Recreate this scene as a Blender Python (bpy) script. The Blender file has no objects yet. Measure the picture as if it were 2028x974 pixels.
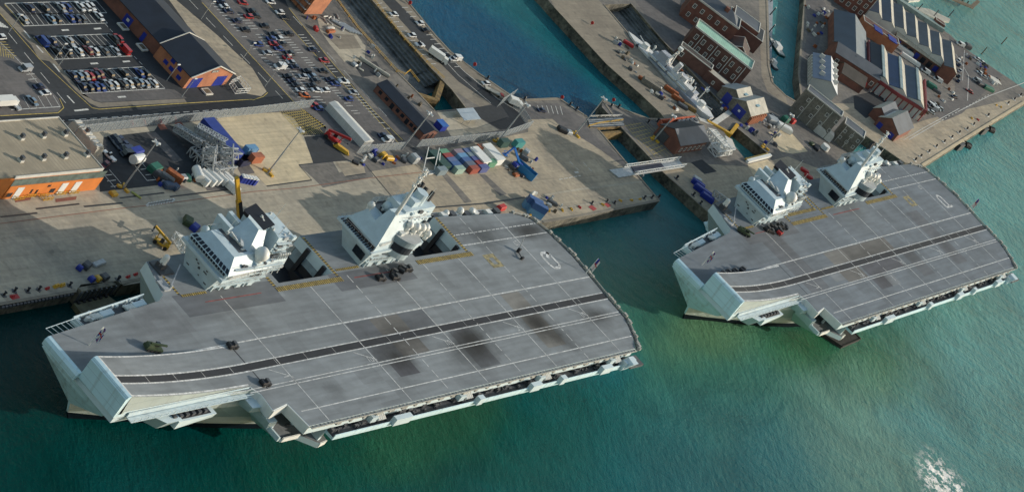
import bpy, math, random
from math import radians as RAD, sin, cos, pi, hypot, atan2
from mathutils import Vector, Matrix
from mathutils.geometry import tessellate_polygon
random.seed(7)
SC = bpy.context.scene
COL = SC.collection
# ------------------------------------------------------------------ camera (solved from the photograph)
CR = [[0.4959973055043293, -0.6459640554732815, 0.5802733079928425],
      [0.07948593788923697, 0.6992388585651567, 0.7104554907595303],
      [-0.8646783555810296, -0.3062604409795818, 0.3981656485442694]]
CC = (-623.3602973074815, -304.43667040190763, 422.8327806460227)
CF = 5982.591788084857
QZ = 4.5      # quay level above the water
DZ = 20.5     # flight deck level
def P(px, py, z=QZ):
    """ground point (x, y) at level z seen at photo pixel (px, py)"""
    a = ((px - 1014) / CF, -(py - 487) / CF, -1.0)
    d = [CR[0][i] * a[0] + CR[1][i] * a[1] + CR[2][i] * a[2] for i in range(3)]
    t = (z - CC[2]) / d[2]
    return (CC[0] + t * d[0], CC[1] + t * d[1])
def PP(l, z=QZ): return [P(a, b, z) for a, b in l]
def Z(l, ox, oy, s): return [(ox + a / s, oy + b / s) for a, b in l]
cam_d = bpy.data.cameras.new('camera'); cam = bpy.data.objects.new('camera', cam_d); COL.objects.link(cam)
cam_d.sensor_width = 36; cam_d.sensor_fit = 'HORIZONTAL'; cam_d.lens = CF / 2028 * 36
cam_d.clip_start = 5; cam_d.clip_end = 60000
m = Matrix(((CR[0][0], CR[1][0], CR[2][0], CC[0]), (CR[0][1], CR[1][1], CR[2][1], CC[1]), (CR[0][2], CR[1][2], CR[2][2], CC[2]), (0, 0, 0, 1)))
cam.matrix_world = m
SC.camera = cam
# ------------------------------------------------------------------ light
SUN_EL, SUN_AZ = 20.3, -40.0
w = bpy.data.worlds.new('World'); SC.world = w; w.use_nodes = True
nt = w.node_tree; bg = nt.nodes['Background']; sky = nt.nodes.new('ShaderNodeTexSky')
sky.sky_type = 'NISHITA'; sky.sun_disc = False
sky.sun_elevation = RAD(SUN_EL); sky.sun_rotation = RAD(90 - SUN_AZ)
sky.air_density = 1.8; sky.dust_density = 2.0; sky.ozone_density = 2.0
nt.links.new(sky.outputs[0], bg.inputs[0]); bg.inputs[1].default_value = 0.15
sl = bpy.data.lights.new('sun', 'SUN'); sl.energy = 4.1; sl.angle = RAD(0.5); sl.color = (1.0, 0.92, 0.80)
so = bpy.data.objects.new('sun', sl); COL.objects.link(so)
sd = Vector((cos(RAD(SUN_AZ)) * cos(RAD(SUN_EL)), sin(RAD(SUN_AZ)) * cos(RAD(SUN_EL)), sin(RAD(SUN_EL))))
so.rotation_euler = sd.to_track_quat('Z', 'Y').to_euler(); so.location = (300, -300, 300)
SC.view_settings.view_transform = 'Standard'; SC.view_settings.look = 'None'
SC.view_settings.exposure = 0; SC.view_settings.gamma = 1
# ------------------------------------------------------------------ materials
_M = {}
def mat(name, col, rough=0.7, metal=0.0, var=0.15, scale=0.3, dirt=None, bump=0.0, stripe=None, coat=0.0, world=False):
    """principled with two octaves of noise; stripe=(axis, period_m, width 0..1, colour)"""
    if name in _M: return _M[name]
    m = bpy.data.materials.new(name); m.use_nodes = True; _M[name] = m
    n = m.node_tree.nodes; L = m.node_tree.links; b = n['Principled BSDF']
    b.inputs['Roughness'].default_value = rough; b.inputs['Metallic'].default_value = metal
    b.inputs['Coat Weight'].default_value = coat
    if world:
        tc = n.new('ShaderNodeNewGeometry'); co = tc.outputs['Position']
    else:
        tc = n.new('ShaderNodeTexCoord'); co = tc.outputs['Object']
    n1 = n.new('ShaderNodeTexNoise'); n1.inputs['Scale'].default_value = scale; n1.inputs['Detail'].default_value = 6; n1.inputs['Roughness'].default_value = 0.65
    L.new(co, n1.inputs['Vector'])
    r = n.new('ShaderNodeMapRange'); r.inputs[1].default_value = 0.3; r.inputs[2].default_value = 0.7
    L.new(n1.outputs[0], r.inputs[0])
    mx = n.new('ShaderNodeMix'); mx.data_type = 'RGBA'
    d = dirt if dirt else tuple(c * (1 - 2 * var) for c in col)
    mx.inputs[6].default_value = (*d, 1); mx.inputs[7].default_value = (*[min(1, c * (1 + var)) for c in col], 1)
    L.new(r.outputs[0], mx.inputs[0]); out = mx.outputs[2]
    if stripe:
        ax, per, wd, sc = stripe
        sp = n.new('ShaderNodeSeparateXYZ'); L.new(co, sp.inputs[0])
        a1 = n.new('ShaderNodeMath'); a1.operation = 'MULTIPLY'; a1.inputs[1].default_value = 1 / per; L.new(sp.outputs[ax], a1.inputs[0])
        a2 = n.new('ShaderNodeMath'); a2.operation = 'FRACT'; L.new(a1.outputs[0], a2.inputs[0])
        a3 = n.new('ShaderNodeMath'); a3.operation = 'LESS_THAN'; a3.inputs[1].default_value = wd; L.new(a2.outputs[0], a3.inputs[0])
        m2 = n.new('ShaderNodeMix'); m2.data_type = 'RGBA'; L.new(a3.outputs[0], m2.inputs[0]); L.new(out, m2.inputs[6]); m2.inputs[7].default_value = (*sc, 1)
        out = m2.outputs[2]
    L.new(out, b.inputs['Base Color'])
    if bump:
        bp = n.new('ShaderNodeBump'); bp.inputs['Strength'].default_value = bump; bp.inputs['Distance'].default_value = 0.3
        L.new(n1.outputs[0], bp.inputs['Height']); L.new(bp.outputs[0], b.inputs['Normal'])
    return m
def brickmat(name, c1, c2, mortar=(0.25, 0.2, 0.16)):
    if name in _M: return _M[name]
    m = mat(name, c1, 0.85, var=0.2, scale=0.25, dirt=c2, world=True, bump=0.2)
    return m
# ------------------------------------------------------------------ mesh builder
class MB:
    def __init__(s): s.v = []; s.f = []; s.m = []; s.ch = []
    def add(s, vs, fs, mi=0):
        o = len(s.v); s.ch.append((o, len(s.f))); s.v += [tuple(v) for v in vs]; s.f += [tuple(i + o for i in f) for f in fs]; s.m += [mi] * len(fs); return s
    def quad(s, a, b, c, d, mi=0): return s.add([a, b, c, d], [(0, 1, 2, 3)], mi)
    def tri(s, a, b, c, mi=0): return s.add([a, b, c], [(0, 1, 2)], mi)
    def box(s, x0, x1, y0, y1, z0, z1, mi=0):
        return s.add([(x0, y0, z0), (x1, y0, z0), (x1, y1, z0), (x0, y1, z0), (x0, y0, z1), (x1, y0, z1), (x1, y1, z1), (x0, y1, z1)],
                     [(3, 2, 1, 0), (4, 5, 6, 7), (0, 1, 5, 4), (1, 2, 6, 5), (2, 3, 7, 6), (3, 0, 4, 7)], mi)
    def hexa(s, b, t, mi=0):
        """bottom 4 points, top 4 points"""
        return s.add(list(b) + list(t), [(3, 2, 1, 0), (4, 5, 6, 7), (0, 1, 5, 4), (1, 2, 6, 5), (2, 3, 7, 6), (3, 0, 4, 7)], mi)
    def beam(s, p, q, w, h=None, mi=0):
        p = Vector(p); q = Vector(q); h = h or w; d = (q - p)
        if d.length < 1e-6: return s
        d.normalize(); r = d.cross(Vector((0, 0, 1)))
        if r.length < 1e-3: r = Vector((1, 0, 0))
        r.normalize(); u = r.cross(d); r *= w / 2; u *= h / 2
        return s.add([p - r - u, p + r - u, p + r + u, p - r + u, q - r - u, q + r - u, q + r + u, q - r + u],
                     [(0, 1, 2, 3), (7, 6, 5, 4), (0, 4, 5, 1), (1, 5, 6, 2), (2, 6, 7, 3), (3, 7, 4, 0)], mi)
    def tube(s, p, q, r0, r1=None, n=8, mi=0, cap=True):
        p = Vector(p); q = Vector(q); r1 = r0 if r1 is None else r1; d = (q - p).normalized(); a = d.cross(Vector((0, 0, 1)))
        if a.length < 1e-3: a = Vector((1, 0, 0))
        a.normalize(); b = a.cross(d); vs = []
        for c, r in ((p, r0), (q, r1)):
            for i in range(n): t = 2 * pi * i / n; vs.append(c + a * (r * cos(t)) + b * (r * sin(t)))
        fs = [(i, (i + 1) % n, n + (i + 1) % n, n + i) for i in range(n)]
        if cap: fs += [tuple(range(n - 1, -1, -1)), tuple(range(n, 2 * n))]
        return s.add(vs, fs, mi)
    def sphere(s, c, r, n=10, mi=0, sz=1.0):
        vs = []; k = n // 2
        for i in range(k + 1):
            for j in range(n):
                a = pi * i / k; b = 2 * pi * j / n
                vs.append((c[0] + r * sin(a) * cos(b), c[1] + r * sin(a) * sin(b), c[2] + r * sz * cos(a)))
        return s.add(vs, [(i * n + j, (i + 1) * n + j, (i + 1) * n + (j + 1) % n, i * n + (j + 1) % n) for i in range(k) for j in range(n)], mi)
    def prism(s, pts, z0, z1, mi=0, mt=None, holes=(), bottom=False, side=None):
        """polygon (may be concave, with holes) from z0 to z1; mt: material of the top"""
        mt = mi if mt is None else mt
        loops = [list(pts)] + [list(h) for h in holes]
        tris = tessellate_polygon([[Vector((p[0], p[1], 0)) for p in l] for l in loops])
        flat = [p for l in loops for p in l]
        o = len(s.v); s.ch.append((o, len(s.f))); s.v += [(p[0], p[1], z1) for p in flat]
        for t in tris:
            a, b, c = (flat[i] for i in t)
            cr = (b[0] - a[0]) * (c[1] - a[1]) - (b[1] - a[1]) * (c[0] - a[0])
            if abs(cr) < 1e-9: continue
            t = t if cr > 0 else (t[0], t[2], t[1])
            s.f.append(tuple(i + o for i in t)); s.m.append(mt)
        if z0 is not None and z0 < z1:
            for l in loops:
                for i in range(len(l)):
                    a, b = l[i], l[(i + 1) % len(l)]
                    s.quad((*a[:2], z0), (*b[:2], z0), (*b[:2], z1), (*a[:2], z1), mi); s.ch.pop()
            if bottom:
                o = len(s.v); s.v += [(p[0], p[1], z0) for p in flat]
                for t in tris: s.f.append(tuple(i + o for i in t)); s.m.append(mi)
        return s
    def sheet(s, pts, z, mi=0, holes=()): return s.prism(pts, None, z, mi, holes=holes)
    def line(s, pts, w, z, mi=0, dash=None):
        """flat painted line; dash=(on, off)"""
        for (x0, y0), (x1, y1) in zip(pts, pts[1:]):
            L = hypot(x1 - x0, y1 - y0)
            if L < 1e-6: continue
            ux, uy = (x1 - x0) / L, (y1 - y0) / L; nx, ny = -uy * w / 2, ux * w / 2
            segs = [(0, L)]
            if dash:
                segs = []; t = 0
                while t < L: segs.append((t, min(L, t + dash[0]))); t += dash[0] + dash[1]
            for a, b in segs:
                ax, ay, bx, by = x0 + ux * a, y0 + uy * a, x0 + ux * b, y0 + uy * b
                s.quad((ax - nx, ay - ny, z), (bx - nx, by - ny, z), (bx + nx, by + ny, z), (ax + nx, ay + ny, z), mi)
        return s
    def wall(s, pts, z0, z1, w, mi=0):
        for a, b in zip(pts, pts[1:]): s.beam((a[0], a[1], (z0 + z1) / 2), (b[0], b[1], (z0 + z1) / 2), w, z1 - z0, mi)
        return s
    def obj(s, name, mats, parent=None, loc=None, rz=0, smooth=False):
        me = bpy.data.meshes.new(name); me.from_pydata(s.v, [], s.f)
        for m_ in (mats if isinstance(mats, (list, tuple)) else [mats]): me.materials.append(m_)
        me.polygons.foreach_set('material_index', s.m)
        if smooth: me.polygons.foreach_set('use_smooth', [True] * len(s.f))
        me.update()
        o = bpy.data.objects.new(name, me); COL.objects.link(o)
        if parent: o.parent = parent
        if loc: o.location = loc
        if rz: o.rotation_euler = (0, 0, rz)
        return o
def each(mb, name, mats, parent):
    """every separate piece of the builder becomes an object of its own"""
    ends = mb.ch[1:] + [(len(mb.v), len(mb.f))]
    for (v0, f0), (v1, f1) in zip(mb.ch, ends):
        q = MB(); q.v = mb.v[v0:v1]; q.f = [tuple(i - v0 for i in f) for f in mb.f[f0:f1]]; q.m = mb.m[f0:f1]; q.obj(name, mats, parent)
def tag(o, label=None, cat=None, group=None, kind=None):
    if label: o['label'] = label
    if cat: o['category'] = cat
    if group: o['group'] = group
    if kind: o['kind'] = kind
    return o
def thing(name, label, cat, loc=(0, 0, 0), rz=0, group=None):
    o = bpy.data.objects.new(name, None); COL.objects.link(o); o.location = loc; o.rotation_euler = (0, 0, rz)
    o.empty_display_size = 0.5
    return tag(o, label, cat, group)
KIDS = {}
def dup(root, loc, rz, label, group=None):
    r = root.copy(); COL.objects.link(r); r.location = loc; r.rotation_euler = (0, 0, rz); r['label'] = label
    if group: r['group'] = group
    for ch in root.children:
        c = ch.copy(); COL.objects.link(c); c.parent = r
        for g in ch.children:
            d = g.copy(); COL.objects.link(d); d.parent = c
    return r
def struct(name, mb, mats): return tag(mb.obj(name, mats), kind='structure')
def ang(p, q): return atan2(q[1] - p[1], q[0] - p[0])
ORD = ['first', 'second', 'third', 'fourth', 'fifth', 'sixth', 'seventh', 'eighth', 'ninth', 'tenth', 'eleventh', 'twelfth',
       'thirteenth', 'fourteenth', 'fifteenth', 'sixteenth', 'seventeenth', 'eighteenth', 'nineteenth', 'twentieth']
# palette
M_white = mat('white_paint', (0.72, 0.72, 0.68), 0.5, var=0.06)
M_line = mat('road_marking_paint', (0.62, 0.62, 0.58), 0.8, var=0.25, scale=1.5, world=True)
M_yline = mat('yellow_marking_paint', (0.55, 0.42, 0.12), 0.8, var=0.2, scale=1.0, world=True)
M_black = mat('black_paint', (0.012, 0.013, 0.018), 0.5, var=0.1)
M_glass = mat('dark_glass', (0.015, 0.02, 0.028), 0.12, var=0.1)
M_rubber = mat('rubber', (0.02, 0.02, 0.02), 0.8, var=0.1)
M_yellow = mat('yellow_paint', (0.62, 0.36, 0.03), 0.45, var=0.12)
M_blue = mat('blue_paint', (0.01, 0.03, 0.28), 0.5, var=0.15)
M_red = mat('red_paint', (0.45, 0.02, 0.02), 0.5, var=0.12)
M_steel = mat('galvanised_steel', (0.42, 0.44, 0.45), 0.45, metal=0.3, var=0.15, scale=0.8)
M_dsteel = mat('dark_steel', (0.07, 0.075, 0.085), 0.5, var=0.2, scale=0.8)
M_wood = mat('weathered_timber', (0.14, 0.11, 0.07), 0.85, var=0.3, scale=1.0)
M_green = mat('green_paint', (0.02, 0.14, 0.09), 0.5, var=0.15)
# ================================================================== the two carriers
M_hull = mat('ship_grey_paint', (0.60, 0.71, 0.74), 0.45, var=0.05, scale=0.15)

M_super = mat('superstructure_paint', (0.50, 0.60, 0.64), 0.45, var=0.08, scale=0.3)
def hullmat(name, col, dirt):
    """painted plating: rust and water runs down the side, plate seams, grime above the waterline"""
    m = mat(name, col, .45, var=.05, scale=.06, dirt=dirt); n = m.node_tree.nodes; L = m.node_tree.links; b = n['Principled BSDF']
    src = b.inputs['Base Color'].links[0].from_socket; tc = n.new('ShaderNodeTexCoord'); co = tc.outputs['Object']
    mp = n.new('ShaderNodeMapping'); mp.inputs['Scale'].default_value = (.55, .55, .05); L.new(co, mp.inputs[0])
    nz = n.new('ShaderNodeTexNoise'); nz.inputs['Scale'].default_value = 1.0; nz.inputs['Detail'].default_value = 6; L.new(mp.outputs[0], nz.inputs['Vector'])
    r = n.new('ShaderNodeMapRange'); r.inputs[1].default_value = .54; r.inputs[2].default_value = .72; r.inputs[3].default_value = 0; r.inputs[4].default_value = .38; L.new(nz.outputs[0], r.inputs[0])
    mx = n.new('ShaderNodeMix'); mx.data_type = 'RGBA'; L.new(r.outputs[0], mx.inputs[0]); L.new(src, mx.inputs[6]); mx.inputs[7].default_value = (.24, .22, .17, 1)
    sp = n.new('ShaderNodeSeparateXYZ'); L.new(co, sp.inputs[0])
    ad = n.new('ShaderNodeMath'); ad.operation = 'ADD'; L.new(sp.outputs[2], ad.inputs[0]); L.new(nz.outputs[0], ad.inputs[1])
    g = n.new('ShaderNodeMapRange'); g.inputs[1].default_value = 3.2; g.inputs[2].default_value = 5.2; g.inputs[3].default_value = .4; g.inputs[4].default_value = 0; L.new(ad.outputs[0], g.inputs[0])
    m2 = n.new('ShaderNodeMix'); m2.data_type = 'RGBA'; L.new(g.outputs[0], m2.inputs[0]); L.new(mx.outputs[2], m2.inputs[6]); m2.inputs[7].default_value = (.13, .165, .155, 1)
    br = n.new('ShaderNodeTexBrick'); br.inputs['Scale'].default_value = 1; br.inputs['Brick Width'].default_value = 9; br.inputs['Row Height'].default_value = 2.6; br.inputs['Mortar Size'].default_value = .07
    for i in (1, 2): br.inputs[i].default_value = (1, 1, 1, 1)
    br.inputs[3].default_value = (.72, .74, .74, 1); cb = n.new('ShaderNodeCombineXYZ'); L.new(sp.outputs[0], cb.inputs[0]); L.new(sp.outputs[2], cb.inputs[1]); L.new(cb.outputs[0], br.inputs['Vector'])
    m3 = n.new('ShaderNodeMix'); m3.data_type = 'RGBA'; m3.blend_type = 'MULTIPLY'; m3.inputs[0].default_value = 1; L.new(m2.outputs[2], m3.inputs[6]); L.new(br.outputs[0], m3.inputs[7]); L.new(m3.outputs[2], b.inputs['Base Color'])
    return m
M_pale = mat('sunlit_side_paint', (0.72, 0.74, 0.68), 0.45, var=0.05, scale=0.2, dirt=(0.55, 0.56, 0.50))
M_hull2 = hullmat('ship_grey_plating', (0.64, 0.84, 0.90), (0.56, 0.74, 0.79))  # lighter and bluer, to lift the bow faces that lie in shade
M_low = hullmat('shaded_hull_plating', (0.27, 0.34, 0.33), (0.22, 0.28, 0.27))  # hull grey darkened to paint the shade of the flared lower side
M_boot = mat('boot_topping', (0.004, 0.010, 0.017), 0.6, var=0.2, scale=0.3); M_boot.node_tree.nodes['Principled BSDF'].inputs['Specular IOR Level'].default_value = 0.04
M_side = hullmat('dimmed_side_plating', (0.40, 0.45, 0.425), (0.33, 0.375, 0.355))  # hull grey darkened to hold down the sun on the port band
M_dkgrey = mat('dark_grey_deck_paint', (0.075, 0.085, 0.095), 0.7, var=0.2, scale=0.2)
M_rec = mat('recess_dark', (0.05, 0.058, 0.07), 0.7, var=0.3, scale=0.3)
def deckmat(name, base, blots):
    """non-skid deck: panels of slightly different grey, fine dirt, jet-blast scorch marks at real deck positions"""
    m = bpy.data.materials.new(name); m.use_nodes = True; n = m.node_tree.nodes; L = m.node_tree.links; b = n['Principled BSDF']
    b.inputs['Roughness'].default_value = 0.75
    tc = n.new('ShaderNodeTexCoord'); co = tc.outputs['Object']
    mp = n.new('ShaderNodeMapping'); mp.inputs['Scale'].default_value = (1 / 11.0, 1 / 7.3, 0.0); L.new(co, mp.inputs[0])
    fl = n.new('ShaderNodeVectorMath'); fl.operation = 'FLOOR'; L.new(mp.outputs[0], fl.inputs[0])
    wn = n.new('ShaderNodeTexWhiteNoise'); wn.noise_dimensions = '3D'; L.new(fl.outputs[0], wn.inputs[0])
    n1 = n.new('ShaderNodeTexNoise'); n1.inputs['Scale'].default_value = 0.045; n1.inputs['Detail'].default_value = 8; n1.inputs['Roughness'].default_value = 0.7; L.new(co, n1.inputs['Vector'])
    mp2 = n.new('ShaderNodeMapping'); mp2.inputs['Scale'].default_value = (0.15, 1.2, 1.0); L.new(co, mp2.inputs[0])
    n2 = n.new('ShaderNodeTexNoise'); n2.inputs['Scale'].default_value = 0.5; n2.inputs['Detail'].default_value = 6; L.new(mp2.outputs[0], n2.inputs['Vector'])
    def mth(op, a, bb):
        q = n.new('ShaderNodeMath'); q.operation = op
        for i, v in enumerate((a, bb)):
            if v is None: continue
            if isinstance(v, (int, float)): q.inputs[i].default_value = v
            else: L.new(v, q.inputs[i])
        return q.outputs[0]
    s = mth('ADD', mth('MULTIPLY', wn.outputs[0], 0.16), 0.92)
    s = mth('MULTIPLY', s, mth('ADD', mth('MULTIPLY', n1.outputs[0], 1.1), 0.45))
    s = mth('MULTIPLY', s, mth('ADD', mth('MULTIPLY', n2.outputs[0], 0.8), 0.60))
    for (bx, by, rx, ry, k) in blots:
        v = n.new('ShaderNodeVectorMath'); v.operation = 'SUBTRACT'; L.new(co, v.inputs[0]); v.inputs[1].default_value = (bx, by, DZ)
        v2 = n.new('ShaderNodeVectorMath'); v2.operation = 'MULTIPLY'; L.new(v.outputs[0], v2.inputs[0]); v2.inputs[1].default_value = (1 / rx, 1 / ry, 0)
        le = n.new('ShaderNodeVectorMath'); le.operation = 'LENGTH'; L.new(v2.outputs[0], le.inputs[0])
        dn = mth('ADD', le.outputs['Value'], mth('MULTIPLY', mth('SUBTRACT', n1.outputs[0], 0.5), 1.1))
        mr = n.new('ShaderNodeMapRange'); mr.interpolation_type = 'SMOOTHSTEP'; L.new(dn, mr.inputs[0]); mr.inputs[1].default_value = 0.0; mr.inputs[2].default_value = 1.0
        mr.inputs[3].default_value = 1 - k; mr.inputs[4].default_value = 1.0
        s = mth('MULTIPLY', s, mr.outputs[0])
    cc = n.new('ShaderNodeVectorMath'); cc.operation = 'SCALE'; cc.inputs[0].default_value = base; L.new(s, cc.inputs['Scale'])
    L.new(cc.outputs[0], b.inputs['Base Color'])
    bp = n.new('ShaderNodeBump'); bp.inputs['Strength'].default_value = 0.15; bp.inputs['Distance'].default_value = 0.1; L.new(n2.outputs[0], bp.inputs['Height']); L.new(bp.outputs[0], b.inputs['Normal'])
    return m
BL1 = [(224, -28, 15, 11, .93), (228, -35, 14, 10, .7), (181, -30, 16, 11, .93), (174, -34, 18, 11, .5), (136, -29, 16, 10, .9), (150, -22, 24, 8, .55), (204, -25, 30, 5, .4), (263, -30, 14, 6, .8), (268, 10.5, 18, 6, .85), (240, 11, 20, 8, .6), (224, 15, 8, 6, .4),
       (36, -1, 10, 6, .3), (47, 1, 9, 5, .25), (20, -5, 8, 5, .2), (95, -36, 7, 5, .3), (108, -42, 14, 3, .35), (70, -3, 20, 4, .2)]
BL2 = [(150, -20, 34, 6, .35), (180, -24, 18, 8, .3), (140, -31, 16, 8, .35), (222, -26, 8, 12, .3), (60, -5, 22, 8, .2)]
def lerp_tab(t, x):
    for (x0, y0), (x1, y1) in zip(t, t[1:]):
        if x <= x1: return y0 + (y1 - y0) * max(0, (x - x0)) / (x1 - x0)
    return t[-1][1]
OUT = [(0, 0), (0, -28.6), (60.5, -29.0), (62, -32.2), (61.2, -38.2), (69.6, -37.0), (70.7, -45.9), (267.4, -45.8), (272.2, -41), (277.5, -33), (278.6, -22), (280, -12), (280.8, -3),
       (279.3, 8), (276.4, 15.4), (267.7, 19.1), (220.3, 21.9), (220.3, 6.8), (190.6, 6.8), (190.6, 21.9), (141.4, 21.8), (141.4, 5.2), (112, 5.2),
       (112, 21.4), (76, 21.2), (62, 20.1), (57, 7.5), (53.5, 5.7)]
def rampz(x): t = max(0, (66 - x) / 66); return DZ + 6.3 * t ** 1.9
def build_ship(loc, rz, first):
    R = thing('aircraft_carrier', 'nearer grey aircraft carrier with Q on its deck and both lift wells open' if first else
              'farther grey aircraft carrier with P on its deck and a black barge under its side', 'aircraft carrier', loc, rz, 'moored aircraft carriers')
    # ---------------- hull: rings from keel to deck
    cx = -12.6
    tabs = [(-3, 13.5, [(13.5, 0.2), (28, 3), (45, 8), (64, 12.5), (90, 17.5), (115, 19.3), (240, 19.3), (272, 15)]),
            (0, 12, [(12, 0.2), (24, 2.9), (41, 7.4), (60, 12.4), (87, 18), (110, 19.7), (240, 19.7), (272, 16.5)]),
            (3.0, 9.2, [(9.2, 0.3), (21.5, 3.9), (39, 8.4), (58, 13.3), (85, 18.4), (110, 19.8), (240, 19.8), (272, 17)]),
            (7, 6.8, [(6.8, 0.4), (20, 5.2), (38, 10.4), (58, 14.8), (85, 19), (110, 20), (240, 20), (272, 18)])]
    NP, NF = 22, 7
    xs = [i / NP for i in range(NP + 1)]; rings = []
    for z, x0, tb in tabs:
        ring = []
        for t in reversed(xs): x = x0 + (272 - x0) * t ** 1.5; ring.append((x, cx - lerp_tab(tb, x), z))
        for i in range(1, NF): ring.append((x0, cx + (i / NF - 0.5) * 0.6, z))
        for t in xs: x = x0 + (272 - x0) * t ** 1.5; ring.append((x, cx + min(lerp_tab(tb, x), 16.8 if z > 5 else 99), z))
        rings.append(ring)
    k4 = []; tb = [(3.3, -23.9), (15, -24.6), (35, -27.8), (60, -30), (87, -32.4), (272, -32.4)]
    for t in reversed(xs): x = 3.3 + (272 - 3.3) * t ** 1.5; k4.append((x, lerp_tab(tb, x), 14))
    for i in range(1, NF): u = i / NF; k4.append((3.3 - 3.9 * u, -23.9 + 23.9 * u, 14 + 2.6 * u - 0.9 * sin(pi * u)))
    ts = [(-0.6, 0), (53, 4.2), (272, 4.2)]
    for t in xs: x = -0.6 + (272.6) * t ** 1.5; k4.append((x, lerp_tab(ts, x), 16.6 - 1.5 * min(1, x / 60)))
    rings.append(k4)
    k5 = []; tb = [(0.2, -28.6), (58, -29.0), (66, -32.4), (272, -32.4)]
    for t in reversed(xs): x = 0.2 + (271.8) * t ** 1.5; k5.append((x, lerp_tab(tb, x), 17.1 if x > 60 else 20.3))
    for i in range(1, NF): u = i / NF; k5.append((-0.4, -28.6 + 28.6 * u, 19.4))
    ts = [(0, 0), (53, 4.3), (272, 4.3)]
    for t in xs: x = (272) * t ** 1.5; k5.append((x, lerp_tab(ts, x), 17.2))
    rings.append(k5)
    mb = MB(); n = len(rings[0])
    for k in range(len(rings) - 1):
        a, b = rings[k], rings[k + 1]
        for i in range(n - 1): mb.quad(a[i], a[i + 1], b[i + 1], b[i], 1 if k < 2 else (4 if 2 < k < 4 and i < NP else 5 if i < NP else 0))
        mb.quad(a[n - 1], a[0], b[0], b[n - 1], 0)
    # lip above the bow, starboard part flat and port part climbing with the ramp
    for (y0, y1, zt, xf) in ((0.02, -13.6, 20.46, 0.0), (-13.7, -28.62, 26.75, 0.9)):
        prof = [(xf, zt), (xf - 1.1, zt - 0.25), (xf - 1.7, zt - 1.1), (xf - 1.5, zt - 2.8)] + ([(-0.45, 19.0)] if zt > 21 else [(xf - 0.9, 18.6)])
        for (xa, za), (xb, zb) in zip(prof, prof[1:]): mb.quad((xa, y0, za), (xb, y0, zb), (xb, y1, zb), (xa, y1, za), 0)
        mb.add([(x_, y0, z_) for x_, z_ in prof] + [(xf + 1.5, y0, prof[-1][1])], [tuple(range(len(prof) + 1))], 0)
        mb.add([(x_, y1, z_) for x_, z_ in prof] + [(xf + 1.5, y1, prof[-1][1])], [tuple(range(len(prof), -1, -1))], 0)
    # ramp side, port
    N = 14
    for i in range(N):
        x0, x1 = 0.9 + 65 * i / N, 0.9 + 65 * (i + 1) / N
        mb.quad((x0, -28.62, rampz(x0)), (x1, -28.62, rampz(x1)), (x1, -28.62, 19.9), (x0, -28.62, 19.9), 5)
    # overhang of the port side with its gallery
    sec = [(-32.2, 8.5), (-45.9, 15.0), (-48.8, 15.1), (-48.9, 17.1), (-48.6, 17.1), (-48.6, 16.0), (-45.0, 16.0), (-32.2, 16.9)]
    for (ya, za), (yb, zb) in zip(sec, sec[1:]):
        mb.quad((84, ya, za), (266, ya, za), (266, yb, zb), (84, yb, zb), 2 if (za, zb) == (16.0, 16.0) else 3 if (za, zb) == (15.1, 17.3) else 0)
    for x in (84, 266): mb.add([(x, y, z) for y, z in sec], [tuple(range(len(sec)))], 0)
    # starboard blocks under the deck, between the lift wells
    for a, b in ((66, 112), (141.5, 190.5), (220.4, 264)):
        mb.hexa([(a, 4.4, 9.5), (b, 4.4, 9.5), (b, 17, 9.5), (a, 17, 9.5)], [(a, 4.4, 16.9), (b, 4.4, 16.9), (b, 20.7, 16.9), (a, 20.7, 16.9)], 0)
    mb.hexa([(70, 3.5, 3), (262, 3.5, 3), (262, 7, 3), (70, 7, 3)], [(70, 3.5, 9.4), (262, 3.5, 9.4), (262, 20.6, 9.4), (70, 20.6, 9.4)], 0)
    mb.hexa([(60, 3.5, 6), (70, 3.5, 6), (70, 8, 6), (60, 8, 6)], [(57.2, 3.5, 16.9), (70, 3.5, 16.9), (70, 20, 16.9), (62.1, 20, 16.9)], 4)  # dark hull tone puts this block's shade into its colour
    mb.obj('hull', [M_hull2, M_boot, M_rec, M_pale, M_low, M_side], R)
    # ---------------- flight deck
    BL = BL1 if first else BL2
    dm = deckmat('flight_deck_q' if first else 'flight_deck_p', (0.182, 0.203, 0.216) if first else (0.130, 0.154, 0.176), BL1 if first else BL2)
    mb = MB(); mb.prism(OUT, 17.0, DZ, 1, 0, bottom=True)
    FD = mb.obj('flight_deck', [dm, M_hull], R)
    mb = MB()
    for i in range(22):
        x0, x1 = 0.9 + 65.1 * i / 22, 0.9 + 65.1 * (i + 1) / 22
        mb.quad((x0, -28.6, rampz(x0) + 0.01), (x1, -28.6, rampz(x1) + 0.01), (x1, -13.7, rampz(x1) + 0.01), (x0, -13.7, rampz(x0) + 0.01), 0)
        mb.quad((x0, -13.7, DZ + .01), (x1, -13.7, DZ + .01), (x1, -13.7, rampz(x1) + 0.01), (x0, -13.7, rampz(x0) + .01), 1)
    RJ = mb.obj('ski_jump', [dm, M_hull], R)
    # painted lines
    mb = MB(); z = DZ + 0.03
    for x in (81, 125.2, 169.9, 213.3, 256.8):
        mb.line([(x, 4.0 if x < 215 else 19.5), (x, -45.4)], 0.32, z, 0)
    for x in (147.5, 191.5, 235): mb.line([(x, 4.0 if x < 230 else 20), (x, -45.4)], 0.3, z, 0, dash=(3.2, 1.3))
    mb.line([(40, -13.35), (279.5, -13.35)], 0.42, z, 0)
    mb.line([(60, -20.9), (278.5, -20.9)], 0.36, z, 0); mb.line([(60, -23.75), (278.5, -23.75)], 0.36, z, 0)
    mb.line([(48, -29.9), (277.9, -29.9)], 0.28, z, 0); mb.line([(58, -31.0), (277.5, -31.0)], 0.28, z, 0)
    mb.line([(72.5, -40.6), (272, -40.6)], 0.36, z, 0)
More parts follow.
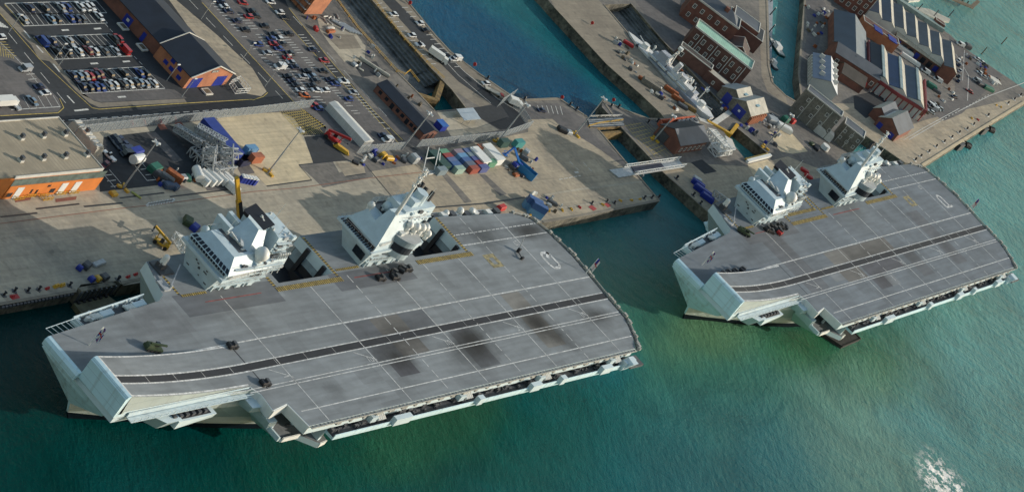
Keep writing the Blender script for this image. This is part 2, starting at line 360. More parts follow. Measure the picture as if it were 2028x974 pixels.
    mb.line([(221, 13.1), (277, 13.1)], 0.36, z, 0, dash=(2.2, .7)); mb.line([(221, 8.4), (279, 8.4)], 0.36, z, 0, dash=(4, .3))
    mb.line([(66, -14.2), (28, -14.2), (14, -14.0)], 0.3, z, 0)
    for x in range(80, 270, 15): mb.line([(x, -21.1), (x, -23.5)], 0.14, z + 0.01, 0)
    for x in (84, 128, 172.5, 216, 259.5): mb.line([(x - 10, -24.5), (x - 2, -28.8)], 0.2, z, 0)
    # digits painted beside each spot line
    def glyph(strokes, x, y, sx, sy, wd):
        for st in strokes: mb.line([(x + q[1] * sx, y + q[0] * sy) for q in st], wd, z + 0.01, 0)
    # glyph coordinates: (right = starboard, down = aft)
    G = {'1': [[(.5, 0), (.5, 1)]], '2': [[(0, 0), (1, 0), (1, .5), (0, .5), (0, 1), (1, 1)]], '3': [[(0, 0), (1, 0), (1, 1), (0, 1)], [(0, .5), (1, .5)]],
         '4': [[(0, 0), (0, .5), (1, .5)], [(1, 0), (1, 1)]], '5': [[(1, 0), (0, 0), (0, .5), (1, .5), (1, 1), (0, 1)]], '6': [[(1, 0), (0, 0), (0, 1), (1, 1), (1, .5), (0, .5)]]}
    for k, x in enumerate((81, 125.2, 169.9, 213.3, 256.8)): glyph(G[str(k + 1)], x - 3.2, -29.0, 2.2, 1.8, 0.24)
    glyph(G['6'], 253.2, 5.0, 2.2, 1.8, 0.24)
    if first:
        q = [(.25, 0), (.8, 0), (1, .2), (1, .8), (.8, 1), (.2, 1), (0, .8), (0, .2), (.25, 0)]
        mb.line([(262.4 + b * 5.8, -7.2 + a * 7.2) for a, b in q], 1.15, z + .02, 0)
        mb.line([(265.0, -2.4), (267.9, -.1)], 1.4, z + .02, 0)
    else:
        q = [(0, 1), (0, 0), (.8, 0), (1, .15), (1, .45), (.8, .58), (0, .58)]
        mb.line([(261 + b * 7.2, -7.4 + a * 7.0) for a, b in q], 1.1, z + .02, 0)
    mb.obj('deck_lines', [mat('deck_line_paint', (0.62, 0.63, 0.62), 0.7, var=0.3, scale=0.8)], FD)
    # lines up the ski jump
    mb = MB()
    def onramp(ya, yb, xa, xb, mi, lift=0.03):
        N = 20
        for i in range(N):
            x0, x1 = xa + (xb - xa) * i / N, xa + (xb - xa) * (i + 1) / N
            mb.quad((x0, ya, rampz(x0) + lift), (x1, ya, rampz(x1) + lift), (x1, yb, rampz(x1) + lift), (x0, yb, rampz(x0) + lift), mi)
    onramp(-23.5, -21.1, 1.5, 66, 1); onramp(-21.15, -20.65, 1.5, 66, 0, .04); onramp(-24.0, -23.5, 1.5, 66, 0, .04)
    onramp(-28.5, -27.9, 1.5, 60, 0, .04); onramp(-14.2, -13.75, 1.5, 66, 0, .04); onramp(-28.5, -13.75, 1.0, 1.7, 0, .05)
    for x in (16, 30, 44, 58): onramp(-23.4, -21.2, x, x + .2, 0, .05)
    mb.obj('ski_jump_lines', [mat('deck_line_paint', (0, 0, 0)), mat('runway_black', (0.016, 0.018, 0.024), .7, var=.2, scale=.3)], RJ)
    # runway strip, darker panels, yellow borders
    mb = MB(); z = DZ + 0.015
    mb.line([(66.6, -13.9), (66.6, -31)], .5, z, 0); mb.sheet([(66, -23.5), (278.5, -23.5), (278.5, -21.1), (66, -21.1)], z + .004, 0)  # ramp-foot seam with its shadow drawn as a black line, then runway strip
    def pan(x0, x1, y0, y1, mi, dz=0): mb.sheet([(x0, y0), (x1, y0), (x1, y1), (x0, y1)], z - 0.012 + dz, mi)
    if first:
        pan(139, 155, -20.6, -13.8, 3); pan(126, 139, -20.6, -13.8, 4); pan(155, 170, -20.6, -13.8, 4, .001); pan(126, 140, -29.6, -24, 4, .002); pan(140, 155, -29.6, -24, 3, .003)
        pan(130, 141, -36.6, -31.2, 1, .003); pan(173, 185, -39.8, -24, 4, .005); pan(218, 230, -38, -13.8, 2, .006)
        pan(60, 108, -1.8, 6.6, 4, .002); pan(138, 182, -1.8, 5.5, 4, .002); pan(38, 58, -7, 4.5, 5, .002)
    else:
        pan(128, 174, -20.6, -13.8, 3); pan(110, 128, -20.6, -13.8, 2, .001)
        pan(71, 89, -29.6, -1, 4, .003); pan(108, 128, -29.6, -24, 3, .004); pan(130, 168, -29.6, -24, 1, .005)
        pan(129, 141, -37, -31.2, 1, .006); pan(176, 188, -37, -24, 4, .007); pan(216, 229, -36, -5, 4, .008); pan(141, 150, -37, -31.2, 5, .001); pan(98, 110, -28, -20, 5, .002)
        pan(60, 108, -1.8, 6.6, 4, .002)
    # lift borders
    def hatch(x0, x1, y0, y1, yellow=True):
        n_ = int(abs((x1 - x0) if abs(x1 - x0) > abs(y1 - y0) else (y1 - y0)) / 1.0)
        mb.sheet([(x0, y0), (x1, y0), (x1, y1), (x0, y1)], z + .02, 6)
        for i in range(n_):
            u0, u1 = i / n_, (i + 0.45) / n_
            if abs(x1 - x0) > abs(y1 - y0): mb.sheet([(x0 + (x1 - x0) * u0, y0), (x0 + (x1 - x0) * u1, y0), (x0 + (x1 - x0) * u1, y1), (x0 + (x1 - x0) * u0, y1)], z + .03, 0)
            else: mb.sheet([(x0, y0 + (y1 - y0) * u0), (x1, y0 + (y1 - y0) * u0), (x1, y0 + (y1 - y0) * u1), (x0, y0 + (y1 - y0) * u1)], z + .03, 0)
    hatch(108, 143.6, 2.0, 3.8); hatch(188.8, 223.5, 3.6, 5.4)
    hatch(141.9, 143.2, 4, 21); hatch(221, 222.4, 5.6, 21.5); hatch(107.9, 109.4, 4, 8)
    hatch(144, 157, 6.1, 7.0); hatch(64, 76, 5.6, 6.5); hatch(63.2, 64.2, 6.6, 14)
    if not first:
        hatch(111, 139.5, 6.6, 8.2); hatch(138, 139.6, 8.3, 20)
    fr = [(228.2, -2.8), (235.2, -2.8), (235.2, 3.2), (228.2, 3.2)]
    mb.sheet(fr, z + .03, 8, holes=[[(230.4, -1.4), (233.0, -1.4), (233.0, 1.6), (230.4, 1.6)]])
    mb.line([(72, 2.6), (100, 2.6)], .35, z + .03, 7); mb.line([(150, 2.6), (178, 2.6)], .45, z + .03, 7)
    mb.obj('deck_panels', [mat('runway_black', (0.016, 0.018, 0.024), .7, var=.2, scale=.3), deckmat('panel_navy', (0.078, 0.082, 0.096), BL),
                           deckmat('panel_brown', (0.175, 0.172, 0.160), BL), deckmat('panel_umber', (0.122, 0.119, 0.112), BL),
                           deckmat('panel_slate', (0.105, 0.116, 0.130), BL), deckmat('panel_mid', (0.165, 0.182, 0.195), BL), mat('faded_hatch_yellow', (.42, .31, .07), .8, var=.35, scale=.8), mat('faded_deck_red', (.26, .07, .07), .8, var=.3), mat('worn_yellow', (.30, .26, .14), .8, var=.4, scale=.8)], FD)
    # ---------------- lift wells
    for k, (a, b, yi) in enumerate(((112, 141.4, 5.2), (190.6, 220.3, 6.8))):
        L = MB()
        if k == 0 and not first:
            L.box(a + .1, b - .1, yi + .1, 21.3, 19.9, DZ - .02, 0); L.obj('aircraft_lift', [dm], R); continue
        L.box(a + .02, b - .02, yi, 21, 9.0, 9.6, 2); L.box(b - .35, b - .08, 9.0, 16.5, 9.6, 14.6, 2); L.box(a + .05, b - .4, yi + .02, yi + 3.2, 9.6, 16.0, 2)  # floor and lower walls blacked to paint in the dark of the well
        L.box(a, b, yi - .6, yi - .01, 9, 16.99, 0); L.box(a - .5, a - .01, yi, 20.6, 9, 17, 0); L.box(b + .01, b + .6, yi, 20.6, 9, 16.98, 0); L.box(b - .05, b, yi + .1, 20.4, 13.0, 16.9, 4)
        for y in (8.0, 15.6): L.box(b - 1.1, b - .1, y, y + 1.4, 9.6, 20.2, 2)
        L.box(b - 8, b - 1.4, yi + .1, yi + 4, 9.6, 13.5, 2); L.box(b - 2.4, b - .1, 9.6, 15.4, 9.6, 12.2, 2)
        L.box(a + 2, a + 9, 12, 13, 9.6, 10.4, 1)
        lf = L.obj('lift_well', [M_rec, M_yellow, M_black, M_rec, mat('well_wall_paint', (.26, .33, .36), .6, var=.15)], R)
    # ---------------- forward island
    I1 = MB()
    I1.hexa([(76.5, 6.8, DZ), (100, 6.6, DZ), (100, 18, DZ), (76.5, 17, DZ)], [(74.5, 4.6, 27.2), (102.5, 5.0, 28.4), (102.5, 19, 28.4), (74.5, 19.5, 27.2)], 0)
    I1.hexa([(73.6, 3.0, 27.2), (103, 4.4, 28.6), (103, 20, 28.6), (73.6, 21.2, 27.2)], [(73.6, 3.0, 28.2), (103.2, 4.4, 29.6), (103.2, 20, 29.6), (73.6, 21.2, 28.2)], 0)
    I1.hexa([(75.2, 3.6, 28.2), (98, 4.0, 28.4), (98, 19, 28.4), (75.2, 20.4, 28.2)], [(75.0, 3.4, 30.1), (98, 4.0, 30.6), (98, 19, 30.6), (75.0, 20.4, 30.1)], 0)
    I1.hexa([(74.4, 2.8, 30.0), (97, 3.6, 30.4), (97, 19, 30.4), (74.4, 20.2, 30.0)], [(78.2, 6.6, 33.7), (96, 7.2, 33.7), (96, 18, 33.7), (78.2, 17.6, 33.7)], 0)
    I1.hexa([(88, 3.4, 30.6), (104.5, 4.4, 29.6), (104.5, 19, 29.6), (88, 19, 30.6)], [(88, 4.0, 32.3), (104.5, 4.8, 32.3), (104.5, 19, 32.3), (88, 19, 32.3)], 0)
    isl = I1.obj('island', [M_super], R, None)
    isl['label'] = 'forward island with the bridge windows and black funnel top'
    mb = MB()
    mb.box(82, 95.5, 8.0, 17.6, 33.7, 33.76, 0); mb.box(96.2, 104.2, 5.2, 7.2, 32.3, 32.36, 0)
    mb.obj('roof_deck', [M_dkgrey], isl)
    mb = MB()
    def rake(u, v):  # point on the raked bridge front: u 0..1 port->starboard, v 0..1 up
        y = (2.9 + (20.1 - 2.9) * u) * (1 - v) + (6.7 + (17.5 - 6.7) * u) * v
        return (74.4 + 3.8 * v - 0.06, y, 30.0 + 3.7 * v + .03)
    for i in range(11):
        u0, u1 = (i + .1) / 11, (i + .88) / 11; mb.quad(rake(u0, .06), rake(u1, .06), rake(u1, .31), rake(u0, .31))
    for i in range(14):
        y0 = 4.2 + i * 1.13; mb.quad((75.03, y0, 28.7), (75.03, y0 + .85, 28.7), (74.96, y0 + .85, 29.7), (74.96, y0, 29.7))
    for i in range(8):
        x0 = 77 + i * 2.1; mb.quad((x0, 3.56, 28.8), (x0 + 1.5, 3.58, 28.8), (x0 + 1.5, 3.5, 29.8), (x0, 3.46, 29.8))
    each(mb, 'bridge_window', [M_glass], isl)
    mb = MB()   # white port side panels
    A = ((84.2, 15.8, 33.6), (86.0, 7.6, 33.6), (92.5, 7.2, 33.6), (92.5, 16.4, 33.6)); B = ((91.2, 16.6, 38.6), (90.9, 11.4, 38.6), (95.2, 11.2, 37.9), (95.2, 18.6, 37.9))
    mb.hexa(A, B, 0)
    mb.hexa([(95.2, 11.4, 33.4), (100, 11.6, 33.4), (100, 19, 33.4), (93.8, 19, 33.4)], [(93.6, 11.4, 38.0), (100, 12.6, 38.0), (100, 20.6, 38.0), (93.6, 19.6, 38.0)], 0)
    mb.hexa([(96.4, 6.8, 32.3), (104.3, 6.8, 32.3), (104.3, 18, 32.3), (100.0, 18, 32.3)], [(97.4, 7.6, 38.2), (105.4, 7.2, 38.2), (105.4, 17.6, 38.2), (99.8, 17.6, 38.2)], 0)
    for (x0, y0, y1, z1) in ((83.6, 15.6, 21.4, 36.0), (87.6, 16.4, 21.0, 37.0)): mb.hexa([(x0, y0, 31), (x0 + 1.6, y0, 31), (x0 + 1.6, y1 - 1, 31), (x0, y1 - 1, 31)], [(x0, y0, z1), (x0 + 1.8, y0, z1), (x0 + 1.8, y1, z1), (x0, y1, z1)], 0)
    fc = mb.obj('funnel_casing', [M_super], isl)
    mb = MB(); mb.add([(93.0, 11.2, 38.1), (99.9, 12.2, 38.9), (99.9, 21.2, 38.9), (93.0, 20.0, 38.1)], [(0, 1, 2, 3)]); mb.add([(93.2, 11.4, 38.05), (93.2, 19.7, 38.05), (93.2, 19.7, 37.0), (93.2, 11.4, 37.0)], [(0, 1, 2, 3)])
    mb.obj('funnel_top', [mat('funnel_soot', (0.006, 0.007, 0.014), .6, var=.1)], isl)
    mb = MB(); mb.sphere((89.6, 5.4, 34.9), 2.25, 16); mb.tube((89.6, 5.4, 32.2), (89.6, 5.4, 33.6), 1.3, 1.5, 12)
    mb.obj('radar_dome', [M_white], isl, smooth=True)
    mb = MB(); mb.sphere((78.0, 18.9, 32.6), 1.35, 12); mb.tube((78, 18.9, 30.0), (78, 18.9, 31.6), .8, .9, 10); mb.obj('radar_dome', [M_super], isl, smooth=True)
    mb = MB()
    random.seed(3)
    for i in range(13):
        x = random.uniform(83, 95); y = random.uniform(8.5, 16); mb.box(x, x + random.uniform(.3, 1.6), y, y + random.uniform(.3, 1.2), 33.7, 33.9 + random.random() * 1.0)
    mb.tube((85.5, 10.5, 33.7), (83.2, 14.5, 35.6), .35); mb.beam((84, 9.4, 34.8), (87.5, 13.0, 34.8), .9, .3)
    for i in range(10):
        x = random.uniform(96.5, 104); y = random.uniform(8, 17); mb.box(x, x + .6, y, y + .6, 38.2, 38.4 + random.random() * .8)
    for i in range(5): mb.tube((98.5 + i * 1.2, 4.6, 32.3), (98.5 + i * 1.2, 4.6, 34.2), .16); mb.sphere((98.5 + i * 1.2, 4.6, 34.4), .45, 8)
    for k in range(5): mb.beam((76 + k * .3, 2.9, 28.6 + k * .32), (103, 4.2, 29.4 + k * .32), .12)
    for x in range(77, 104, 3): mb.beam((x, 3.0, 28.2), (x, 3.6, 30.6), .14)
    each(mb, 'antenna', [mat('weathered_fittings', (0.6, 0.62, 0.6), .5, var=.2, scale=1.5)], isl)
    # lockers and uprights on the port foot
    mb = MB()
    for x in (84, 89.5, 95): mb.box(x, x + 2.2, 5.6, 6.7, DZ + .6, DZ + 2.2)
    for x in range(78, 100, 4): mb.box(x, x + .5, 6.0, 6.8, DZ, DZ + 3.0)
    each(mb, 'side_locker', [M_super], isl)
    random.seed(21)
    def portface(isl_, xa, xb, y0, slope, z0, z1, n_):
        for i in range(n_):
            x = random.uniform(xa, xb); z_ = random.uniform(z0 + .6, z1 - 1.2); y = y0 - (z_ - z0) * slope; w_ = random.uniform(.6, 2.0); h_ = random.choice((.5, .8, 1.6))
            q_ = MB(); q_.hexa([(x, y - .12, z_), (x + w_, y - .12, z_), (x + w_, y + .05, z_), (x, y + .05, z_)], [(x, y - .12 - h_ * slope, z_ + h_), (x + w_, y - .12 - h_ * slope, z_ + h_), (x + w_, y + .05 - h_ * slope, z_ + h_), (x, y + .05 - h_ * slope, z_ + h_)]); q_.obj('side_opening', [M_dkgrey], isl_)
        for z_ in (z0 + 2.4, z0 + 4.6):
            y = y0 - (z_ - z0) * slope; q_ = MB(); q_.box(xa - 1, xb + 2, y - .9, y + .1, z_, z_ + .14); q_.obj('side_ledge', [M_super], isl_)
            q_ = MB(); q_.beam((xa - 1, y - .85, z_ + 1.1), (xb + 2, y - .85, z_ + 1.1), .1); q_.obj('ledge_rail', [M_steel], isl_)
    portface(isl, 78, 98, 6.8, .30, DZ, 27.2, 16)
    for i in range(9):
        y = 7.5 + random.random() * 8; z_ = DZ + 1 + random.random() * 4.5; x = 76.5 - (z_ - DZ) * .3; q_ = MB(); q_.box(x - .12, x + .02, y, y + .5 + random.random(), z_, z_ + .5); q_.obj('side_opening', [M_dkgrey], isl)
    # ---------------- aft island
    I2 = MB()
    I2.hexa([(157.6, 6.9, DZ), (183, 6.6, DZ), (183, 18, DZ), (158.2, 15.8, DZ)], [(155.4, 5.2, 27.2), (186, 6.0, 28.6), (186, 19.5, 28.6), (155.6, 19.2, 27.2)], 0)
    I2.hexa([(154.8, 4.8, 27.1), (184, 5.2, 28), (184, 20, 28), (155, 21.4, 27.1)], [(154.8, 4.8, 28.0), (184, 5.2, 29), (184, 20, 29), (155, 21.4, 28.0)], 0)
    I2.hexa([(156.4, 5.6, 28), (182, 6.4, 28), (182, 19, 28), (156.4, 19.6, 28)], [(156.6, 5.8, 30.0), (182, 6.4, 30.0), (182, 19, 30.0), (156.6, 19.4, 30.0)], 0)
    # raked front with its notch
    fr = [(19.0, 30.0), (5.6, 30.0), (9.4, 39.2), (12.3, 39.2), (12.6, 34.4), (17.0, 35.0), (18.6, 31.6)]
    def fx(zz): return 156.4 + (zz - 30) * 0.62
    f = [(fx(z_), y_, z_) for y_, z_ in fr]; bk = [(184 if z_ > 36 else 170, max(y_, 9.2) if z_ > 36 else y_ + .4, z_) for y_, z_ in fr]; nn = len(fr)
    I2.add(f + bk, [tuple(range(nn)), tuple(range(2 * nn - 1, nn - 1, -1))] + [(i, nn + i, nn + (i + 1) % nn, (i + 1) % nn) for i in range(nn)], 0)
    I2.hexa([(166, 8.4, 29), (184.5, 8.2, 29), (184.5, 18, 29), (166, 18, 29)], [(168, 9.6, 39.8), (184.8, 9.8, 40.6), (184.8, 17.0, 40.6), (168, 16.8, 39.8)], 0)
    I2.hexa([(164, 12.4, 33), (182, 12.4, 33), (182, 19.5, 33), (164, 19.5, 33)], [(164, 12.6, 35.2), (182, 12.6, 35.2), (182, 19.4, 35.2), (164, 19.4, 35.2)], 0)
    is2 = I2.obj('island', [M_super], R); is2['label'] = 'aft island with the tall mast and flying control pod'
    mb = MB()
    mb.box(158.6, 163.8, 12.9, 19.2, 34.6, 34.7, 0) if False else mb.box(164.1, 181.8, 12.8, 19.2, 35.2, 35.27, 0)
    mb.quad((156.34, 6.0, 28.4), (156.34, 19.2, 28.4), (156.5, 19.2, 29.4), (156.5, 6.0, 29.4), 0)
    mb.quad((156.6, 7.0, 22.6), (156.9, 11.6, 22.6), (155.9, 11.4, 25.8), (155.7, 6.8, 25.8), 0)
    for i in range(16): mb.box(155.0, 156.4, 5.6 + i * .95, 5.9 + i * .95, 28.02, 28.5, 0)
    each(mb, 'bridge_window', [M_glass], is2)
    # flying control pod
    n_ = 7; arc = [(165.5 + 6.5 * (i / n_) ** 1.6, 7.2 - 5.4 * sin(pi / 2 * i / n_), 0) for i in range(n_ + 1)]
    mb = MB()
    for (z0, z1, mi, off) in ((25.6, 28.2, 0, 1.2), (28.2, 31.0, 1, .2), (31.0, 33.2, 0, .0)):
        for a, b in zip(arc, arc[1:]):
            o0 = off; o1 = off if z1 > 28.3 else .2
            mb.quad((a[0] + o0, a[1] + o0 * .4, z0), (b[0] + o0, b[1] + o0 * .4, z0), (b[0] + o1, b[1] + o1 * .4, z1), (a[0] + o1, a[1] + o1 * .4, z1), mi)
    top = [(a[0], a[1]) for a in arc] + [(175.5, 2.4), (178.5, 7.4)]
    mb.prism(top, 31.0, 33.25, 0, 2); mb.prism([(a[0] + 1.2, a[1] + .6) for a in arc] + [(174.5, 3.0), (177, 7.4)], 25.6, 31.0, 0)
    mb.obj('flying_control_pod', [M_super, M_glass, mat('pod_roof', (0.36, 0.38, 0.38), .7, var=.1)], is2)
    mb = MB(); bx, by = 163.0, 9.9
    mb.tube((bx, by, 39.2), (bx - .6, by + .6, 50.5), .62, .45, 10); mb.tube((bx - .6, by + .6, 50.5), (bx - .9, by + .9, 58.0), .32, .15, 8)
    for i, zz in enumerate((50.5, 52.2, 53.8, 55.3, 57.0)):
        mb.beam((bx - .7 - 1.2, by + .7, zz), (bx - .7 + 1.2, by + .7, zz), .2); mb.beam((bx - .7, by - .5, zz + .5), (bx - .7, by + 1.9, zz + .5), .2)
        mb.sphere((bx + .4 if i % 2 else bx - 1.7, by + .7, zz + .3), .5, 8); mb.box(bx - 1.0, bx - .2, by + .2, by + 1.0, zz - .4, zz + .5)
    mb.obj('mast', [M_white], is2)
    mb = MB()
    mb.tube((177.5, 13.2, 40.4), (177.5, 13.2, 44.2), 2.3, 2.1, 14); mb.box(172.5, 176, 11, 15.6, 40, 42.2)
    mb.obj('air_search_radar', [M_super], is2)
    mb = MB()
    for i, (x, y, z_, r) in enumerate(((171, 7.2, 36.4, 1.2), (174.5, 6.4, 36.0, 1.3), (178, 6.2, 35.5, 1.35), (181.5, 6.6, 34.9, 1.3), (182.5, 5.2, 33.4, 1.2), (185, 8, 32.2, 1.3), (160.5, 17.2, 36.2, 1.3), (167.5, 15.6, 36.7, 1.6), (172, 18.2, 36.2, 1.1))):
        d = MB(); d.sphere((x, y, z_), r, 12); d.tube((x, y, z_ - r * 2.0), (x, y, z_ - r * .6), r * .6, r * .7, 10); d.obj('radar_dome', [M_white if i != 7 else M_super], is2, smooth=True)
    for i in range(6): mb.box(167 + i * 3, 169.2 + i * 3, 5.8 + (i % 2) * .6, 8.6, 33.2 - .3 * i, 34.2 - .3 * i)
    for k in range(5): mb.beam((164, 19.6, 35.2 + k * .4), (182, 19.6, 35.2 + k * .4), .12); mb.beam((158, 5.4, 30.2 + k * .25), (166, 6.2, 30.2 + k * .25), .12)
    for x in range(164, 183, 2): mb.beam((x, 19.6, 35.2), (x, 19.6, 36.9), .14)
    for i in range(14):
        x = random.uniform(165, 181); y = random.uniform(13.2, 18.6); mb.box(x, x + .9, y, y + .7, 35.2, 35.5 + random.random() * .9)
    for i in range(8): mb.beam((166 + i * 2.2, 9.4, 35.8), (166 + i * 2.2, 8.2, 37.2), .25)
    each(mb, 'antenna', [mat('weathered_fittings', (0, 0, 0))], is2)
    mb = MB()
    for (x, y) in ((179.5, 16.5), (181.6, 14.6), (183.4, 12.6), (182.4, 16.8)): mb.tube((x, y, 39.8), (x + 1.4, y + .8, 43.6), .75, .7, 10)
    each(mb, 'exhaust_pipe', [M_black], is2)
    mb = MB()
    for x in (160, 165.5, 171): mb.box(x, x + 2.4, 5.7, 6.8, DZ + .5, DZ + 2.4)
    for x in range(159, 183, 4): mb.box(x, x + .4, 6.0, 6.9, DZ, DZ + 3.2)
    each(mb, 'side_locker', [M_super], is2)
    portface(is2, 159, 180, 6.9, .22, DZ, 27.2, 16)
    for (isl_, xa, xb, ya, yb, za, zb, nn) in ((is2, 167, 184, 8.3, 9.6, 29.5, 39.5, 30), (isl, 97, 104, 6.9, 7.3, 32.6, 37.8, 8), (isl, 78, 102, 4.3, 4.4, 28.4, 32, 14)):
        for i in range(nn):   # lockers, vents, ladders and small platforms on the sunlit side
            x = random.uniform(xa, xb); u = random.random(); z_ = za + (zb - za) * u; y = ya + (yb - ya) * u; q_ = MB(); w_ = random.uniform(.5, 2.2); h_ = random.uniform(.3, 1.3); d_ = random.uniform(.2, .9)
            q_.box(x, x + w_, y - d_, y + .2, z_, z_ + h_); q_.obj('side_fitting', [random.choice((M_super, M_dkgrey, M_steel, M_dkgrey))], isl_)
        for k in range(3):
            z_ = za + (zb - za) * (k + .6) / 3.3; y = ya + (yb - ya) * (k + .6) / 3.3; q_ = MB(); q_.box(xa, xb, y - 1.0, y + .1, z_, z_ + .12); q_.obj('side_ledge', [M_super], isl_)
            q_ = MB(); q_.beam((xa, y - .95, z_ + 1), (xb, y - .95, z_ + 1), .1); q_.obj('ledge_rail', [M_steel], isl_)
    for (isl_, ring_) in ((isl, [(77, 18.8, 33.7), (96, 18.2, 33.7)]), (isl, [(96.5, 5.2, 32.3), (104.4, 5.2, 32.3), (104.4, 18.8, 32.3)]), (is2, [(155.4, 5.2, 29), (155.4, 21, 28.1), (184, 19.8, 29.1)]), (isl, [(74, 3.4, 28.3), (74, 20.8, 28.3)])):
        for p0, p1 in zip(ring_, ring_[1:]):
            q_ = MB(); q_.beam((p0[0], p0[1], p0[2] + 1.1), (p1[0], p1[1], p1[2] + 1.1), .1); n_ = 10
            for k in range(n_): t_ = k / n_; xx = [p0[i] + (p1[i] - p0[i]) * t_ for i in range(3)]; q_.beam(xx, (xx[0], xx[1], xx[2] + 1.1), .1)
            q_.obj('roof_railing', [M_steel], isl_)
    for (isl_, x, y, z_, h_) in ((isl, 84, 16, 33.7, 6), (isl, 90, 15, 33.7, 4), (isl, 99, 9, 38.2, 5), (isl, 103, 15, 38.2, 6), (is2, 159, 16, 35, 6), (is2, 170, 17, 35.2, 7), (is2, 176, 18, 35.2, 6), (is2, 181, 12, 40.6, 6), (is2, 169, 12, 40, 5)):
        q_ = MB(); q_.tube((x, y, z_), (x + .2, y, z_ + h_), .12, .05, 5); q_.obj('whip_aerial', [M_white], isl_)
    # ---------------- port gallery fittings
    def pk(px, py, z_): q = P(px, py, z_); return q[0]
    mb = MB()
    for px, py in ((732.6, 818.7), (906.7, 777), (1063.5, 739.5), (1202, 705)):
        x = pk(px, py, 17.5); r_ = MB(); r_.box(x - 3.4, x - .2, -47.6, -46.1, 17.2, 19.3, 0)
        for i in range(4): r_.tube((x + .5 + i * 1.05, -48.0, 18.0), (x + .5 + i * 1.05, -46.1, 18.9), .46, n=8, mi=1)
        r_.obj('life_raft_rack', [M_super, M_white], R)
    for px, py, l in ((783.5, 817, 9.0), (937.5, 778.6, 3.2), (1046.8, 751.5, 6), (1102, 739.5, 3), (1187, 718, 6.6), (1228, 708, 4.4)):
        x = pk(px, py, 17.5); r_ = MB(); r_.box(x - l / 2, x + l / 2, -49.9, -48.2, 16.2, 18.9, 0); r_.obj('sponson_box', [M_hull], R)
    random.seed(11)
    for i in range(85):
        x = random.uniform(84, 266); y = random.uniform(-47.6, -46.1); h = random.uniform(.3, 1.5); mb.box(x, x + random.uniform(.4, 2.2), y, y + random.uniform(.3, .9), 16.0, 16.0 + h)
    each(mb, 'gallery_fitting', [M_dsteel], R)
    mb = MB()
    for x in range(72, 268, 2):
        if (x // 2) % 9 < 8: mb.beam((x, -45.95, DZ - .1), (x, -46.9, DZ + .12), .12)
    mb.wall([(71, -46.5), (267, -46.5)], DZ - .35, DZ - .12, .9); mb.wall([(71, -46.95), (267, -46.95)], DZ + .1, DZ + .22, .14)
    for x in range(84, 266, 7): mb.box(x, x + random.uniform(1, 3), -47.0, -46.1, DZ - 1.2, DZ - .4)
    mb.obj('edge_netting', [mat('netting_grey', (0.38, 0.38, 0.35), .7, var=.3, scale=1.2)], R)
    # bow catwalk, port
    mb = MB(); mb.box(5, 60, -31.2, -29.1, 18.6, 18.8, 0)
    for x in range(6, 60, 3): mb.beam((x, -31.1, 18.8), (x, -31.1, 19.8), .12)
    mb.beam((5, -31.1, 19.8), (60, -31.1, 19.8), .14); mb.box(5, 60, -29.2, -28.9, 18.8, 20.2, 0)
    mb.obj('catwalk', [M_super], R)
    mb = MB()  # gun sponson
    mb.hexa([(19, -27, 12.6), (26, -28, 12.6), (26, -30.4, 12.6), (22, -30.4, 12.6)][::-1], [(15.5, -28.7, 17.6), (27, -29, 17.6), (27, -33.0, 17.6), (20, -33.0, 17.6)][::-1], 0)
    mb.hexa([(26, -33.0, 14.2), (43, -32.6, 15.4), (43, -29, 15.4), (26, -28.5, 14.2)], [(26, -33.0, 17.0), (43, -33.0, 17.2), (43, -29.2, 17.2), (26, -29.2, 17.0)], 0)
    mb.box(22.5, 41, -32.4, -29.6, 17.2, 17.3, 1)
    for i in range(6): mb.box(24 + i * 2.8, 25.4 + i * 2.8, -32, -30, 17.3, 18.1, 2)
    mb.obj('gun_sponson', [M_hull, M_black, M_dsteel], R)
    # boat bay
    mb = MB()
    mb.prism([(67.2, -27.5), (84, -27.5), (84, -42.8), (68.4, -42.8)], 11.0, 12.0, 0, 4, bottom=True)
    mb.hexa([(76, -27, 4), (84, -27, 4), (84, -31, 5), (76, -31, 5)][::-1], [(67.2, -27.5, 11), (84, -27.5, 11), (84, -42.8, 11), (68.4, -42.8, 11)][::-1], 0)
    mb.box(83, 84, -45.8, -32.5, 12, 17, 0); mb.box(67.4, 84, -31.5, -31, 12, 17, 1)
    mb.box(66.8, 67.5, -42.6, -32, 11.4, 12.9, 0); mb.box(68.6, 77, -43.1, -42.7, 11.2, 12.8, 2)
    mb.hexa([(59, -29, 14.4), (64.5, -29, 14.4), (64.5, -34.2, 15.4), (59, -33.8, 15.4)][::-1], [(57.5, -29, 18.2), (64.8, -29, 18.2), (64.8, -35, 18.2), (57.5, -34.5, 18.2)][::-1], 0)
    mb.hexa([(65, -31, 12), (69.5, -31, 12), (69.5, -38.2, 12), (66, -38.2, 12)][::-1], [(64, -31, 15), (68.5, -31, 15), (68.5, -38.4, 15), (64.4, -38.4, 15)][::-1], 0)
    # underside faces of the deck edge, painted light
    for a, b in (((62.1, -32.0), (61.2, -38.3)), ((61.2, -38.3), (69.5, -37.1)), ((69.5, -37.1), (70.6, -46.0)), ((60.4, -29.1), (62.1, -32.0))):
        mb.beam((a[0] - .1, a[1] - .1, 18.9), (b[0] - .1, b[1] - .1, 18.9), .5, 3.0, 2)
    mb.prism([(77, -42.4), (83, -47.0), (87.2, -46.4), (88.5, -41), (82, -40)], 10.2, 12.05, 0, 4, bottom=True)
    mb.beam((83.2, -47.0, 11.3), (87.2, -46.5, 11.3), .4, 1.6, 2)
    random.seed(5)
    for i in range(8):
        x = random.uniform(74, 81); y = random.uniform(-39, -33); mb.box(x, x + random.uniform(.6, 2.0), y, y + random.uniform(.6, 1.6), 12, 12.3 + random.random() * 1.4, 3 if i % 3 else 0)
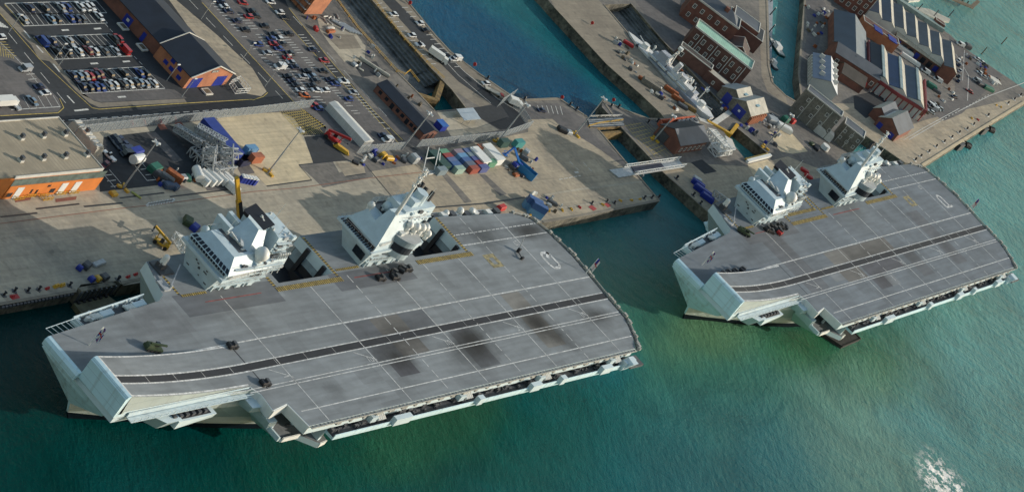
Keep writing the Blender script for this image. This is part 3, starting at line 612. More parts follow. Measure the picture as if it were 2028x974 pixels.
    mb.obj('boat_bay', [M_hull, M_dkgrey, M_white, M_dsteel, mat('bay_floor', (.19, .20, .205), .7, var=.2, scale=.4)], R)
    # starboard galleries
    mb = MB(); g = [(0.5, 1.6), (20, 4.2), (53, 9.4), (53.4, 5.8), (0.5, 0.1)]
    mb.prism([(18, 1.9), (53.2, 5.6), (52.4, 10.2), (17.2, 6.2)], 16.6, 17.4, 0, 1, bottom=True)
    mb.wall([(17.2, 6.2), (52.4, 10.2)], 16.8, 18.8, .3); mb.wall([(17.2, 6.2), (18, 2.3)], 16.8, 18.6, .3)
    for k in range(7): mb.beam((2 + k * 2.4, .3 + k * .25, 20), (1.6 + k * 2.4, 3.2 + k * .3, 19.6), .12)
    mb.beam((1.6, 3.2, 19.6), (17.5, 5.2, 19.6), .14)
    for px, py in ((197, 624), (262, 606)):
        q = P(px, py, 18)
        mb.hexa([(q[0], q[1] - 1.2, 17.4), (q[0] + 6, q[1] - .6, 17.4), (q[0] + 6, q[1] + 1.6, 17.4), (q[0], q[1] + 1, 17.4)], [(q[0] + .3, q[1] - 1.0, 18.5), (q[0] + 6, q[1] - .4, 18.5), (q[0] + 6, q[1] + 1.4, 18.5), (q[0] + .3, q[1] + .8, 18.5)], 0)
        for i in range(4): mb.tube((q[0] - 3.6 + i, q[1] - 1.4, 18.6), (q[0] - 3.6 + i, q[1] + .6, 18.0), .45, n=8, mi=2)
    for i in range(18):
        x = random.uniform(19, 51); y = 3.6 + (x - 18) * .11 + random.uniform(0, 2.6); mb.box(x, x + random.uniform(.5, 2), y, y + .8, 17.4, 17.7 + random.random() * 1.2, 2 if i % 2 else 0)
    mb.prism([(221, 22.2), (266, 19.6), (266, 23.2), (221, 25.6)], 17.0, 17.5, 0, 1, bottom=True); mb.wall([(221, 25.6), (266, 23.2)], 17.2, 18.6, .25, 2)
    for i in range(9):
        x = 224 + i * 4.6; mb.box(x, x + 2.8, 22.4 - i * .25, 24.6 - i * .25, 17.5, 19.2 + (i % 3) * .5, 2 if i % 2 else 3)
    mb.sphere((240, 23.4, 20.2), 1.3, 10, 2); mb.sphere((247, 22.8, 20.0), 1.2, 10, 2); mb.sphere((232, 23.8, 19.6), 1.1, 10, 2)
    each(mb, 'starboard_gallery', [M_hull, M_dkgrey, M_white, M_dsteel], R)
    # gun platform on the starboard shoulder
    mb = MB(); mb.box(62.6, 69, 14.2, 19.6, DZ + .02, DZ + .5, 1); mb.box(63.8, 66.4, 16, 18.4, DZ + .5, DZ + 2.0, 1); mb.tube((65, 17.2, DZ + 1.8), (65, 17.2, DZ + 4.2), 1.05, .95, 12); mb.sphere((65, 17.2, DZ + 4.2), .95, 12)
    mb.tube((64.4, 17, DZ + 2.3), (61.4, 16, DZ + 2.6), .18, mi=1)
    mb.obj('close_in_gun', [M_white, M_dsteel], R)
    mb = MB(); mb.beam((62.0, 9.5, DZ + 1), (69.8, 14.8, DZ + 3.2), .35); mb.box(61.5, 62.3, 9, 9.8, DZ, DZ + 1.4); mb.box(58.6, 61.8, 8.6, 12.5, DZ, DZ + .5)
    mb.obj('deck_crane', [M_steel], R)
    # stern netting and rails
    mb = MB(); se = [(267.5, 19.4), (276.6, 16.2), (280.0, 8.2), (281.6, -3), (280.8, -12), (279.4, -22), (278.3, -33.4), (272.8, -41.6), (268, -46.4)]
    mb.wall([(x + .5, y) for x, y in se], DZ - .5, DZ - .2, 1.1, 0); mb.wall([(x + 1.1, y) for x, y in se], DZ, DZ + .35, .3, 1)
    for i in range(40):
        t = random.random() * (len(se) - 1.001); k = int(t); u = t - k; x = se[k][0] + (se[k + 1][0] - se[k][0]) * u; y = se[k][1] + (se[k + 1][1] - se[k][1]) * u
        mb.box(x + .4, x + 1.6, y - .5, y + .6, DZ - .2, DZ + .3 + random.random() * .5, 1)
    mb.obj('stern_netting', [M_dsteel, mat('netting_grey', (0, 0, 0))], R)
    mb = MB(); mb.box(262, 271, -50.5, -46.2, 16.2, 17.2, 0); mb.hexa([(258, -49.4, 15), (262, -49.4, 15), (262, -46, 15), (258, -46, 15)], [(259, -51.5, 19.8), (262.5, -51.5, 19.8), (263, -48, 19.8), (260, -48, 19.8)], 1)
    mb.box(264, 266, -49, -47.4, 17.2, 18.6, 1); mb.obj('quarter_platform', [M_dkgrey, M_hull], R)
    # flags
    for nm, (x, y), zz, hh, cl in (('ensign_staff', (279.6, -11.5), DZ, 7.0, 'e'), ('jack_staff', (10.8, -5.3), DZ, 7.0, 'j')):
        s_ = MB(); s_.tube((x, y, zz), (x + .3, y, zz + hh), .16, .1, 6); st = s_.obj(nm, [M_white], R)
        fl = MB(); W_, H_ = 2.4, 4.6
        def fp(u, v): return (x + .3 + .35 * sin(u * 5) + u * W_ * .55, y - u * W_ * .5, zz + hh - v * H_ - u * 1.0)
        nx, ny = 9, 9
        for i in range(nx):
            for j in range(ny):
                u, v = (i + .5) / nx, (j + .5) / ny; c = 0
                if abs(u - .5) < .09 or abs(v - .5) < .09: c = 1
                elif cl == 'j': c = 2 if abs(abs(u - .5) - abs(v - .5)) > .12 else 0
                elif u < .45 and v < .45: c = 2
                fl.quad(fp(i / nx, j / ny), fp((i + 1) / nx, j / ny), fp((i + 1) / nx, (j + 1) / ny), fp(i / nx, (j + 1) / ny), c)
        fl.obj('flag', [M_white, M_red, M_blue], st)
    return R
S1 = build_ship((0, 0, 0), 0, True)
TH2 = 0.0307895827; S2L = (349.3036, -12.448, 0)
S2 = build_ship(S2L, TH2, False)
def ship2(x, y, z=DZ): return (S2L[0] + x * cos(TH2) - y * sin(TH2), S2L[1] + x * sin(TH2) + y * cos(TH2), z)
# ================================================================== water and land
def watermat():
    m = bpy.data.materials.new('harbour_water'); m.use_nodes = True; n = m.node_tree.nodes; L = m.node_tree.links; b = n['Principled BSDF']
    g = n.new('ShaderNodeNewGeometry'); co = g.outputs['Position']
    b.inputs['Roughness'].default_value = 0.16; b.inputs['IOR'].default_value = 1.33
    def mth(op, a, bb):
        q = n.new('ShaderNodeMath'); q.operation = op
        for i, v in enumerate((a, bb)):
            if isinstance(v, (int, float)): q.inputs[i].default_value = v
            else: L.new(v, q.inputs[i])
        return q.outputs[0]
    nz = n.new('ShaderNodeTexNoise'); nz.inputs['Scale'].default_value = 0.012; nz.inputs['Detail'].default_value = 5; L.new(co, nz.inputs['Vector'])
    nf = n.new('ShaderNodeTexNoise'); nf.inputs['Scale'].default_value = 0.05; nf.inputs['Detail'].default_value = 6; nf.inputs['Roughness'].default_value = .65; L.new(co, nf.inputs['Vector'])
    col = None
    def mix(fac, a, c):
        mx = n.new('ShaderNodeMix'); mx.data_type = 'RGBA'; L.new(fac, mx.inputs[0])
        if isinstance(a, tuple): mx.inputs[6].default_value = (*a, 1)
        else: L.new(a, mx.inputs[6])
        mx.inputs[7].default_value = (*c, 1); return mx.outputs[2]
    def blob(cx, cy, rx, ry, rot=0, k=1.0):
        v = n.new('ShaderNodeMapping'); v.vector_type = 'TEXTURE'; v.inputs['Location'].default_value = (cx, cy, 0); v.inputs['Rotation'].default_value = (0, 0, rot); v.inputs['Scale'].default_value = (rx, ry, 1e6)
        L.new(co, v.inputs[0]); le = n.new('ShaderNodeVectorMath'); le.operation = 'LENGTH'; L.new(v.outputs[0], le.inputs[0])
        d = mth('ADD', le.outputs['Value'], mth('MULTIPLY', mth('SUBTRACT', nz.outputs[0], 0.5), 1.5))
        d = mth('ADD', d, mth('MULTIPLY', mth('SUBTRACT', nf.outputs[0], 0.5), 0.5))
        mr = n.new('ShaderNodeMapRange'); mr.interpolation_type = 'SMOOTHSTEP'; L.new(d, mr.inputs[0]); mr.inputs[1].default_value = 0.25; mr.inputs[2].default_value = 1.25; mr.inputs[3].default_value = k; mr.inputs[4].default_value = 0
        return mr.outputs[0]
    sp = n.new('ShaderNodeSeparateXYZ'); L.new(co, sp.inputs[0])
    # base colour lightens seaward (towards +x, -y) to suggest the sun glint
    t = mth('ADD', mth('MULTIPLY', sp.outputs[0], 1 / 620.0), mth('MULTIPLY', sp.outputs[1], -0.0004))
    t = mth('ADD', t, mth('MULTIPLY', mth('SUBTRACT', nz.outputs[0], 0.5), 0.55))
    mr = n.new('ShaderNodeMapRange'); L.new(t, mr.inputs[0]); mr.inputs[1].default_value = 0.05; mr.inputs[2].default_value = 1.0
    ramp = n.new('ShaderNodeValToRGB'); L.new(mr.outputs[0], ramp.inputs[0]); cr = ramp.color_ramp
    cr.elements[0].position = 0; cr.elements[0].color = (0.0, 0.036, 0.034, 1); cr.elements[1].position = 1; cr.elements[1].color = (0.070, 0.278, 0.285, 1)
    e = cr.elements.new(0.45); e.color = (0.002, 0.095, 0.106, 1)
    col = ramp.outputs[0]
    # silt and green shallows, at real places
    for (px, py, rx, ry, rot, c, k) in WB: q = P(px, py, 0); col = mix(blob(q[0], q[1], rx, ry, rot, k), col, c)
    # foam flecks in the wash at the seaward corner
    q = P(1885, 1000, 0); fb = blob(q[0], q[1], 40, 15, 0.75, .7)
    vo = n.new('ShaderNodeTexNoise'); vo.inputs['Scale'].default_value = 0.22; vo.inputs['Detail'].default_value = 8; vo.inputs['Roughness'].default_value = .8; L.new(co, vo.inputs['Vector'])
    fm = n.new('ShaderNodeMapRange'); L.new(vo.outputs[0], fm.inputs[0]); fm.inputs[1].default_value = 0.50; fm.inputs[2].default_value = 0.53
    col = mix(mth('MINIMUM', mth('MULTIPLY', mth('MULTIPLY', fb, fm.outputs[0]), 2.2), 1.0), col, (0.85, 0.83, 0.80))
    wp = n.new('ShaderNodeTexNoise'); wp.inputs['Scale'].default_value = 0.022; wp.inputs['Detail'].default_value = 7; wp.inputs['Roughness'].default_value = .62; wp.inputs['Distortion'].default_value = .8; L.new(co, wp.inputs['Vector'])
    wr = n.new('ShaderNodeMapRange'); L.new(wp.outputs[0], wr.inputs[0]); wr.inputs[1].default_value = .3; wr.inputs[2].default_value = .7; wr.inputs[3].default_value = .74; wr.inputs[4].default_value = 1.26
    vs = n.new('ShaderNodeVectorMath'); vs.operation = 'SCALE'; L.new(col, vs.inputs[0]); L.new(wr.outputs[0], vs.inputs['Scale']); L.new(vs.outputs[0], b.inputs['Base Color'])
    # waves: long swell lines running one way, chop, ripple
    def crest(deg, along):
        a_ = n.new('ShaderNodeMapping'); a_.inputs['Rotation'].default_value = (0, 0, RAD(-deg)); L.new(co, a_.inputs[0])
        b_ = n.new('ShaderNodeMapping'); b_.inputs['Scale'].default_value = (along, 1, 1); L.new(a_.outputs[0], b_.inputs[0]); return b_
    mp = crest(-60, 0.20)
    w1 = n.new('ShaderNodeTexNoise'); w1.inputs['Scale'].default_value = 0.19; w1.inputs['Detail'].default_value = 3; w1.inputs['Distortion'].default_value = .6; L.new(mp.outputs[0], w1.inputs['Vector'])
    mp3 = crest(48, 0.45); mp4 = crest(-20, 0.6)
    w3 = n.new('ShaderNodeTexNoise'); w3.inputs['Scale'].default_value = 0.9; w3.inputs['Detail'].default_value = 5; w3.inputs['Roughness'].default_value = .7; L.new(mp4.outputs[0], w3.inputs['Vector'])
    w2 = n.new('ShaderNodeTexNoise'); w2.inputs['Scale'].default_value = 0.33; w2.inputs['Detail'].default_value = 6; w2.inputs['Roughness'].default_value = .7; L.new(mp3.outputs[0], w2.inputs['Vector'])
    mrx = n.new('ShaderNodeMapRange'); L.new(mth('ADD', sp.outputs[0], mth('MULTIPLY', sp.outputs[1], -0.6)), mrx.inputs[0]); mrx.inputs[1].default_value = 250; mrx.inputs[2].default_value = 650; mrx.inputs[3].default_value = 0.15; mrx.inputs[4].default_value = 1.0
    h = mth('ADD', mth('ADD', mth('MULTIPLY', mth('MULTIPLY', w1.outputs[0], 2.6), mrx.outputs[0]), mth('MULTIPLY', w3.outputs[0], 0.3)), mth('MULTIPLY', w2.outputs[0], mth('ADD', mth('MULTIPLY', mrx.outputs[0], 1.5), 0.6)))
    ml = mth('ADD', mth('MULTIPLY', mrx.outputs[0], 0.26), 0.05); L.new(ml, b.inputs['Specular IOR Level'])
    h = mth('MULTIPLY', h, mth('ADD', mth('MULTIPLY', wp.outputs[0], 1.7), 0.25))
    bp = n.new('ShaderNodeBump'); bp.inputs['Strength'].default_value = 0.7; bp.inputs['Distance'].default_value = 1.0; L.new(h, bp.inputs['Height']); L.new(bp.outputs[0], b.inputs['Normal'])
    return m
WB = [(700, 900, 120, 36, 0.2, (0.000, 0.062, 0.040), .75), (1080, 870, 90, 30, 0.1, (0.004, 0.085, 0.065), .6), (1300, 640, 55, 45, 0.3, (0.042, 0.160, 0.110), .85), (1500, 730, 120, 30, 0.1, (0.050, 0.180, 0.120), .8),
      (1700, 720, 100, 28, 0.1, (0.040, 0.165, 0.095), .85), (840, 850, 70, 16, .15, (0.022, 0.110, 0.060), .6), (1390, 660, 50, 18, .1, (0.10, 0.22, 0.12), .8), (1010, 110, 90, 60, -1.0, (0.0, 0.062, 0.135), .95), (1150, 120, 60, 18, -1.0, (0.004, 0.125, 0.150), .8), (1480, 890, 120, 40, 0, (0.012, 0.120, 0.140), .6), (1720, 880, 70, 40, .5, (0.13, 0.29, 0.24), .6), (1600, 680, 40, 14, .1, (0.028, 0.13, 0.055), .7)]
mb = MB(); S_ = 30000
mb.sheet([(-S_, -S_), (S_, -S_), (S_, S_), (-S_, S_)], 0.0); struct('water', mb, [watermat()])
# ---- ground materials
def groundmat(name, col, dirt, s1=0.05, s2=0.6, rough=0.9, slab=None, streak=None):
    m = bpy.data.materials.new(name); m.use_nodes = True; n = m.node_tree.nodes; L = m.node_tree.links; b = n['Principled BSDF']; b.inputs['Roughness'].default_value = rough
    g = n.new('ShaderNodeNewGeometry'); co = g.outputs['Position']
    a = n.new('ShaderNodeTexNoise'); a.inputs['Scale'].default_value = s1; a.inputs['Detail'].default_value = 8; a.inputs['Roughness'].default_value = .7; L.new(co, a.inputs['Vector'])
    c = n.new('ShaderNodeTexNoise'); c.inputs['Scale'].default_value = s2; c.inputs['Detail'].default_value = 5; L.new(co, c.inputs['Vector'])
    ad = n.new('ShaderNodeMath'); ad.operation = 'ADD'; L.new(a.outputs[0], ad.inputs[0])
    ml = n.new('ShaderNodeMath'); ml.operation = 'MULTIPLY'; ml.inputs[1].default_value = .45; L.new(c.outputs[0], ml.inputs[0]); L.new(ml.outputs[0], ad.inputs[1])
    mr = n.new('ShaderNodeMapRange'); L.new(ad.outputs[0], mr.inputs[0]); mr.inputs[1].default_value = .58; mr.inputs[2].default_value = .88
    mx = n.new('ShaderNodeMix'); mx.data_type = 'RGBA'; mx.inputs[6].default_value = (*dirt, 1); mx.inputs[7].default_value = (*col, 1); L.new(mr.outputs[0], mx.inputs[0]); out = mx.outputs[2]
    st = n.new('ShaderNodeMapping'); st.inputs['Scale'].default_value = (.03, .8, 1); L.new(co, st.inputs[0])
    sn = n.new('ShaderNodeTexNoise'); sn.inputs['Scale'].default_value = 1; sn.inputs['Detail'].default_value = 5; sn.inputs['Roughness'].default_value = .7; sn.inputs['Distortion'].default_value = .5; L.new(st.outputs[0], sn.inputs['Vector'])
    vo = n.new('ShaderNodeTexNoise'); vo.inputs['Scale'].default_value = .28; vo.inputs['Detail'].default_value = 3; L.new(co, vo.inputs['Vector'])
    vr = n.new('ShaderNodeMapRange'); L.new(vo.outputs[0], vr.inputs[0]); vr.inputs[1].default_value = .62; vr.inputs[2].default_value = .74; vr.inputs[3].default_value = 1; vr.inputs[4].default_value = .74
    sr = n.new('ShaderNodeMapRange'); L.new(sn.outputs[0], sr.inputs[0]); sr.inputs[1].default_value = .35; sr.inputs[2].default_value = .65; sr.inputs[3].default_value = .84; sr.inputs[4].default_value = 1.06
    sm = n.new('ShaderNodeMath'); sm.operation = 'MULTIPLY'; L.new(sr.outputs[0], sm.inputs[0]); L.new(vr.outputs[0], sm.inputs[1])
    s2 = n.new('ShaderNodeVectorMath'); s2.operation = 'SCALE'; L.new(out, s2.inputs[0]); L.new(sm.outputs[0], s2.inputs['Scale']); out = s2.outputs[0]
    if slab:
        mp = n.new('ShaderNodeMapping'); mp.inputs['Rotation'].default_value = (0, 0, slab[2]); mp.inputs['Scale'].default_value = (1 / slab[0], 1 / slab[1], 0); L.new(co, mp.inputs[0])
        fl = n.new('ShaderNodeVectorMath'); fl.operation = 'FLOOR'; L.new(mp.outputs[0], fl.inputs[0])
        wn = n.new('ShaderNodeTexWhiteNoise'); L.new(fl.outputs[0], wn.inputs[0])
        fr = n.new('ShaderNodeVectorMath'); fr.operation = 'FRACTION'; L.new(mp.outputs[0], fr.inputs[0]); sp = n.new('ShaderNodeSeparateXYZ'); L.new(fr.outputs[0], sp.inputs[0])
        mn = n.new('ShaderNodeMath'); mn.operation = 'MINIMUM'; L.new(sp.outputs[0], mn.inputs[0]); L.new(sp.outputs[1], mn.inputs[1])
        lt = n.new('ShaderNodeMapRange'); L.new(mn.outputs[0], lt.inputs[0]); lt.inputs[1].default_value = 0; lt.inputs[2].default_value = .035; lt.inputs[3].default_value = .82; lt.inputs[4].default_value = 1
        k = n.new('ShaderNodeMapRange'); L.new(wn.outputs[0], k.inputs[0]); k.inputs[3].default_value = 1 - slab[3]; k.inputs[4].default_value = 1 + slab[3]
        m3 = n.new('ShaderNodeMath'); m3.operation = 'MULTIPLY'; L.new(lt.outputs[0], m3.inputs[0]); L.new(k.outputs[0], m3.inputs[1])
        sc = n.new('ShaderNodeVectorMath'); sc.operation = 'SCALE'; L.new(out, sc.inputs[0]); L.new(m3.outputs[0], sc.inputs['Scale']); out = sc.outputs[0]
    L.new(out, b.inputs['Base Color'])
    bp = n.new('ShaderNodeBump'); bp.inputs['Strength'].default_value = .2; bp.inputs['Distance'].default_value = .1; L.new(c.outputs[0], bp.inputs['Height']); L.new(bp.outputs[0], b.inputs['Normal'])
    return m
G_conc = groundmat('quay_concrete', (0.45, 0.375, 0.265), (0.27, 0.235, 0.18), slab=(9, 14, 0.02, .05))
G_grey = groundmat('grey_yard', (0.21, 0.19, 0.165), (0.10, 0.097, 0.092))
G_asph = groundmat('asphalt', (0.031, 0.037, 0.044), (0.018, 0.022, 0.027))
G_asph2 = groundmat('worn_asphalt', (0.145, 0.135, 0.13), (0.085, 0.082, 0.083))
G_pale = groundmat('pale_concrete', (0.62, 0.51, 0.33), (0.45, 0.38, 0.26), slab=(6, 6, .02, .04))
G_lgrey = groundmat('light_grey_concrete', (0.48, 0.42, 0.315), (0.32, 0.29, 0.23), slab=(7, 7, .02, .06))
G_wall = groundmat('quay_wall_stone', (0.22, 0.195, 0.145), (0.035, 0.035, 0.028), s1=.12, s2=.9, slab=(4, 4, .3, .2))
G_dock = groundmat('dock_stone', (0.16, 0.17, 0.165), (0.05, 0.056, 0.058), s1=.2, s2=1.2)
G_path = groundmat('footpath', (0.27, 0.235, 0.18), (0.19, 0.165, 0.13))
G_red = groundmat('red_surfacing', (0.30, 0.10, 0.06), (0.2, 0.08, 0.06))
# ---- land outline (photo pixels at quay level)
main = PP([(-500, 640), (0, 603), (150, 577), (160, 563), (232, 556), (240, 562), (290, 551)]) + [(70, 25.5), (250, 26.5)]
main += PP([(1075, 441), (1180, 423), (1306, 398), (1268, 353), (1239, 321), (1185, 257), (1165, 236), (1163.5, 232.5), (1126.6, 208), (1108, 195.5), (1037, 198.6), (1015, 192), (948, 146), (893, 104), (862, 71), (803.6, 0), (740, -80), (500, -380)])
L3 = PP([(1193, 198), (1221, 211), (1252, 224), (1285, 236), (1318, 237.5), (1309, 226), (1272, 190), (1203, 129), (1098, 15), (1085, 0), (950, -140), (1300, -300), (1480, -250), (1519, 0), (1522, 130), (1530, 165), (1556, 190), (1580, 205),
         (1587, 190), (1581, 150), (1594, 0), (1600, -160), (1800, -150), (1790, 12), (1880, 68), (1910, 95), (1968, 135.5), (2028, 176), (2050, 191), (2028, 203.5), (1920, 270), (1826, 328.6), (1792, 322), (1711, 267.6), (1682, 300)])
# the quay under the second carrier's starboard side
q2 = [ship2(266, 27)[:2], ship2(60, 27)[:2]]
L3 += [P(1700, 330), P(1420, 440)] + PP([(1411, 428), (1312.5, 340), (1284.7, 311), (1230, 254), (1192, 212)])
dock1 = PP([(668, 0), (708, 55), (785, 142), (828, 185), (861, 220), (923, 214), (895, 178), (853, 135.5), (736, 0), (700, -60), (620, -60)])
dock2 = PP([(1196, 10), (1240, 62), (1318, 160), (1388, 237), (1412, 246), (1447, 222), (1385, 160), (1310, 78), (1250, 8)])
lock3 = PP([(1434, 262), (1457, 251), (1522, 305), (1478, 318)])
def rev(l): return l[::-1]
mb = MB(); mb.prism(main, -8, QZ, 0, 1, holes=[rev(dock1)]); struct('ground', mb, [G_wall, G_grey])
mb = MB(); mb.prism(L3, -8, QZ, 0, 1, holes=[rev(dock2), rev(lock3)]); struct('ground', mb, [G_wall, G_grey])
# ================================================================== ground sheets and markings
Wp = lambda *a: list(a)
def sheet(name, px, m, k=1, world=False):
    mb = MB(); mb.sheet(px if world else PP(px), QZ + .01 * k, 0); o = mb.obj(name, [m]); return tag(o, kind='structure')
east = PP([(1075, 441), (1306, 398), (1262, 352), (1180, 290), (1104, 246), (1096, 236), (1046, 237), (1046, 262), (850, 302), (718, 322), (782, 397)])
sheet('quay_paving', [(250, 26.6)] + east + [P(830, 455)], G_conc, 1, True)
west = PP([(-300, 612), (0, 603), (150, 577), (160, 563), (232, 556), (240, 562), (290, 551)]) + [(70, 25.6), (249.8, 26.6), P(830, 455)] + PP([(782, 397), (718, 322), (690, 320), (640, 300), (600, 222), (450, 235), (125, 268), (-300, 300)])
sheet('quay_paving', west, G_lgrey, 1, True)
sheet('road', [(-300, 262), (0, 251), (500, 216), (606, 206), (400, 0), (330, -100), (-300, -100)], G_asph, 2)
sheet('pavement', [(-100, 70), (0, 85), (36, 115), (115, 195), (122, 212), (115, 222), (0, 229), (-100, 235)], G_asph2, 3)
sheet('pavement', [(0, 28), (10, 38), (62, 90), (77, 118), (98, 122), (150, 180), (178, 205), (196, 213), (370, 203), (365, 196), (200, 204), (185, 200), (158, 180), (105, 115), (60, 72), (0, 12), (-30, -20), (-40, -10)], G_path, 3)
sheet('pavement', [(160, 187), (325, 176), (345, 178), (370, 195), (200, 203), (186, 199)], G_asph2, 3)
sheet('pavement', [(320, -20), (382, 66), (471, 154), (489, 186), (517, 191), (528, 182), (500, 136), (431, 71), (348, 0), (335, -20)], G_conc, 3)
sheet('car_park', [(385, -20), (400, 6), (585, 206), (640, 252), (705, 300), (720, 297), (790, 285), (711, 197), (662, 151), (572, 52), (523, 0), (510, -20)], G_asph2, 4)
sheet('road', [(523, 0), (572, 52), (662, 151), (711, 197), (790, 285), (830, 300), (805, 283), (735, 215), (700, 170), (650, 115), (572, 17), (560, -10), (515, -10)], G_asph, 5)
sheet('hardstanding', [(628, 35), (663, 50), (706, 68), (724, 92), (722, 122), (682, 123), (652, 87), (634, 61)], G_lgrey, 2)
sheet('hardstanding', [(640, 66), (700, 70), (716, 96), (672, 98)], G_path, 3)
sheet('hardstanding', [(699, 126), (745, 122), (760, 148), (717, 153)], G_asph, 2)
sheet('quay_road', [(738, 0), (757, 0), (855, 109), (908, 162), (972, 206), (950, 212), (895, 178), (853, 135.5)], G_path, 1)
sheet('quay_road', [(757, 0), (855, 109), (908, 162), (972, 206), (1005, 232), (1032, 226), (985, 195), (920, 143), (890, 108), (782, 0)], G_asph, 2)
sheet('quay_road', [(782, 0), (890, 108), (920, 143), (985, 195), (1012, 192), (948, 146), (893, 104), (862, 71), (803, 0)], G_path, 1)
sheet('hardstanding', [(1043, 206), (1103, 205), (1163, 239), (1160, 250), (1108, 248), (1093, 235), (1046, 237), (1030, 222)], G_asph2, 3)
sheet('hardstanding', [(1110, 248), (1160, 250), (1190, 280), (1240, 321), (1234, 326), (1175, 288)], G_asph2, 4)
sheet('hardstanding', [(923, 216), (975, 208), (1032, 228), (1046, 252), (991, 257), (948, 232)], G_asph, 3)
sheet('hardstanding', [(866, 223), (925, 218), (948, 233), (988, 258), (895, 273)], G_lgrey, 3)
sheet('hardstanding', [(735, 215), (860, 223), (895, 273), (985, 262), (985, 268), (830, 293), (806, 283)], G_asph2, 1)
sheet('hardstanding', [(428, 232), (470, 226), (555, 223), (575, 238), (597, 268), (612, 300), (620, 322), (505, 342), (475, 300)], G_pale, 3)
sheet('hardstanding', [(503, 342), (588, 324), (617, 357), (528, 369)], G_pale, 5)
sheet('hardstanding', [(592, 327), (659, 320), (672, 342), (723, 326), (740, 350), (640, 372)], G_grey, 3)
sheet('hardstanding', [(665, 322), (718, 320), (724, 344), (684, 350)], G_conc, 4)
sheet('hardstanding', [(602, 271), (643, 268), (688, 318.6), (620, 323)], G_asph, 4)
sheet('hardstanding', [(554, 221.5), (603, 218.5), (646, 252), (643, 267), (600, 269), (597, 258), (582, 234)], G_asph, 4)
sheet('car_park', [(205, 272), (305, 260), (312, 250), (332, 247), (380, 262), (425, 318), (455, 345), (400, 356), (315, 367), (198, 380), (196, 360), (204, 335), (203, 300)], G_asph, 3)
sheet('hardstanding', [(290, 263), (308, 262), (362, 318), (345, 322)], G_asph2, 4)
sheet('hardstanding', [(467, 327), (492, 325), (505, 343), (478, 347)], G_asph2, 4)
sheet('hardstanding', [(410, 378), (451, 375), (445, 362), (400, 362)], G_asph2, 4)
sheet('hardstanding', [(310, 246), (318, 258), (332, 256), (322, 243)], G_red, 4)
sheet('hardstanding', [(345, 243), (352, 254), (366, 252), (358, 240)], G_red, 4)
sheet('hardstanding', [(868, 339), (880, 339), (935, 400), (920, 402)], G_grey, 3)
sheet('hardstanding', [(949, 346), (960, 345), (1004, 385), (990, 388)], G_grey, 3)
sheet('hardstanding', [(690, 322), (812, 296), (850, 303), (860, 320), (700, 345)], G_grey, 2)
sheet('hardstanding', [(1190, 206), (1245, 232), (1300, 250), (1262, 262), (1232, 254)], G_asph2, 2)
# far side
sheet('road', [(1098, 15), (1203, 129), (1272, 190), (1309, 226), (1322, 237), (1400, 262), (1400, 248), (1388, 240), (1318, 163), (1240, 66), (1190, 6), (1150, -40), (1080, -20)], G_path, 1)
sheet('pavement', [(1310, 78), (1385, 158), (1447, 220), (1470, 214), (1440, 190), (1400, 150), (1340, 85), (1262, 8)], G_asph2, 1)
sheet('pavement', [(1230, -60), (1262, 8), (1340, 85), (1390, 60), (1360, 0), (1330, -60)], G_asph2, 2)
sheet('quay_path', [(1503, -40), (1519, 0), (1522, 130), (1530, 165), (1556, 190), (1560, 208), (1520, 182), (1508, 150), (1504, 60)], G_path, 2)
sheet('hardstanding', [(1522, 262), (1560, 255), (1600, 300), (1570, 305), (1545, 300)], G_pale, 2)
sheet('hardstanding', [(1480, 326), (1520, 316), (1560, 350), (1500, 360)], G_pale, 2)
sheet('hardstanding', [(1290, 318), (1480, 330), (1560, 310), (1610, 330), (1660, 350), (1480, 400), (1411, 425), (1314, 342)], G_conc, 1)
sheet('road', [(1368, 322), (1390, 316), (1420, 340), (1395, 345)], G_asph, 3)
sheet('quay_paving', [(1616, 180), (1645, 205), (1700, 205), (1765, 262), (1826, 240), (1880, 225), (2040, 188), (2028, 203), (1920, 269), (1826, 328), (1792, 322), (1711, 267)], G_conc, 1)
sheet('pavement', [(1690, 190), (1735, 180), (1760, 205), (1715, 235), (1692, 215)], G_asph, 2)
sheet('road', [(1842, 195), (1880, 200), (1968, 140), (1985, 150), (1905, 225), (1870, 240), (1850, 228)], G_asph2, 2)
sheet('road', [(1880, 70), (1910, 97), (1968, 137), (1985, 150), (1950, 170), (1915, 200), (1890, 200), (1893, 150), (1880, 110)], G_asph2, 3)
sheet('pavement', [(1594, 0), (1600, 60), (1584, 148), (1590, 185), (1612, 175), (1618, 100), (1640, 20), (1620, -20)], G_asph2, 1)
# ---- painted lines (one set of markings per surface)
def lines(name, items, m=None, k=7, parent=None):
    mb = MB()
    for it in items:
        pts, w_ = it[0], it[1]; dash = it[2] if len(it) > 2 else None
        mb.line(PP(pts), w_, QZ + .01 * k, 0, dash)
    return tag(mb.obj(name, [m or M_line]), kind='structure')
def bays(TL, TR, BL, BR, n, s=6.492, ends=True):
    f = lambda a, b, t: (a[0] + (b[0] - a[0]) * t, a[1] + (b[1] - a[1]) * t)
    r = []
    for i in range(n + 1): a = f(TL, TR, i / n); b = f(BL, BR, i / n); r.append(([(a[0] / s, a[1] / s), (b[0] / s, b[1] / s)], .22))
    for a, b in ((TL, TR), (BL, BR)): r.append(([(a[0] / s, a[1] / s), (b[0] / s, b[1] / s)], .3))
    return r
it = bays((60, 50), (1235, 15), (190, 190), (1370, 170), 17) + bays((190, 190), (1270, 172), (300, 340), (1380, 302), 16)
it += bays((430, 485), (1420, 440), (570, 625), (1560, 585), 15) + bays((570, 625), (1560, 585), (680, 770), (1700, 725), 15)
it += bays((410, 460), (920, 432), (488, 532), (985, 497), 15, 3.246) + bays((488, 532), (985, 497), (530, 603), (1060, 570), 15, 3.246)
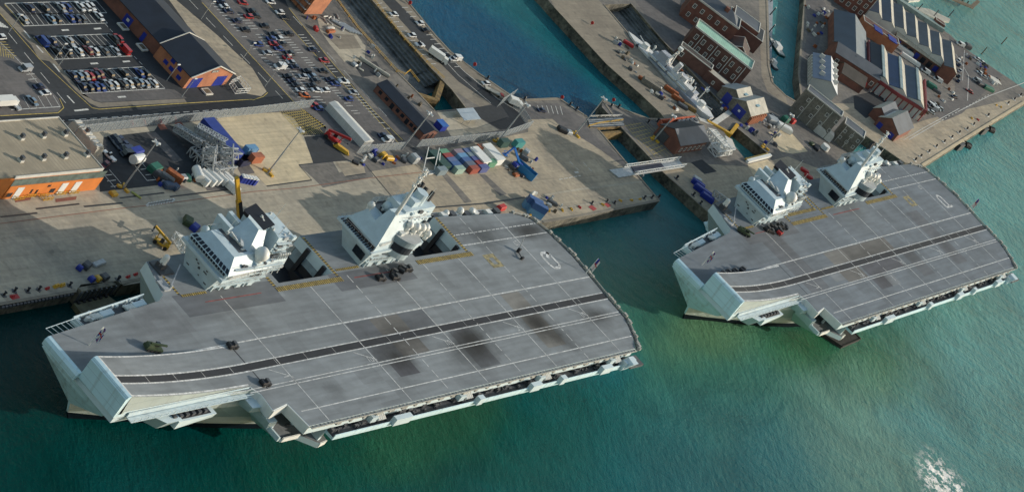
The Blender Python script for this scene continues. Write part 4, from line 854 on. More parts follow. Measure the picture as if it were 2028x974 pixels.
for a, b in (((47, 61), (60, 77)), ((72, 91), (85, 105)), ((105, 127), (118, 143)), ((122, 61), (136, 60)), ((186, 58), (200, 57)), ((179, 127), (194, 126)), ((243, 123), (257, 122)), ((233, 193), (249, 192)), ((133, 190), (147, 205)), ((147, 220), (175, 217))):
    it.append(([a, b], .7))
for a, b, d in (((16, 66), (130, 205), (5, 4)), ((374, 0), (560, 196), (5, 4.2)), ((0, 248), (500, 213), (3.4, 2)), ((500, 213), (600, 206), (3.4, 2)), ((580, 33), (766, 231), (5, 4.5)), ((208, 48), (228, 70), (1.5, 1)), ((265, 112), (283, 130), (1.5, 1))):
    it.append(([a, b], .28, d))
it += [([(0, 84), (36, 120), (84, 176), (66, 178)], .25), ([(40, 126), (48, 126)], .3), ([(52, 148), (68, 147)], .25), ([(56, 158), (72, 157)], .25), ([(22, 218), (118, 212)], .3)]
for i in range(6): it.append(([(30 + i * 15, 193 - i * .6), (44 + i * 15, 217 - i * .8)], .2))
for i in range(5): it.append(([(-4 + i * 4.2, 41 + i * 3), (-2 + i * 4.2, 54 + i * .5)], .8))
lines('car_park_markings', it)
it = []
f = lambda a, b, t: (a[0] + (b[0] - a[0]) * t, a[1] + (b[1] - a[1]) * t)
for i in range(34):   # car park two: short bay ticks in six files
    t = i / 33
    for (a, b, dx) in (((418, 8), (600, 205), 10), ((470, 30), (640, 215), 15), ((545, 60), (700, 225), 13), ((590, 70), (760, 255), 12)):
        q = f(a, b, t)
        if random.random() < .8: it.append(([q, (q[0] + dx, q[1] - .4)], .22))
lines('car_park_markings', it, k=6)
it = [([(0, 230), (115, 224), (126, 214), (118, 196)], .28), ([(500, 197.5), (350, 206), (196, 217), (182, 214), (150, 185), (78, 118), (0, 28)], .28), ([(500, 199), (521, 192), (530, 184)], .25), ([(400, 6), (585, 206), (640, 252)], .35),
      ([(523, 0), (572, 52), (662, 151), (711, 197), (790, 285)], .3), ([(572, 17), (650, 115), (735, 215), (797, 278)], .3), ([(9, 10), (30, 33), (47, 52)], .3), ([(66, 74), (88, 98), (106, 119)], .3)]
for i in range(12): it.append(([(554 + i * 4.4, 221.5 - i * .3), (598 + i * 3.9, 268 - i * .2)], .22))
for i in range(9): it.append(([(560 + i * 4.5, 226 + i * 5), (604 + i * 5, 220 + i * 3.6)], .22))
for i in range(9): it.append(([(1236 + i * 6, 244), (1290 + i * 8, 312 - i * .5)], .2)); it.append(([(1238 + i * 7, 250 + i * 7), (1270 + i * 6, 244 + i * 6.4)], .2))
for i in range(6): it.append(([(-2 + i * 3, 84 + i * 5), (12 + i * 4, 84 + i * 5.4)], .2)); it.append(([(0 + i * 5, 92 + i * 4), (2 + i * 5, 112 + i * 1)], .2))
lines('hatch_markings', it, M_yline, 8)
it = [([(902, 125), (920, 143), (985, 196), (1028, 222)], .35), ([(862, 100), (908, 150), (972, 205)], .3)]
for i in range(6): it.append(([(1064 + i * 9, 209 + i * .3), (1069 + i * 9, 222 + i * 1.2)], .3))
for i in range(14): it.append(([(744 + i * 8.2, 8 + i * 9.2), (757 + i * 8.2, 7 + i * 9.2)], .25)); it.append(([(796 + i * 8, 16 + i * 9), (808 + i * 8, 15.4 + i * 9)], .25))
it += [([(1107, 356), (1150, 348)], .3, (3, 1)), ([(1128, 320), (1148, 340)], .3, (2, 1)), ([(1155, 322), (1172, 340)], .3, (2, 1)), ([(1138, 342), (1145, 341)], .8), ([(876, 228), (884, 232)], .3)]
for i in range(10): it.append(([(290 + i * 5.4, 408 - i * .9), (297 + i * 5.4, 402 - i * .9)], .8))
for i in range(7): it.append(([(841 + i * 3.5, 338 - i * .2), (845 + i * 3.5, 344 - i * .2)], .7))
it += [([(189, 327), (214, 372)], .25), ([(214, 372), (240, 368)], .0)] if False else []
for i in range(3): it.append(([(268 + i * 10, 325 + i * 11), (285 + i * 10, 323 + i * 11)], .25)); it.append(([(205 + i * 7, 348 + i * 11), (222 + i * 7, 346 + i * 11)], .25))
it += [([(262, 322), (291, 358), (309, 356), (280, 322)], .25), ([(200, 340), (228, 372)], .25), ([(216, 336), (240, 364)], .25)]
it += [([(1756, 267), (1790, 277), (1836, 250), (1900, 215)], .3), ([(1800, 277), (1880, 230), (1960, 190), (2040, 160)], .35), ([(1862, 240), (1958, 188)], .3, (3, 3))]
it += [([(1910, 100), (1906, 160)], .3), ([(1893, 108), (1918, 150), (1916, 200)], .35)]
lines('quay_markings', it, k=8)
lines('quay_red_line', [([(0, 443), (246, 412), (339, 402), (499, 380), (594, 372), (723, 354), (847, 340)], .22)], mat('faded_red', (.28, .10, .06), .8), 7)
it = [([(71, 414), (157, 404)], .6), ([(166, 409.5), (243, 402)], .6), ([(237, 392.5), (325, 382)], .55), ([(336, 390), (451, 376)], .55), ([(0, 430), (74, 422)], .6), ([(528, 369), (617, 357)], .5), ([(592, 327), (659, 320)], .4), ([(684, 350), (724, 344)], .4),
      ([(960, 403), (1040, 391)], .7), ([(723, 326), (782, 397)], .4), ([(592, 327), (617, 357)], .3), ([(850, 412), (960, 403)], .6)]
lines('drain_channel', it, M_black, 7)
lines('rail_kerb', [([(1077, 387), (1137, 377), (1271, 360)], 1.0), ([(1104, 413), (1292, 387)], .9), ([(185, 412), (300, 398)], .3)], G_lgrey, 9)
# coping along the quay edges
def coping(name, px, w_=1.0, h=.18, m=G_path, world=False):
    pts = px if world else PP(px); mb = MB(); mb.wall(pts, QZ + .005, QZ + h, w_); return tag(mb.obj(name, [m]), kind='structure')
coping('kerb', [(-300, 611), (0, 602.2), (150, 576)]); coping('kerb', [(240, 561), (290, 550)]); coping('kerb', [(1075, 440), (1180, 422), (1305, 397), (1268, 353), (1239, 321), (1186, 258)])
coping('kerb', [(1163, 232), (1126, 207.7), (1108, 195.5), (1037, 198.6), (1015, 192), (948, 146), (893, 104), (862, 71), (804, 0)]); coping('kerb', [(1098, 15), (1203, 129), (1272, 190), (1310, 226), (1318, 237), (1285, 236), (1252, 224), (1193, 199), (1232, 254), (1290, 315), (1312, 340), (1410, 427)])
coping('kerb', [(1826, 328), (1920, 269.5), (2028, 203)], 1.4, .3, G_pale); coping('kerb', [(1790, 321), (1711, 267)]); coping('kerb', [(1594, 0), (1582, 148), (1587, 190), (1580, 204), (1556, 190), (1530, 165), (1522, 130), (1519, 0)], 1.2)
coping('kerb', [(668, 0), (708, 55), (785, 142), (828, 185), (861, 220)], .8); coping('kerb', [(736, 0), (853, 135), (895, 178), (922, 213)], .8)
coping('kerb', [(1196, 10), (1240, 62), (1318, 160), (1388, 237)], .8); coping('kerb', [(1447, 222), (1385, 160), (1310, 78), (1250, 8)], .8)
# stepped altars inside the dry docks
def altar(px0, px1, n, depth, inset, mname='dock_step'):
    for side, pts in ((1, PP(px0)), (-1, PP(px1))):
        mb = MB()
        for k in range(n):
            for a, b in zip(pts, pts[1:]):
                L_ = hypot(b[0] - a[0], b[1] - a[1]); nx, ny = (b[1] - a[1]) / L_ * side, -(b[0] - a[0]) / L_ * side
                z1 = QZ - .2 - k * depth / n; o0, o1 = 0, inset * (k + 1) / n
                mb.quad((a[0] - nx * o0, a[1] - ny * o0, z1 - depth / n), (b[0] - nx * o0, b[1] - ny * o0, z1 - depth / n), (b[0] - nx * o1, b[1] - ny * o1, z1 - depth / n), (a[0] - nx * o1, a[1] - ny * o1, z1 - depth / n))
                op = inset * k / n
                mb.quad((a[0] - nx * o1, a[1] - ny * o1, z1 - depth / n), (b[0] - nx * o1, b[1] - ny * o1, z1 - depth / n), (b[0] - nx * o1, b[1] - ny * o1, z1 - 2 * depth / n), (a[0] - nx * o1, a[1] - ny * o1, z1 - 2 * depth / n))
        tag(mb.obj(mname, [G_dock]), kind='structure')
mb = MB(); mb.sheet(PP([(668, 0), (708, 55), (785, 142), (826, 183), (880, 162), (853, 135.5), (736, 0), (700, -60), (620, -60)]), .12); struct('dock_floor', mb, [G_dock])
mb = MB(); mb.sheet(PP([(1196, 10), (1240, 62), (1318, 160), (1388, 237), (1412, 246), (1447, 222), (1385, 160), (1310, 78), (1250, 8)]), .12); struct('dock_floor', mb, [G_dock])
altar([(650, -20), (708, 55), (785, 142), (824, 180)], [(720, -20), (853, 135.5), (873, 157)], 5, 4.2, 9)
altar([(1200, 14), (1240, 62), (1318, 160), (1384, 232)], [(1254, 12), (1310, 78), (1385, 160), (1442, 216)], 5, 4.2, 7.5)
# ================================================================== buildings
B_brick = brickmat('red_brick', (0.20, 0.080, 0.055), (0.10, 0.045, 0.035))
B_brick2 = brickmat('orange_brick', (0.40, 0.16, 0.08), (0.28, 0.11, 0.06))
B_brickd = brickmat('old_brown_brick', (0.135, 0.068, 0.052), (0.075, 0.035, 0.028))
B_stone = groundmat('old_stone_wall', (0.25, 0.225, 0.18), (0.13, 0.12, 0.10), s1=.15, s2=1.2)
R_slate = mat('slate_roof', (0.016, 0.024, 0.040), .7, var=.18, scale=.12, world=True)
R_slate2 = mat('grey_slate_roof', (0.10, 0.115, 0.135), .65, var=.15, scale=.12, world=True)
R_blue = mat('blue_grey_roof', (0.055, 0.085, 0.13), .6, var=.15, scale=.12, world=True)
R_dblue = mat('deep_blue_roof', (0.015, 0.05, 0.14), .55, var=.15, scale=.12, world=True)
R_cream = mat('cream_roof_sheet', (0.43, 0.41, 0.345), .7, var=.16, scale=.3, world=True)
R_copper = mat('copper_green_roof', (0.32, 0.54, 0.42), .7, var=.12, scale=.3, stripe=(0, .9, .1, (0.2, 0.34, 0.27)))
R_felt = mat('ribbed_felt_roof', (0.34, 0.29, 0.21), .85, var=.15, scale=.15, stripe=(0, 1.6, .22, (0.27, 0.235, 0.175)))
M_trim = mat('white_trim', (0.6, 0.58, 0.52), .7, var=.1)
M_orange = mat('orange_wall_paint', (0.66, 0.20, 0.035), .6, var=.08, scale=.2)
M_bluedoor = mat('blue_door_paint', (0.008, 0.025, 0.26), .5, var=.1)
M_shed = mat('white_sheet_metal', (0.55, 0.56, 0.53), .5, var=.08, scale=.3, stripe=(0, 1.2, .12, (0.45, 0.46, 0.44)))
M_glaz = mat('patent_glazing', (0.13, 0.17, 0.15), .4, var=.3, scale=.4)
def frame(pA, pB, pC, z):
    A, B, C = P(*pA, z), P(*pB, z), P(*pC, z); a = ang(A, B); L_ = hypot(B[0] - A[0], B[1] - A[1])
    W_ = -(C[0] - A[0]) * sin(a) + (C[1] - A[1]) * cos(a)
    return A, a, L_, W_
def building(name, label, org, a, cat='building', group=None): return thing(name, label, cat, (org[0], org[1], QZ), a, group)
def gable(name, label, org, a, L_, W_, eave, ridge, wall, roof, roof2=None, over=.4, windows=(), doors=(), cat='building', group=None, off=.5, trim=True, wname='window', wm=None, ends=None):
    """gabled block: local x along the ridge, y across. windows: (face, u, z, w, h) face in 'S' (y=0) 'N' (y=W) 'E' (x=L) 'W' (x=0)"""
    t = building(name, label, org, a, cat, group); yr = W_ * off
    mb = MB(); c = [(0, 0), (L_, 0), (L_, W_), (0, W_)]
    for i in range(4): p, q = c[i], c[(i + 1) % 4]; mb.quad((*p, -.05), (*q, -.05), (*q, eave), (*p, eave))
    for x in (0, L_): mb.tri((x, 0, eave), (x, W_, eave), (x, yr, ridge))
    mb.obj('wall', [wall], t)
    s = 1 if W_ > 0 else -1; ey = over * s; th = .25; k = (ridge - eave) / abs(yr) * over; k2 = (ridge - eave) / abs(W_ - yr) * over
    for (y0, z0, mi, nm) in ((-ey, eave - k, 0, 'roof'), (W_ + ey, eave - k2, 1, 'roof')):
        r_ = MB(); r_.hexa([(-over, y0, z0), (L_ + over, y0, z0), (L_ + over, yr, ridge), (-over, yr, ridge)], [(-over, y0, z0 + th), (L_ + over, y0, z0 + th), (L_ + over, yr, ridge + th), (-over, yr, ridge + th)])
        r_.obj(nm, [roof if mi == 0 else (roof2 or roof)], t)
    if trim:
        for x in (-over - .12, L_ + over + .12):
            r_ = MB(); r_.beam((x, -ey, eave - k + .2), (x, yr, ridge + .35), .3, .35); r_.beam((x, W_ + ey, eave - k2 + .2), (x, yr, ridge + .35), .3, .35); r_.obj('verge', [M_trim], t)
    openings(t, L_, W_, windows, wname, wm or M_glass); openings(t, L_, W_, doors, 'door', M_bluedoor)
    return t
def openings(t, L_, W_, lst, nm, m_):
    s = 1 if W_ > 0 else -1; d = .06
    for (f, u, z, w_, h) in lst:
        mb = MB()
        if f == 'S': mb.box(u - w_ / 2, u + w_ / 2, min(-d * s, 0), max(-d * s, 0), z, z + h)
        elif f == 'N': mb.box(u - w_ / 2, u + w_ / 2, min(W_, W_ + d * s), max(W_, W_ + d * s), z, z + h)
        elif f == 'W': mb.box(-d, 0, u - w_ / 2, u + w_ / 2, z, z + h)
        else: mb.box(L_, L_ + d, u - w_ / 2, u + w_ / 2, z, z + h)
        o = mb.obj(nm, [m_], t)
        if nm == 'window' and w_ > .9 and m_ is M_glass:
            fr = MB(); e = .14; dd = d + .05
            def bar(u0, u1, z0, z1):
                if f == 'S': fr.box(u0, u1, min(-dd * s, 0), max(-dd * s, 0), z0, z1)
                elif f == 'N': fr.box(u0, u1, min(W_, W_ + dd * s), max(W_, W_ + dd * s), z0, z1)
                elif f == 'W': fr.box(-dd, 0, u0, u1, z0, z1)
                else: fr.box(L_, L_ + dd, u0, u1, z0, z1)
            bar(u - w_ / 2 - e, u - w_ / 2 + e, z - e, z + h + e); bar(u + w_ / 2 - e, u + w_ / 2 + e, z - e, z + h + e); bar(u - w_ / 2, u + w_ / 2, z - e, z + e); bar(u - w_ / 2, u + w_ / 2, z + h - e, z + h + e); bar(u - .06, u + .06, z, z + h)
            fr.obj('frame', [M_trim], o)
def flat(name, label, org, a, L_, W_, h, wall, roof, par=.5, windows=(), doors=(), cat='building', group=None, wm=None):
    t = building(name, label, org, a, cat, group); mb = MB(); y0, y1 = min(0, W_), max(0, W_); mb.box(0, L_, y0, y1, -.05, h); mb.obj('wall', [wall], t)
    r_ = MB(); r_.box(.35, L_ - .35, y0 + .35, y1 - .35, h, h + .08); r_.obj('roof', [roof], t)
    if par:
        r_ = MB(); 
        for (a0, a1, b0, b1) in ((0, L_, y0, y0 + .34), (0, L_, y1 - .34, y1), (0, .34, y0 + .35, y1 - .35), (L_ - .34, L_, y0 + .35, y1 - .35)): r_.box(a0, a1, b0, b1, h + .01, h + par)
        r_.obj('parapet', [M_trim], t)
    openings(t, L_, W_, windows, 'window', wm or M_glass); openings(t, L_, W_, doors, 'door', M_bluedoor)
    return t
# -- long brick warehouse, top left
A, a, L1_, W1 = frame((378.3, 152.5), (319, 89), (466, 148.5), QZ + 5.2)
W1 = abs(W1); s = -1
dr = [('W', -W1 * .2, 0, 6, 4.2), ('W', -W1 * .78, 0, 6, 4.2)]
wl = building_w = gable('brick_warehouse', 'brick warehouse with slate roof, blue gable doors and small nameplate on its gable', A, RAD(91.5), L1_, -W1, 5.2, 9.2, B_brick2, R_slate, windows=[], doors=dr, cat='warehouse')
# side towards the car park is local y=0? (x grows north): west side = +y
for k, (u, zz) in enumerate(((2.5, 1.0), (4.0, 3.4), (6.5, 1.2), (7.5, 3.6), (9.5, 1.4))):
    mb = MB(); mb.box(u, u + 1.9, 0, .06, zz, zz + 1.4); mb.obj('window', [M_bluedoor], wl)
mb = MB(); mb.box(-.08, 0, -W1 * .58, -W1 * .42, 6.3, 7.4); o = mb.obj('nameplate', [M_black], wl)
tb = MB()
for i in range(7): tb.box(-.12, -.08, -W1 * .575 + i * .55, -W1 * .575 + i * .55 + .3, 6.95 - (i % 2) * .1, 7.25)
for i in range(7): tb.box(-.12, -.08, -W1 * .575 + i * .55, -W1 * .575 + i * .55 + .3, 6.4, 6.7 + (i % 2) * .1)
tb.obj('lettering', [M_trim], o)
d_ = (cos(RAD(91.5)), sin(RAD(91.5))); A2 = (A[0] + d_[0] * (L1_ + .2) + .8, A[1] + d_[1] * (L1_ + .2))
wr = gable('brick_warehouse', 'longer rear half of the brick warehouse with a slate roof and three blue loading doors', A2, RAD(91.5), 62, -(W1 - 1.8), 4.8, 8.2, B_brick, R_slate, cat='warehouse')
for u in (6.5, 13.5, 30, 33): mb = MB(); mb.box(u, u + (3.6 if u != 6.5 else 1.6), 0, .06, .1, 3.4); mb.obj('door', [M_bluedoor], wr)
for u in (13.5, 30): mb = MB(); mb.box(u + 1.2, u + 2.4, .06, .1, 1.4, 2.4); mb.obj('sign', [M_trim], wr)
for k, u in enumerate((4, 14, 30)):   # raised loading kerbs
    mb = MB(); x, y = A2[0] + d_[0] * u - 2.4, A2[1] + d_[1] * u; mb.box(x - 1.8, x + 1.4, y - 1.8, y + 1.8, QZ, QZ + .5); mb.box(x - 1.2, x + .9, y - 1.2, y + 1.2, QZ + .5, QZ + .56, 1)
    tag(mb.obj('planter', [M_trim, M_wood]), 'square walled planter beside the warehouse side wall, ' + ('nearest its step in the roof' if k == 0 else 'between the two door signs' if k == 1 else 'farthest towards the top'), 'planter')
mb = MB(); x, y = P(409, 183); mb.box(x - 2, x + 2, y - 1.5, y + 1.5, QZ, QZ + .5); mb.box(x - 1.5, x + 1.5, y - 1, y + 1, QZ + .5, QZ + .56, 1); tag(mb.obj('planter', [M_trim, M_wood]), 'square walled planter in front of the blue gable doors', 'planter')
# bin store cage beside the gable
mb = MB(); q = PP([(453, 168), (470, 160), (490, 184), (465, 186)])
for k in range(4):
    for z_ in (.1, 1.1, 2.1): mb.beam((*q[k], QZ + z_), (*q[(k + 1) % 4], QZ + z_), .14)
for k in range(4):
    for j in range(3): x = q[k][0] + (q[(k + 1) % 4][0] - q[k][0]) * j / 3; y = q[k][1] + (q[(k + 1) % 4][1] - q[k][1]) * j / 3; mb.beam((x, y, QZ), (x, y, QZ + 2.2), .14)
tag(mb.obj('railing', [M_white]), 'white railed enclosure at the right corner of the brick warehouse', 'railing')
# -- brick block under scaffold, top
A = P(602, 29); bb = flat('brick_block', 'tall brick block with scaffolding on its side at the top edge', A, 0, 11.5, 14, 10, B_brick2, R_slate, .3, cat='building')
mb = MB()
for i in range(5):
    for j in range(4): mb.beam((-1.4, .5 + i * 3.2, 0), (-1.4, .5 + i * 3.2, 10.5), .16); mb.beam((-1.4, .5, 2 + j * 2.6), (-1.4, 13.5, 2 + j * 2.6), .16); mb.beam((-1.4, .5 + i * 3.2, 2 + j * 2.6), (0, .5 + i * 3.2, 2 + j * 2.6), .12)
for j in range(3): mb.box(-1.6, -.1, .2, 13.8, 2.1 + j * 2.6, 2.2 + j * 2.6)
sc = tag(mb.obj('scaffolding', [M_steel]), 'scaffolding clamped to the left side of the tall brick block', 'scaffolding'); sc.location = (A[0], A[1], QZ)
# -- long narrow brick office by dock
A, a, Lb, Wb = frame((840.5, 265), (748, 168), (866.7, 260), QZ + 3.0)
ws = [('S', u, 1.0, 1.5, 1.2) for u in (2.5, 4.6, 6.8, 9.3, 12, 14.5, 17, 19.8, 22.5)]
b3 = gable('brick_office', 'long low brick building with dark roof between the road and the dry dock', A, a, Lb, -abs(Wb), 3.0, 4.6, B_brick, R_slate, trim=False, cat='building')
for i, u in enumerate((3, 5.2, 7.4, 10, 12.6, 15.4, 18.6, 22)):
    mb = MB(); mb.box(u, u + 1.5, 0, .07, .2 if i in (2, 5) else 1.0, 2.3); mb.obj('door' if i in (2, 5) else 'window', [M_glass], b3)
for u in (3, 6.5): mb = MB(); mb.box(-.07, 0, -u - 1, -u, .2, 2.4); mb.obj('window', [M_glass], b3)
bl = P(873, 262); mb = MB(); mb.hexa([(0, 0, 0), (4, 0, 0), (4, 3.4, 0), (0, 3.4, 0)], [(0, 0, 2.2), (4, 0, 2.2), (4, 3.4, 2.6), (0, 3.4, 2.6)]); mb.box(-.2, 4.2, -.2, 3.6, 2.62, 2.8, 1)
x_ = mb.obj('storage_box', [M_blue, mat('tarpaulin_blue', (.02, .12, .42), .5)]); x_.location = (bl[0] - 1.2, bl[1] + .2, QZ); tag(x_, 'bright blue covered store at the end of the long brick office', 'shed')
# -- long white shed
A, a, Ls, Ws = frame((722, 282), (652.7, 205), (742, 271), QZ + 2.6)
gable('long_shed', 'long low white metal shed standing in the second car park', A, RAD(90.5), Ls, -5.6, 2.7, 3.4, M_shed, mat('pale_roof', (.62, .62, .58), .6, var=.08), trim=False, over=.1, cat='shed')
mb = MB(); mb.box(-1.6, 0, -4.6, -2.6, 0, .9); sx = mb.obj('step', [M_shed], None); sx.location = (A[0] , A[1] - 0, QZ); tag(sx, 'white access step at the near end of the long white shed', 'step')
sx.location = (A[0] + 1.2, A[1] - 1.2, QZ)
# -- orange building
A, a, Lo, Do = frame((29, 349.4), (201.8, 332.4), (121.7, 247.7), QZ + 9)
ob = building('dockside_workshop', 'big orange fronted dockside workshop with a wide ribbed flat roof', A, 0, 'workshop')
mb = MB(); mb.box(-30, Lo, 0, Do + 3, -.05, 8.6); mb.obj('wall', [M_orange], ob)
mb = MB(); mb.box(0, Lo + .2, -.2, Do + 3.2, 8.6, 9.0); mb.box(-30, -.02, -.1, Do + 3.2, 8.5, 9.0); r_ = mb.obj('roof', [R_felt], ob)
mb = MB(); mb.wall([(0, -.3), (Lo + .3, -.3)], 8.3, 9.3, .3); mb.wall([(Lo + .3, -.3), (Lo + .3, Do + 3.3)], 8.4, 9.2, .3); mb.wall([(0, Do + 3.3), (Lo + .3, Do + 3.3)], 8.4, 9.3, .4); mb.obj('gutter', [M_trim], ob)
for i in range(4):
    for j in range(2):
        q = P(*[(36, 65), (83, 59), (124, 53), (159, 47)][i] if 0 else ((40 + i * 43.5, 319 - i * 3.6) if j == 0 else (41 + i * 43, 275 - i * 3.8)), QZ + 9)
        v = MB(); x, y = q[0] - A[0], q[1] - A[1]; v.box(x - .8, x + .8, y - .8, y + .8, 9.0, 9.7, 1); v.box(x - .55, x + .55, y - .55, y + .55, 9.7, 10.9, 0); v.obj('roof_vent', [M_dsteel, M_trim], ob)
Fw = P(3, 395); fx0, fy0 = Fw[0] - A[0], Fw[1] - A[1]; Fe = P(186, 374); fx1 = Fe[0] - A[0]
mb = MB(); mb.box(fx0, fx1, fy0, -.02, -.05, 5.0); mb.obj('wall', [M_orange], ob)['label'] = 'low sunlit orange front range'
mb = MB(); mb.quad((fx0, fy0 + .1, 5.05), (fx1, fy0 + .1, 5.05), (fx1, -.03, 7.6), (fx0, -.03, 7.6)); mb.tri((fx0, fy0 + .1, 5), (fx0, 0, 5), (fx0, 0, 7.6)); mb.tri((fx1, fy0 + .1, 5), (fx1, 0, 5), (fx1, 0, 7.6)); mb.obj('roof_glazing', [M_glaz], ob)
for u in (.13, .60, .745):
    x = fx0 + (fx1 - fx0) * u; mb = MB(); mb.box(x - 1.5, x + 1.5, fy0 - .1, fy0 - .02, .1, 4.3); mb.obj('roller_door', [M_white], ob)
for u, w_, z_ in ((.05, 2.2, .8), (.5, 2.2, .8), (.27, .8, 1.4), (.33, .9, 1.0)):
    x = fx0 + (fx1 - fx0) * u; mb = MB(); mb.box(x - w_ / 2, x + w_ / 2, fy0 - .08, fy0 - .02, z_, z_ + 1.6); mb.obj('window', [M_glass], ob)
x = fx0 + (fx1 - fx0) * .43; mb = MB(); mb.box(x - .7, x + .7, fy0 - .08, fy0 - .02, 3.4, 4.2); mb.obj('sign', [M_glass], ob)
for i, (px, py) in enumerate(((38, 396), (60, 391), (86, 390), (94, 397), (121, 386), (146, 384))):
    q = P(px, py); mb = MB()
    for z_ in (.3, 1.1): mb.beam((-2, 0, z_), (2, 0, z_), .14); mb.beam((2, 0, z_), (2, 1.2, z_), .14); mb.beam((-2, 0, z_), (-2, 1.2, z_), .14)
    for x in (-2, 0, 2): mb.beam((x, 0, 0), (x, 0, 1.15), .14)
    o = mb.obj('barrier', [M_yellow]); o.location = (q[0], q[1], QZ); tag(o, 'yellow guard rail before the orange workshop, ' + ORD[i] + ' from its left end', 'barrier', 'guard rails of the orange workshop')
for i in range(2):
    q = PP([(30 + i * 80, 401), (60 + i * 90, 396), (62 + i * 90, 389), (30 + i * 80, 394)]); mb = MB(); mb.sheet(q, QZ + .06); tag(mb.obj('pavement', [G_red]), kind='structure')
# white greenhouse-like lean-to east of it
q = P(175, 268); mb = MB(); mb.hexa([(0, 0, 0), (4.2, 0, 0), (4.2, 13, 0), (0, 13, 0)], [(.4, .4, 2.8), (3.8, .4, 2.8), (3.8, 12.6, 2.8), (.4, 12.6, 2.8)])
t = thing('open_topped_cabin', 'pale ribbed cabin row beside the ribbed roof of the orange workshop', 'cabin', (P(187, 309)[0] - 1, P(187, 309)[1], QZ), 0)
mb.obj('body', [R_cream], t); mb = MB()
for i in range(7): mb.box(.6, 3.6, .8 + i * 1.75, 1.9 + i * 1.75, 2.82, 3.2)
mb.obj('roof_rib', [M_trim], t)
# ================= far bank
E_h = []
def on(px, py, z=QZ): return P(px, py, z)
# copper roof building
A, a, Lg, Wg = frame((1377, 54.5), (1484, 137), (1486, 111), QZ + 10)
Wg = 11.5; gw = []
for i in range(7): gw += [('S', 3 + i * 3.9, 5.6, 1.3, 2.4), ('S', 3 + i * 3.9, 1.6, 1.3, 2.2)]
gb = flat('brick_store', 'long brown brick building with a pale copper green roof', A, a, Lg + 1, Wg, 10, B_brickd, R_copper, .7, windows=gw, cat='building')
for i in range(4): mb = MB(); mb.box(5 + i * 7.7, 5.25 + i * 7.7, -.3, -.06, 0, 9.6); mb.obj('drainpipe', [M_white], gb)
# lower annex in front
q = P(1348, 91, QZ + 5.5); an = flat('brick_annex', 'low brown brick annex with a white window in front of the green roof', q, a, 17, 5.5, 5.5, B_brickd, mat('dark_flat_roof', (.06, .05, .045), .85), .4, windows=[('S', 2.5, 1.8, 1.6, 2)], cat='building')
# Georgian blocks with slate roofs
A, a, Lx, Wx = frame((1386, 0), (1449, 37), (1476, 20), QZ + 11); a = RAD(-62)
gw = [('S', 3 + i * 4.2, z_, 1.3, 2) for i in range(5) for z_ in (2, 6.8)]
A = P(1374, -6, QZ + 11)
g1 = flat('georgian_block', 'tall red brick block with sash windows and an arched doorway under a grey hipped roof', A, a, 25, 13, 11, B_brick, R_slate2, .8, windows=gw, cat='building')
mb = MB(); mb.add([(1, 1, 11.1), (24, 1, 11.1), (24, 12, 11.1), (1, 12, 11.1), (6, 6.5, 14.5), (19, 6.5, 14.5)], [(0, 1, 5, 4), (1, 2, 5), (2, 3, 4, 5), (3, 0, 4)]); mb.obj('roof', [R_slate2], g1)
mb = MB(); mb.box(10.2, 12.6, -.12, -.02, .2, 3.4); mb.tube((11.4, -.02, 3.4), (11.4, -.12, 3.4), 1.2, n=14); mb.obj('door', [M_glass], g1)
mb = MB(); mb.box(15, 17, 4, 6, 12, 15); mb.obj('chimney', [B_brick], g1)
A = P(1454, 30, QZ + 9); g2 = flat('brick_pavilion', 'square red brick pavilion with a sunlit cream end wall near the boat moorings', A, RAD(28), 13, -14, 9, B_brick, R_slate2, .3, cat='building')
mb = MB(); mb.box(-.5, 0, -14, -.2, 0, 9.1) if 0 else mb.quad((13.08, -14, 0), (13.08, -.2, 0), (13.08, -.2, 9), (13.08, -14, 9)); mb.obj('end_wall', [M_trim], g2)
A = P(1444, 35, QZ + 7); sk = flat('skylight_store', 'low black roofed building with seven white skylights in a line', A, RAD(28), 15, -19, 7, B_brickd, M_black, .2, cat='building')
for i in range(7): mb = MB(); mb.box(9, 13, -2.6 - i * 2.3, -2.0 - i * 2.3, 7.1, 7.3); mb.obj('skylight', [M_trim], sk)
A = P(1450, 84, QZ + 7); gable('brown_cottage', 'small brown roofed house tucked against the green copper roof', A, RAD(28), 12, -10, 5, 8, B_brickd, mat('brown_tiles', (.07, .05, .045), .8), cat='house')
# cream roof shed + two blue-doored sheds
A = P(1402, 140, QZ + 4.5); cs = flat('lean_to_shed', 'narrow dark shed with a cream flat roof beside the blue doored sheds', A, RAD(-72), 21, 5.5, 4.5, B_brickd, R_cream, 0, windows=[('S', 5, 1, 1, 1.4)], cat='shed')
for i, (q, lab) in enumerate((((1432, 171), 'twin gabled shed with blue door and one skylight, the one nearer the green roof'), ((1452, 194), 'twin gabled shed with blue door and a brick arcade along its side'))):
    A = P(*q, QZ + 5); L_ = 15 + i * 4; sh = gable('boat_shed', lab, A, RAD(4), L_, -11, 4.8, 8.0, B_stone, mat('zinc_roof', (.32, .34, .35), .5, var=.1), R_cream, trim=False, cat='shed', group='twin blue doored sheds')
    mb = MB(); mb.box(-.08, -.01, -8.5, -3.0, 0, 4.6); mb.obj('door', [M_bluedoor], sh)
    mb = MB(); mb.beam((L_ * .5 - 1.5, -7.8, 6.95), (L_ * .5 + 1.8, -7.8, 6.95), 2.2, .3); mb.obj('skylight', [mat('sky_panel', (.25, .38, .42), .3)], sh)
    if i:
        for k in range(8): mb = MB(); mb.box(1 + k * 2.2, 2.0 + k * 2.2, -12.2, -11.1, 0, 4.2); mb.obj('pillar', [B_brick2], sh)
        mb = MB(); mb.box(-.14, -.09, -6.2, -5.2, 2.2, 3.2); mb.obj('sign', [M_white], sh)
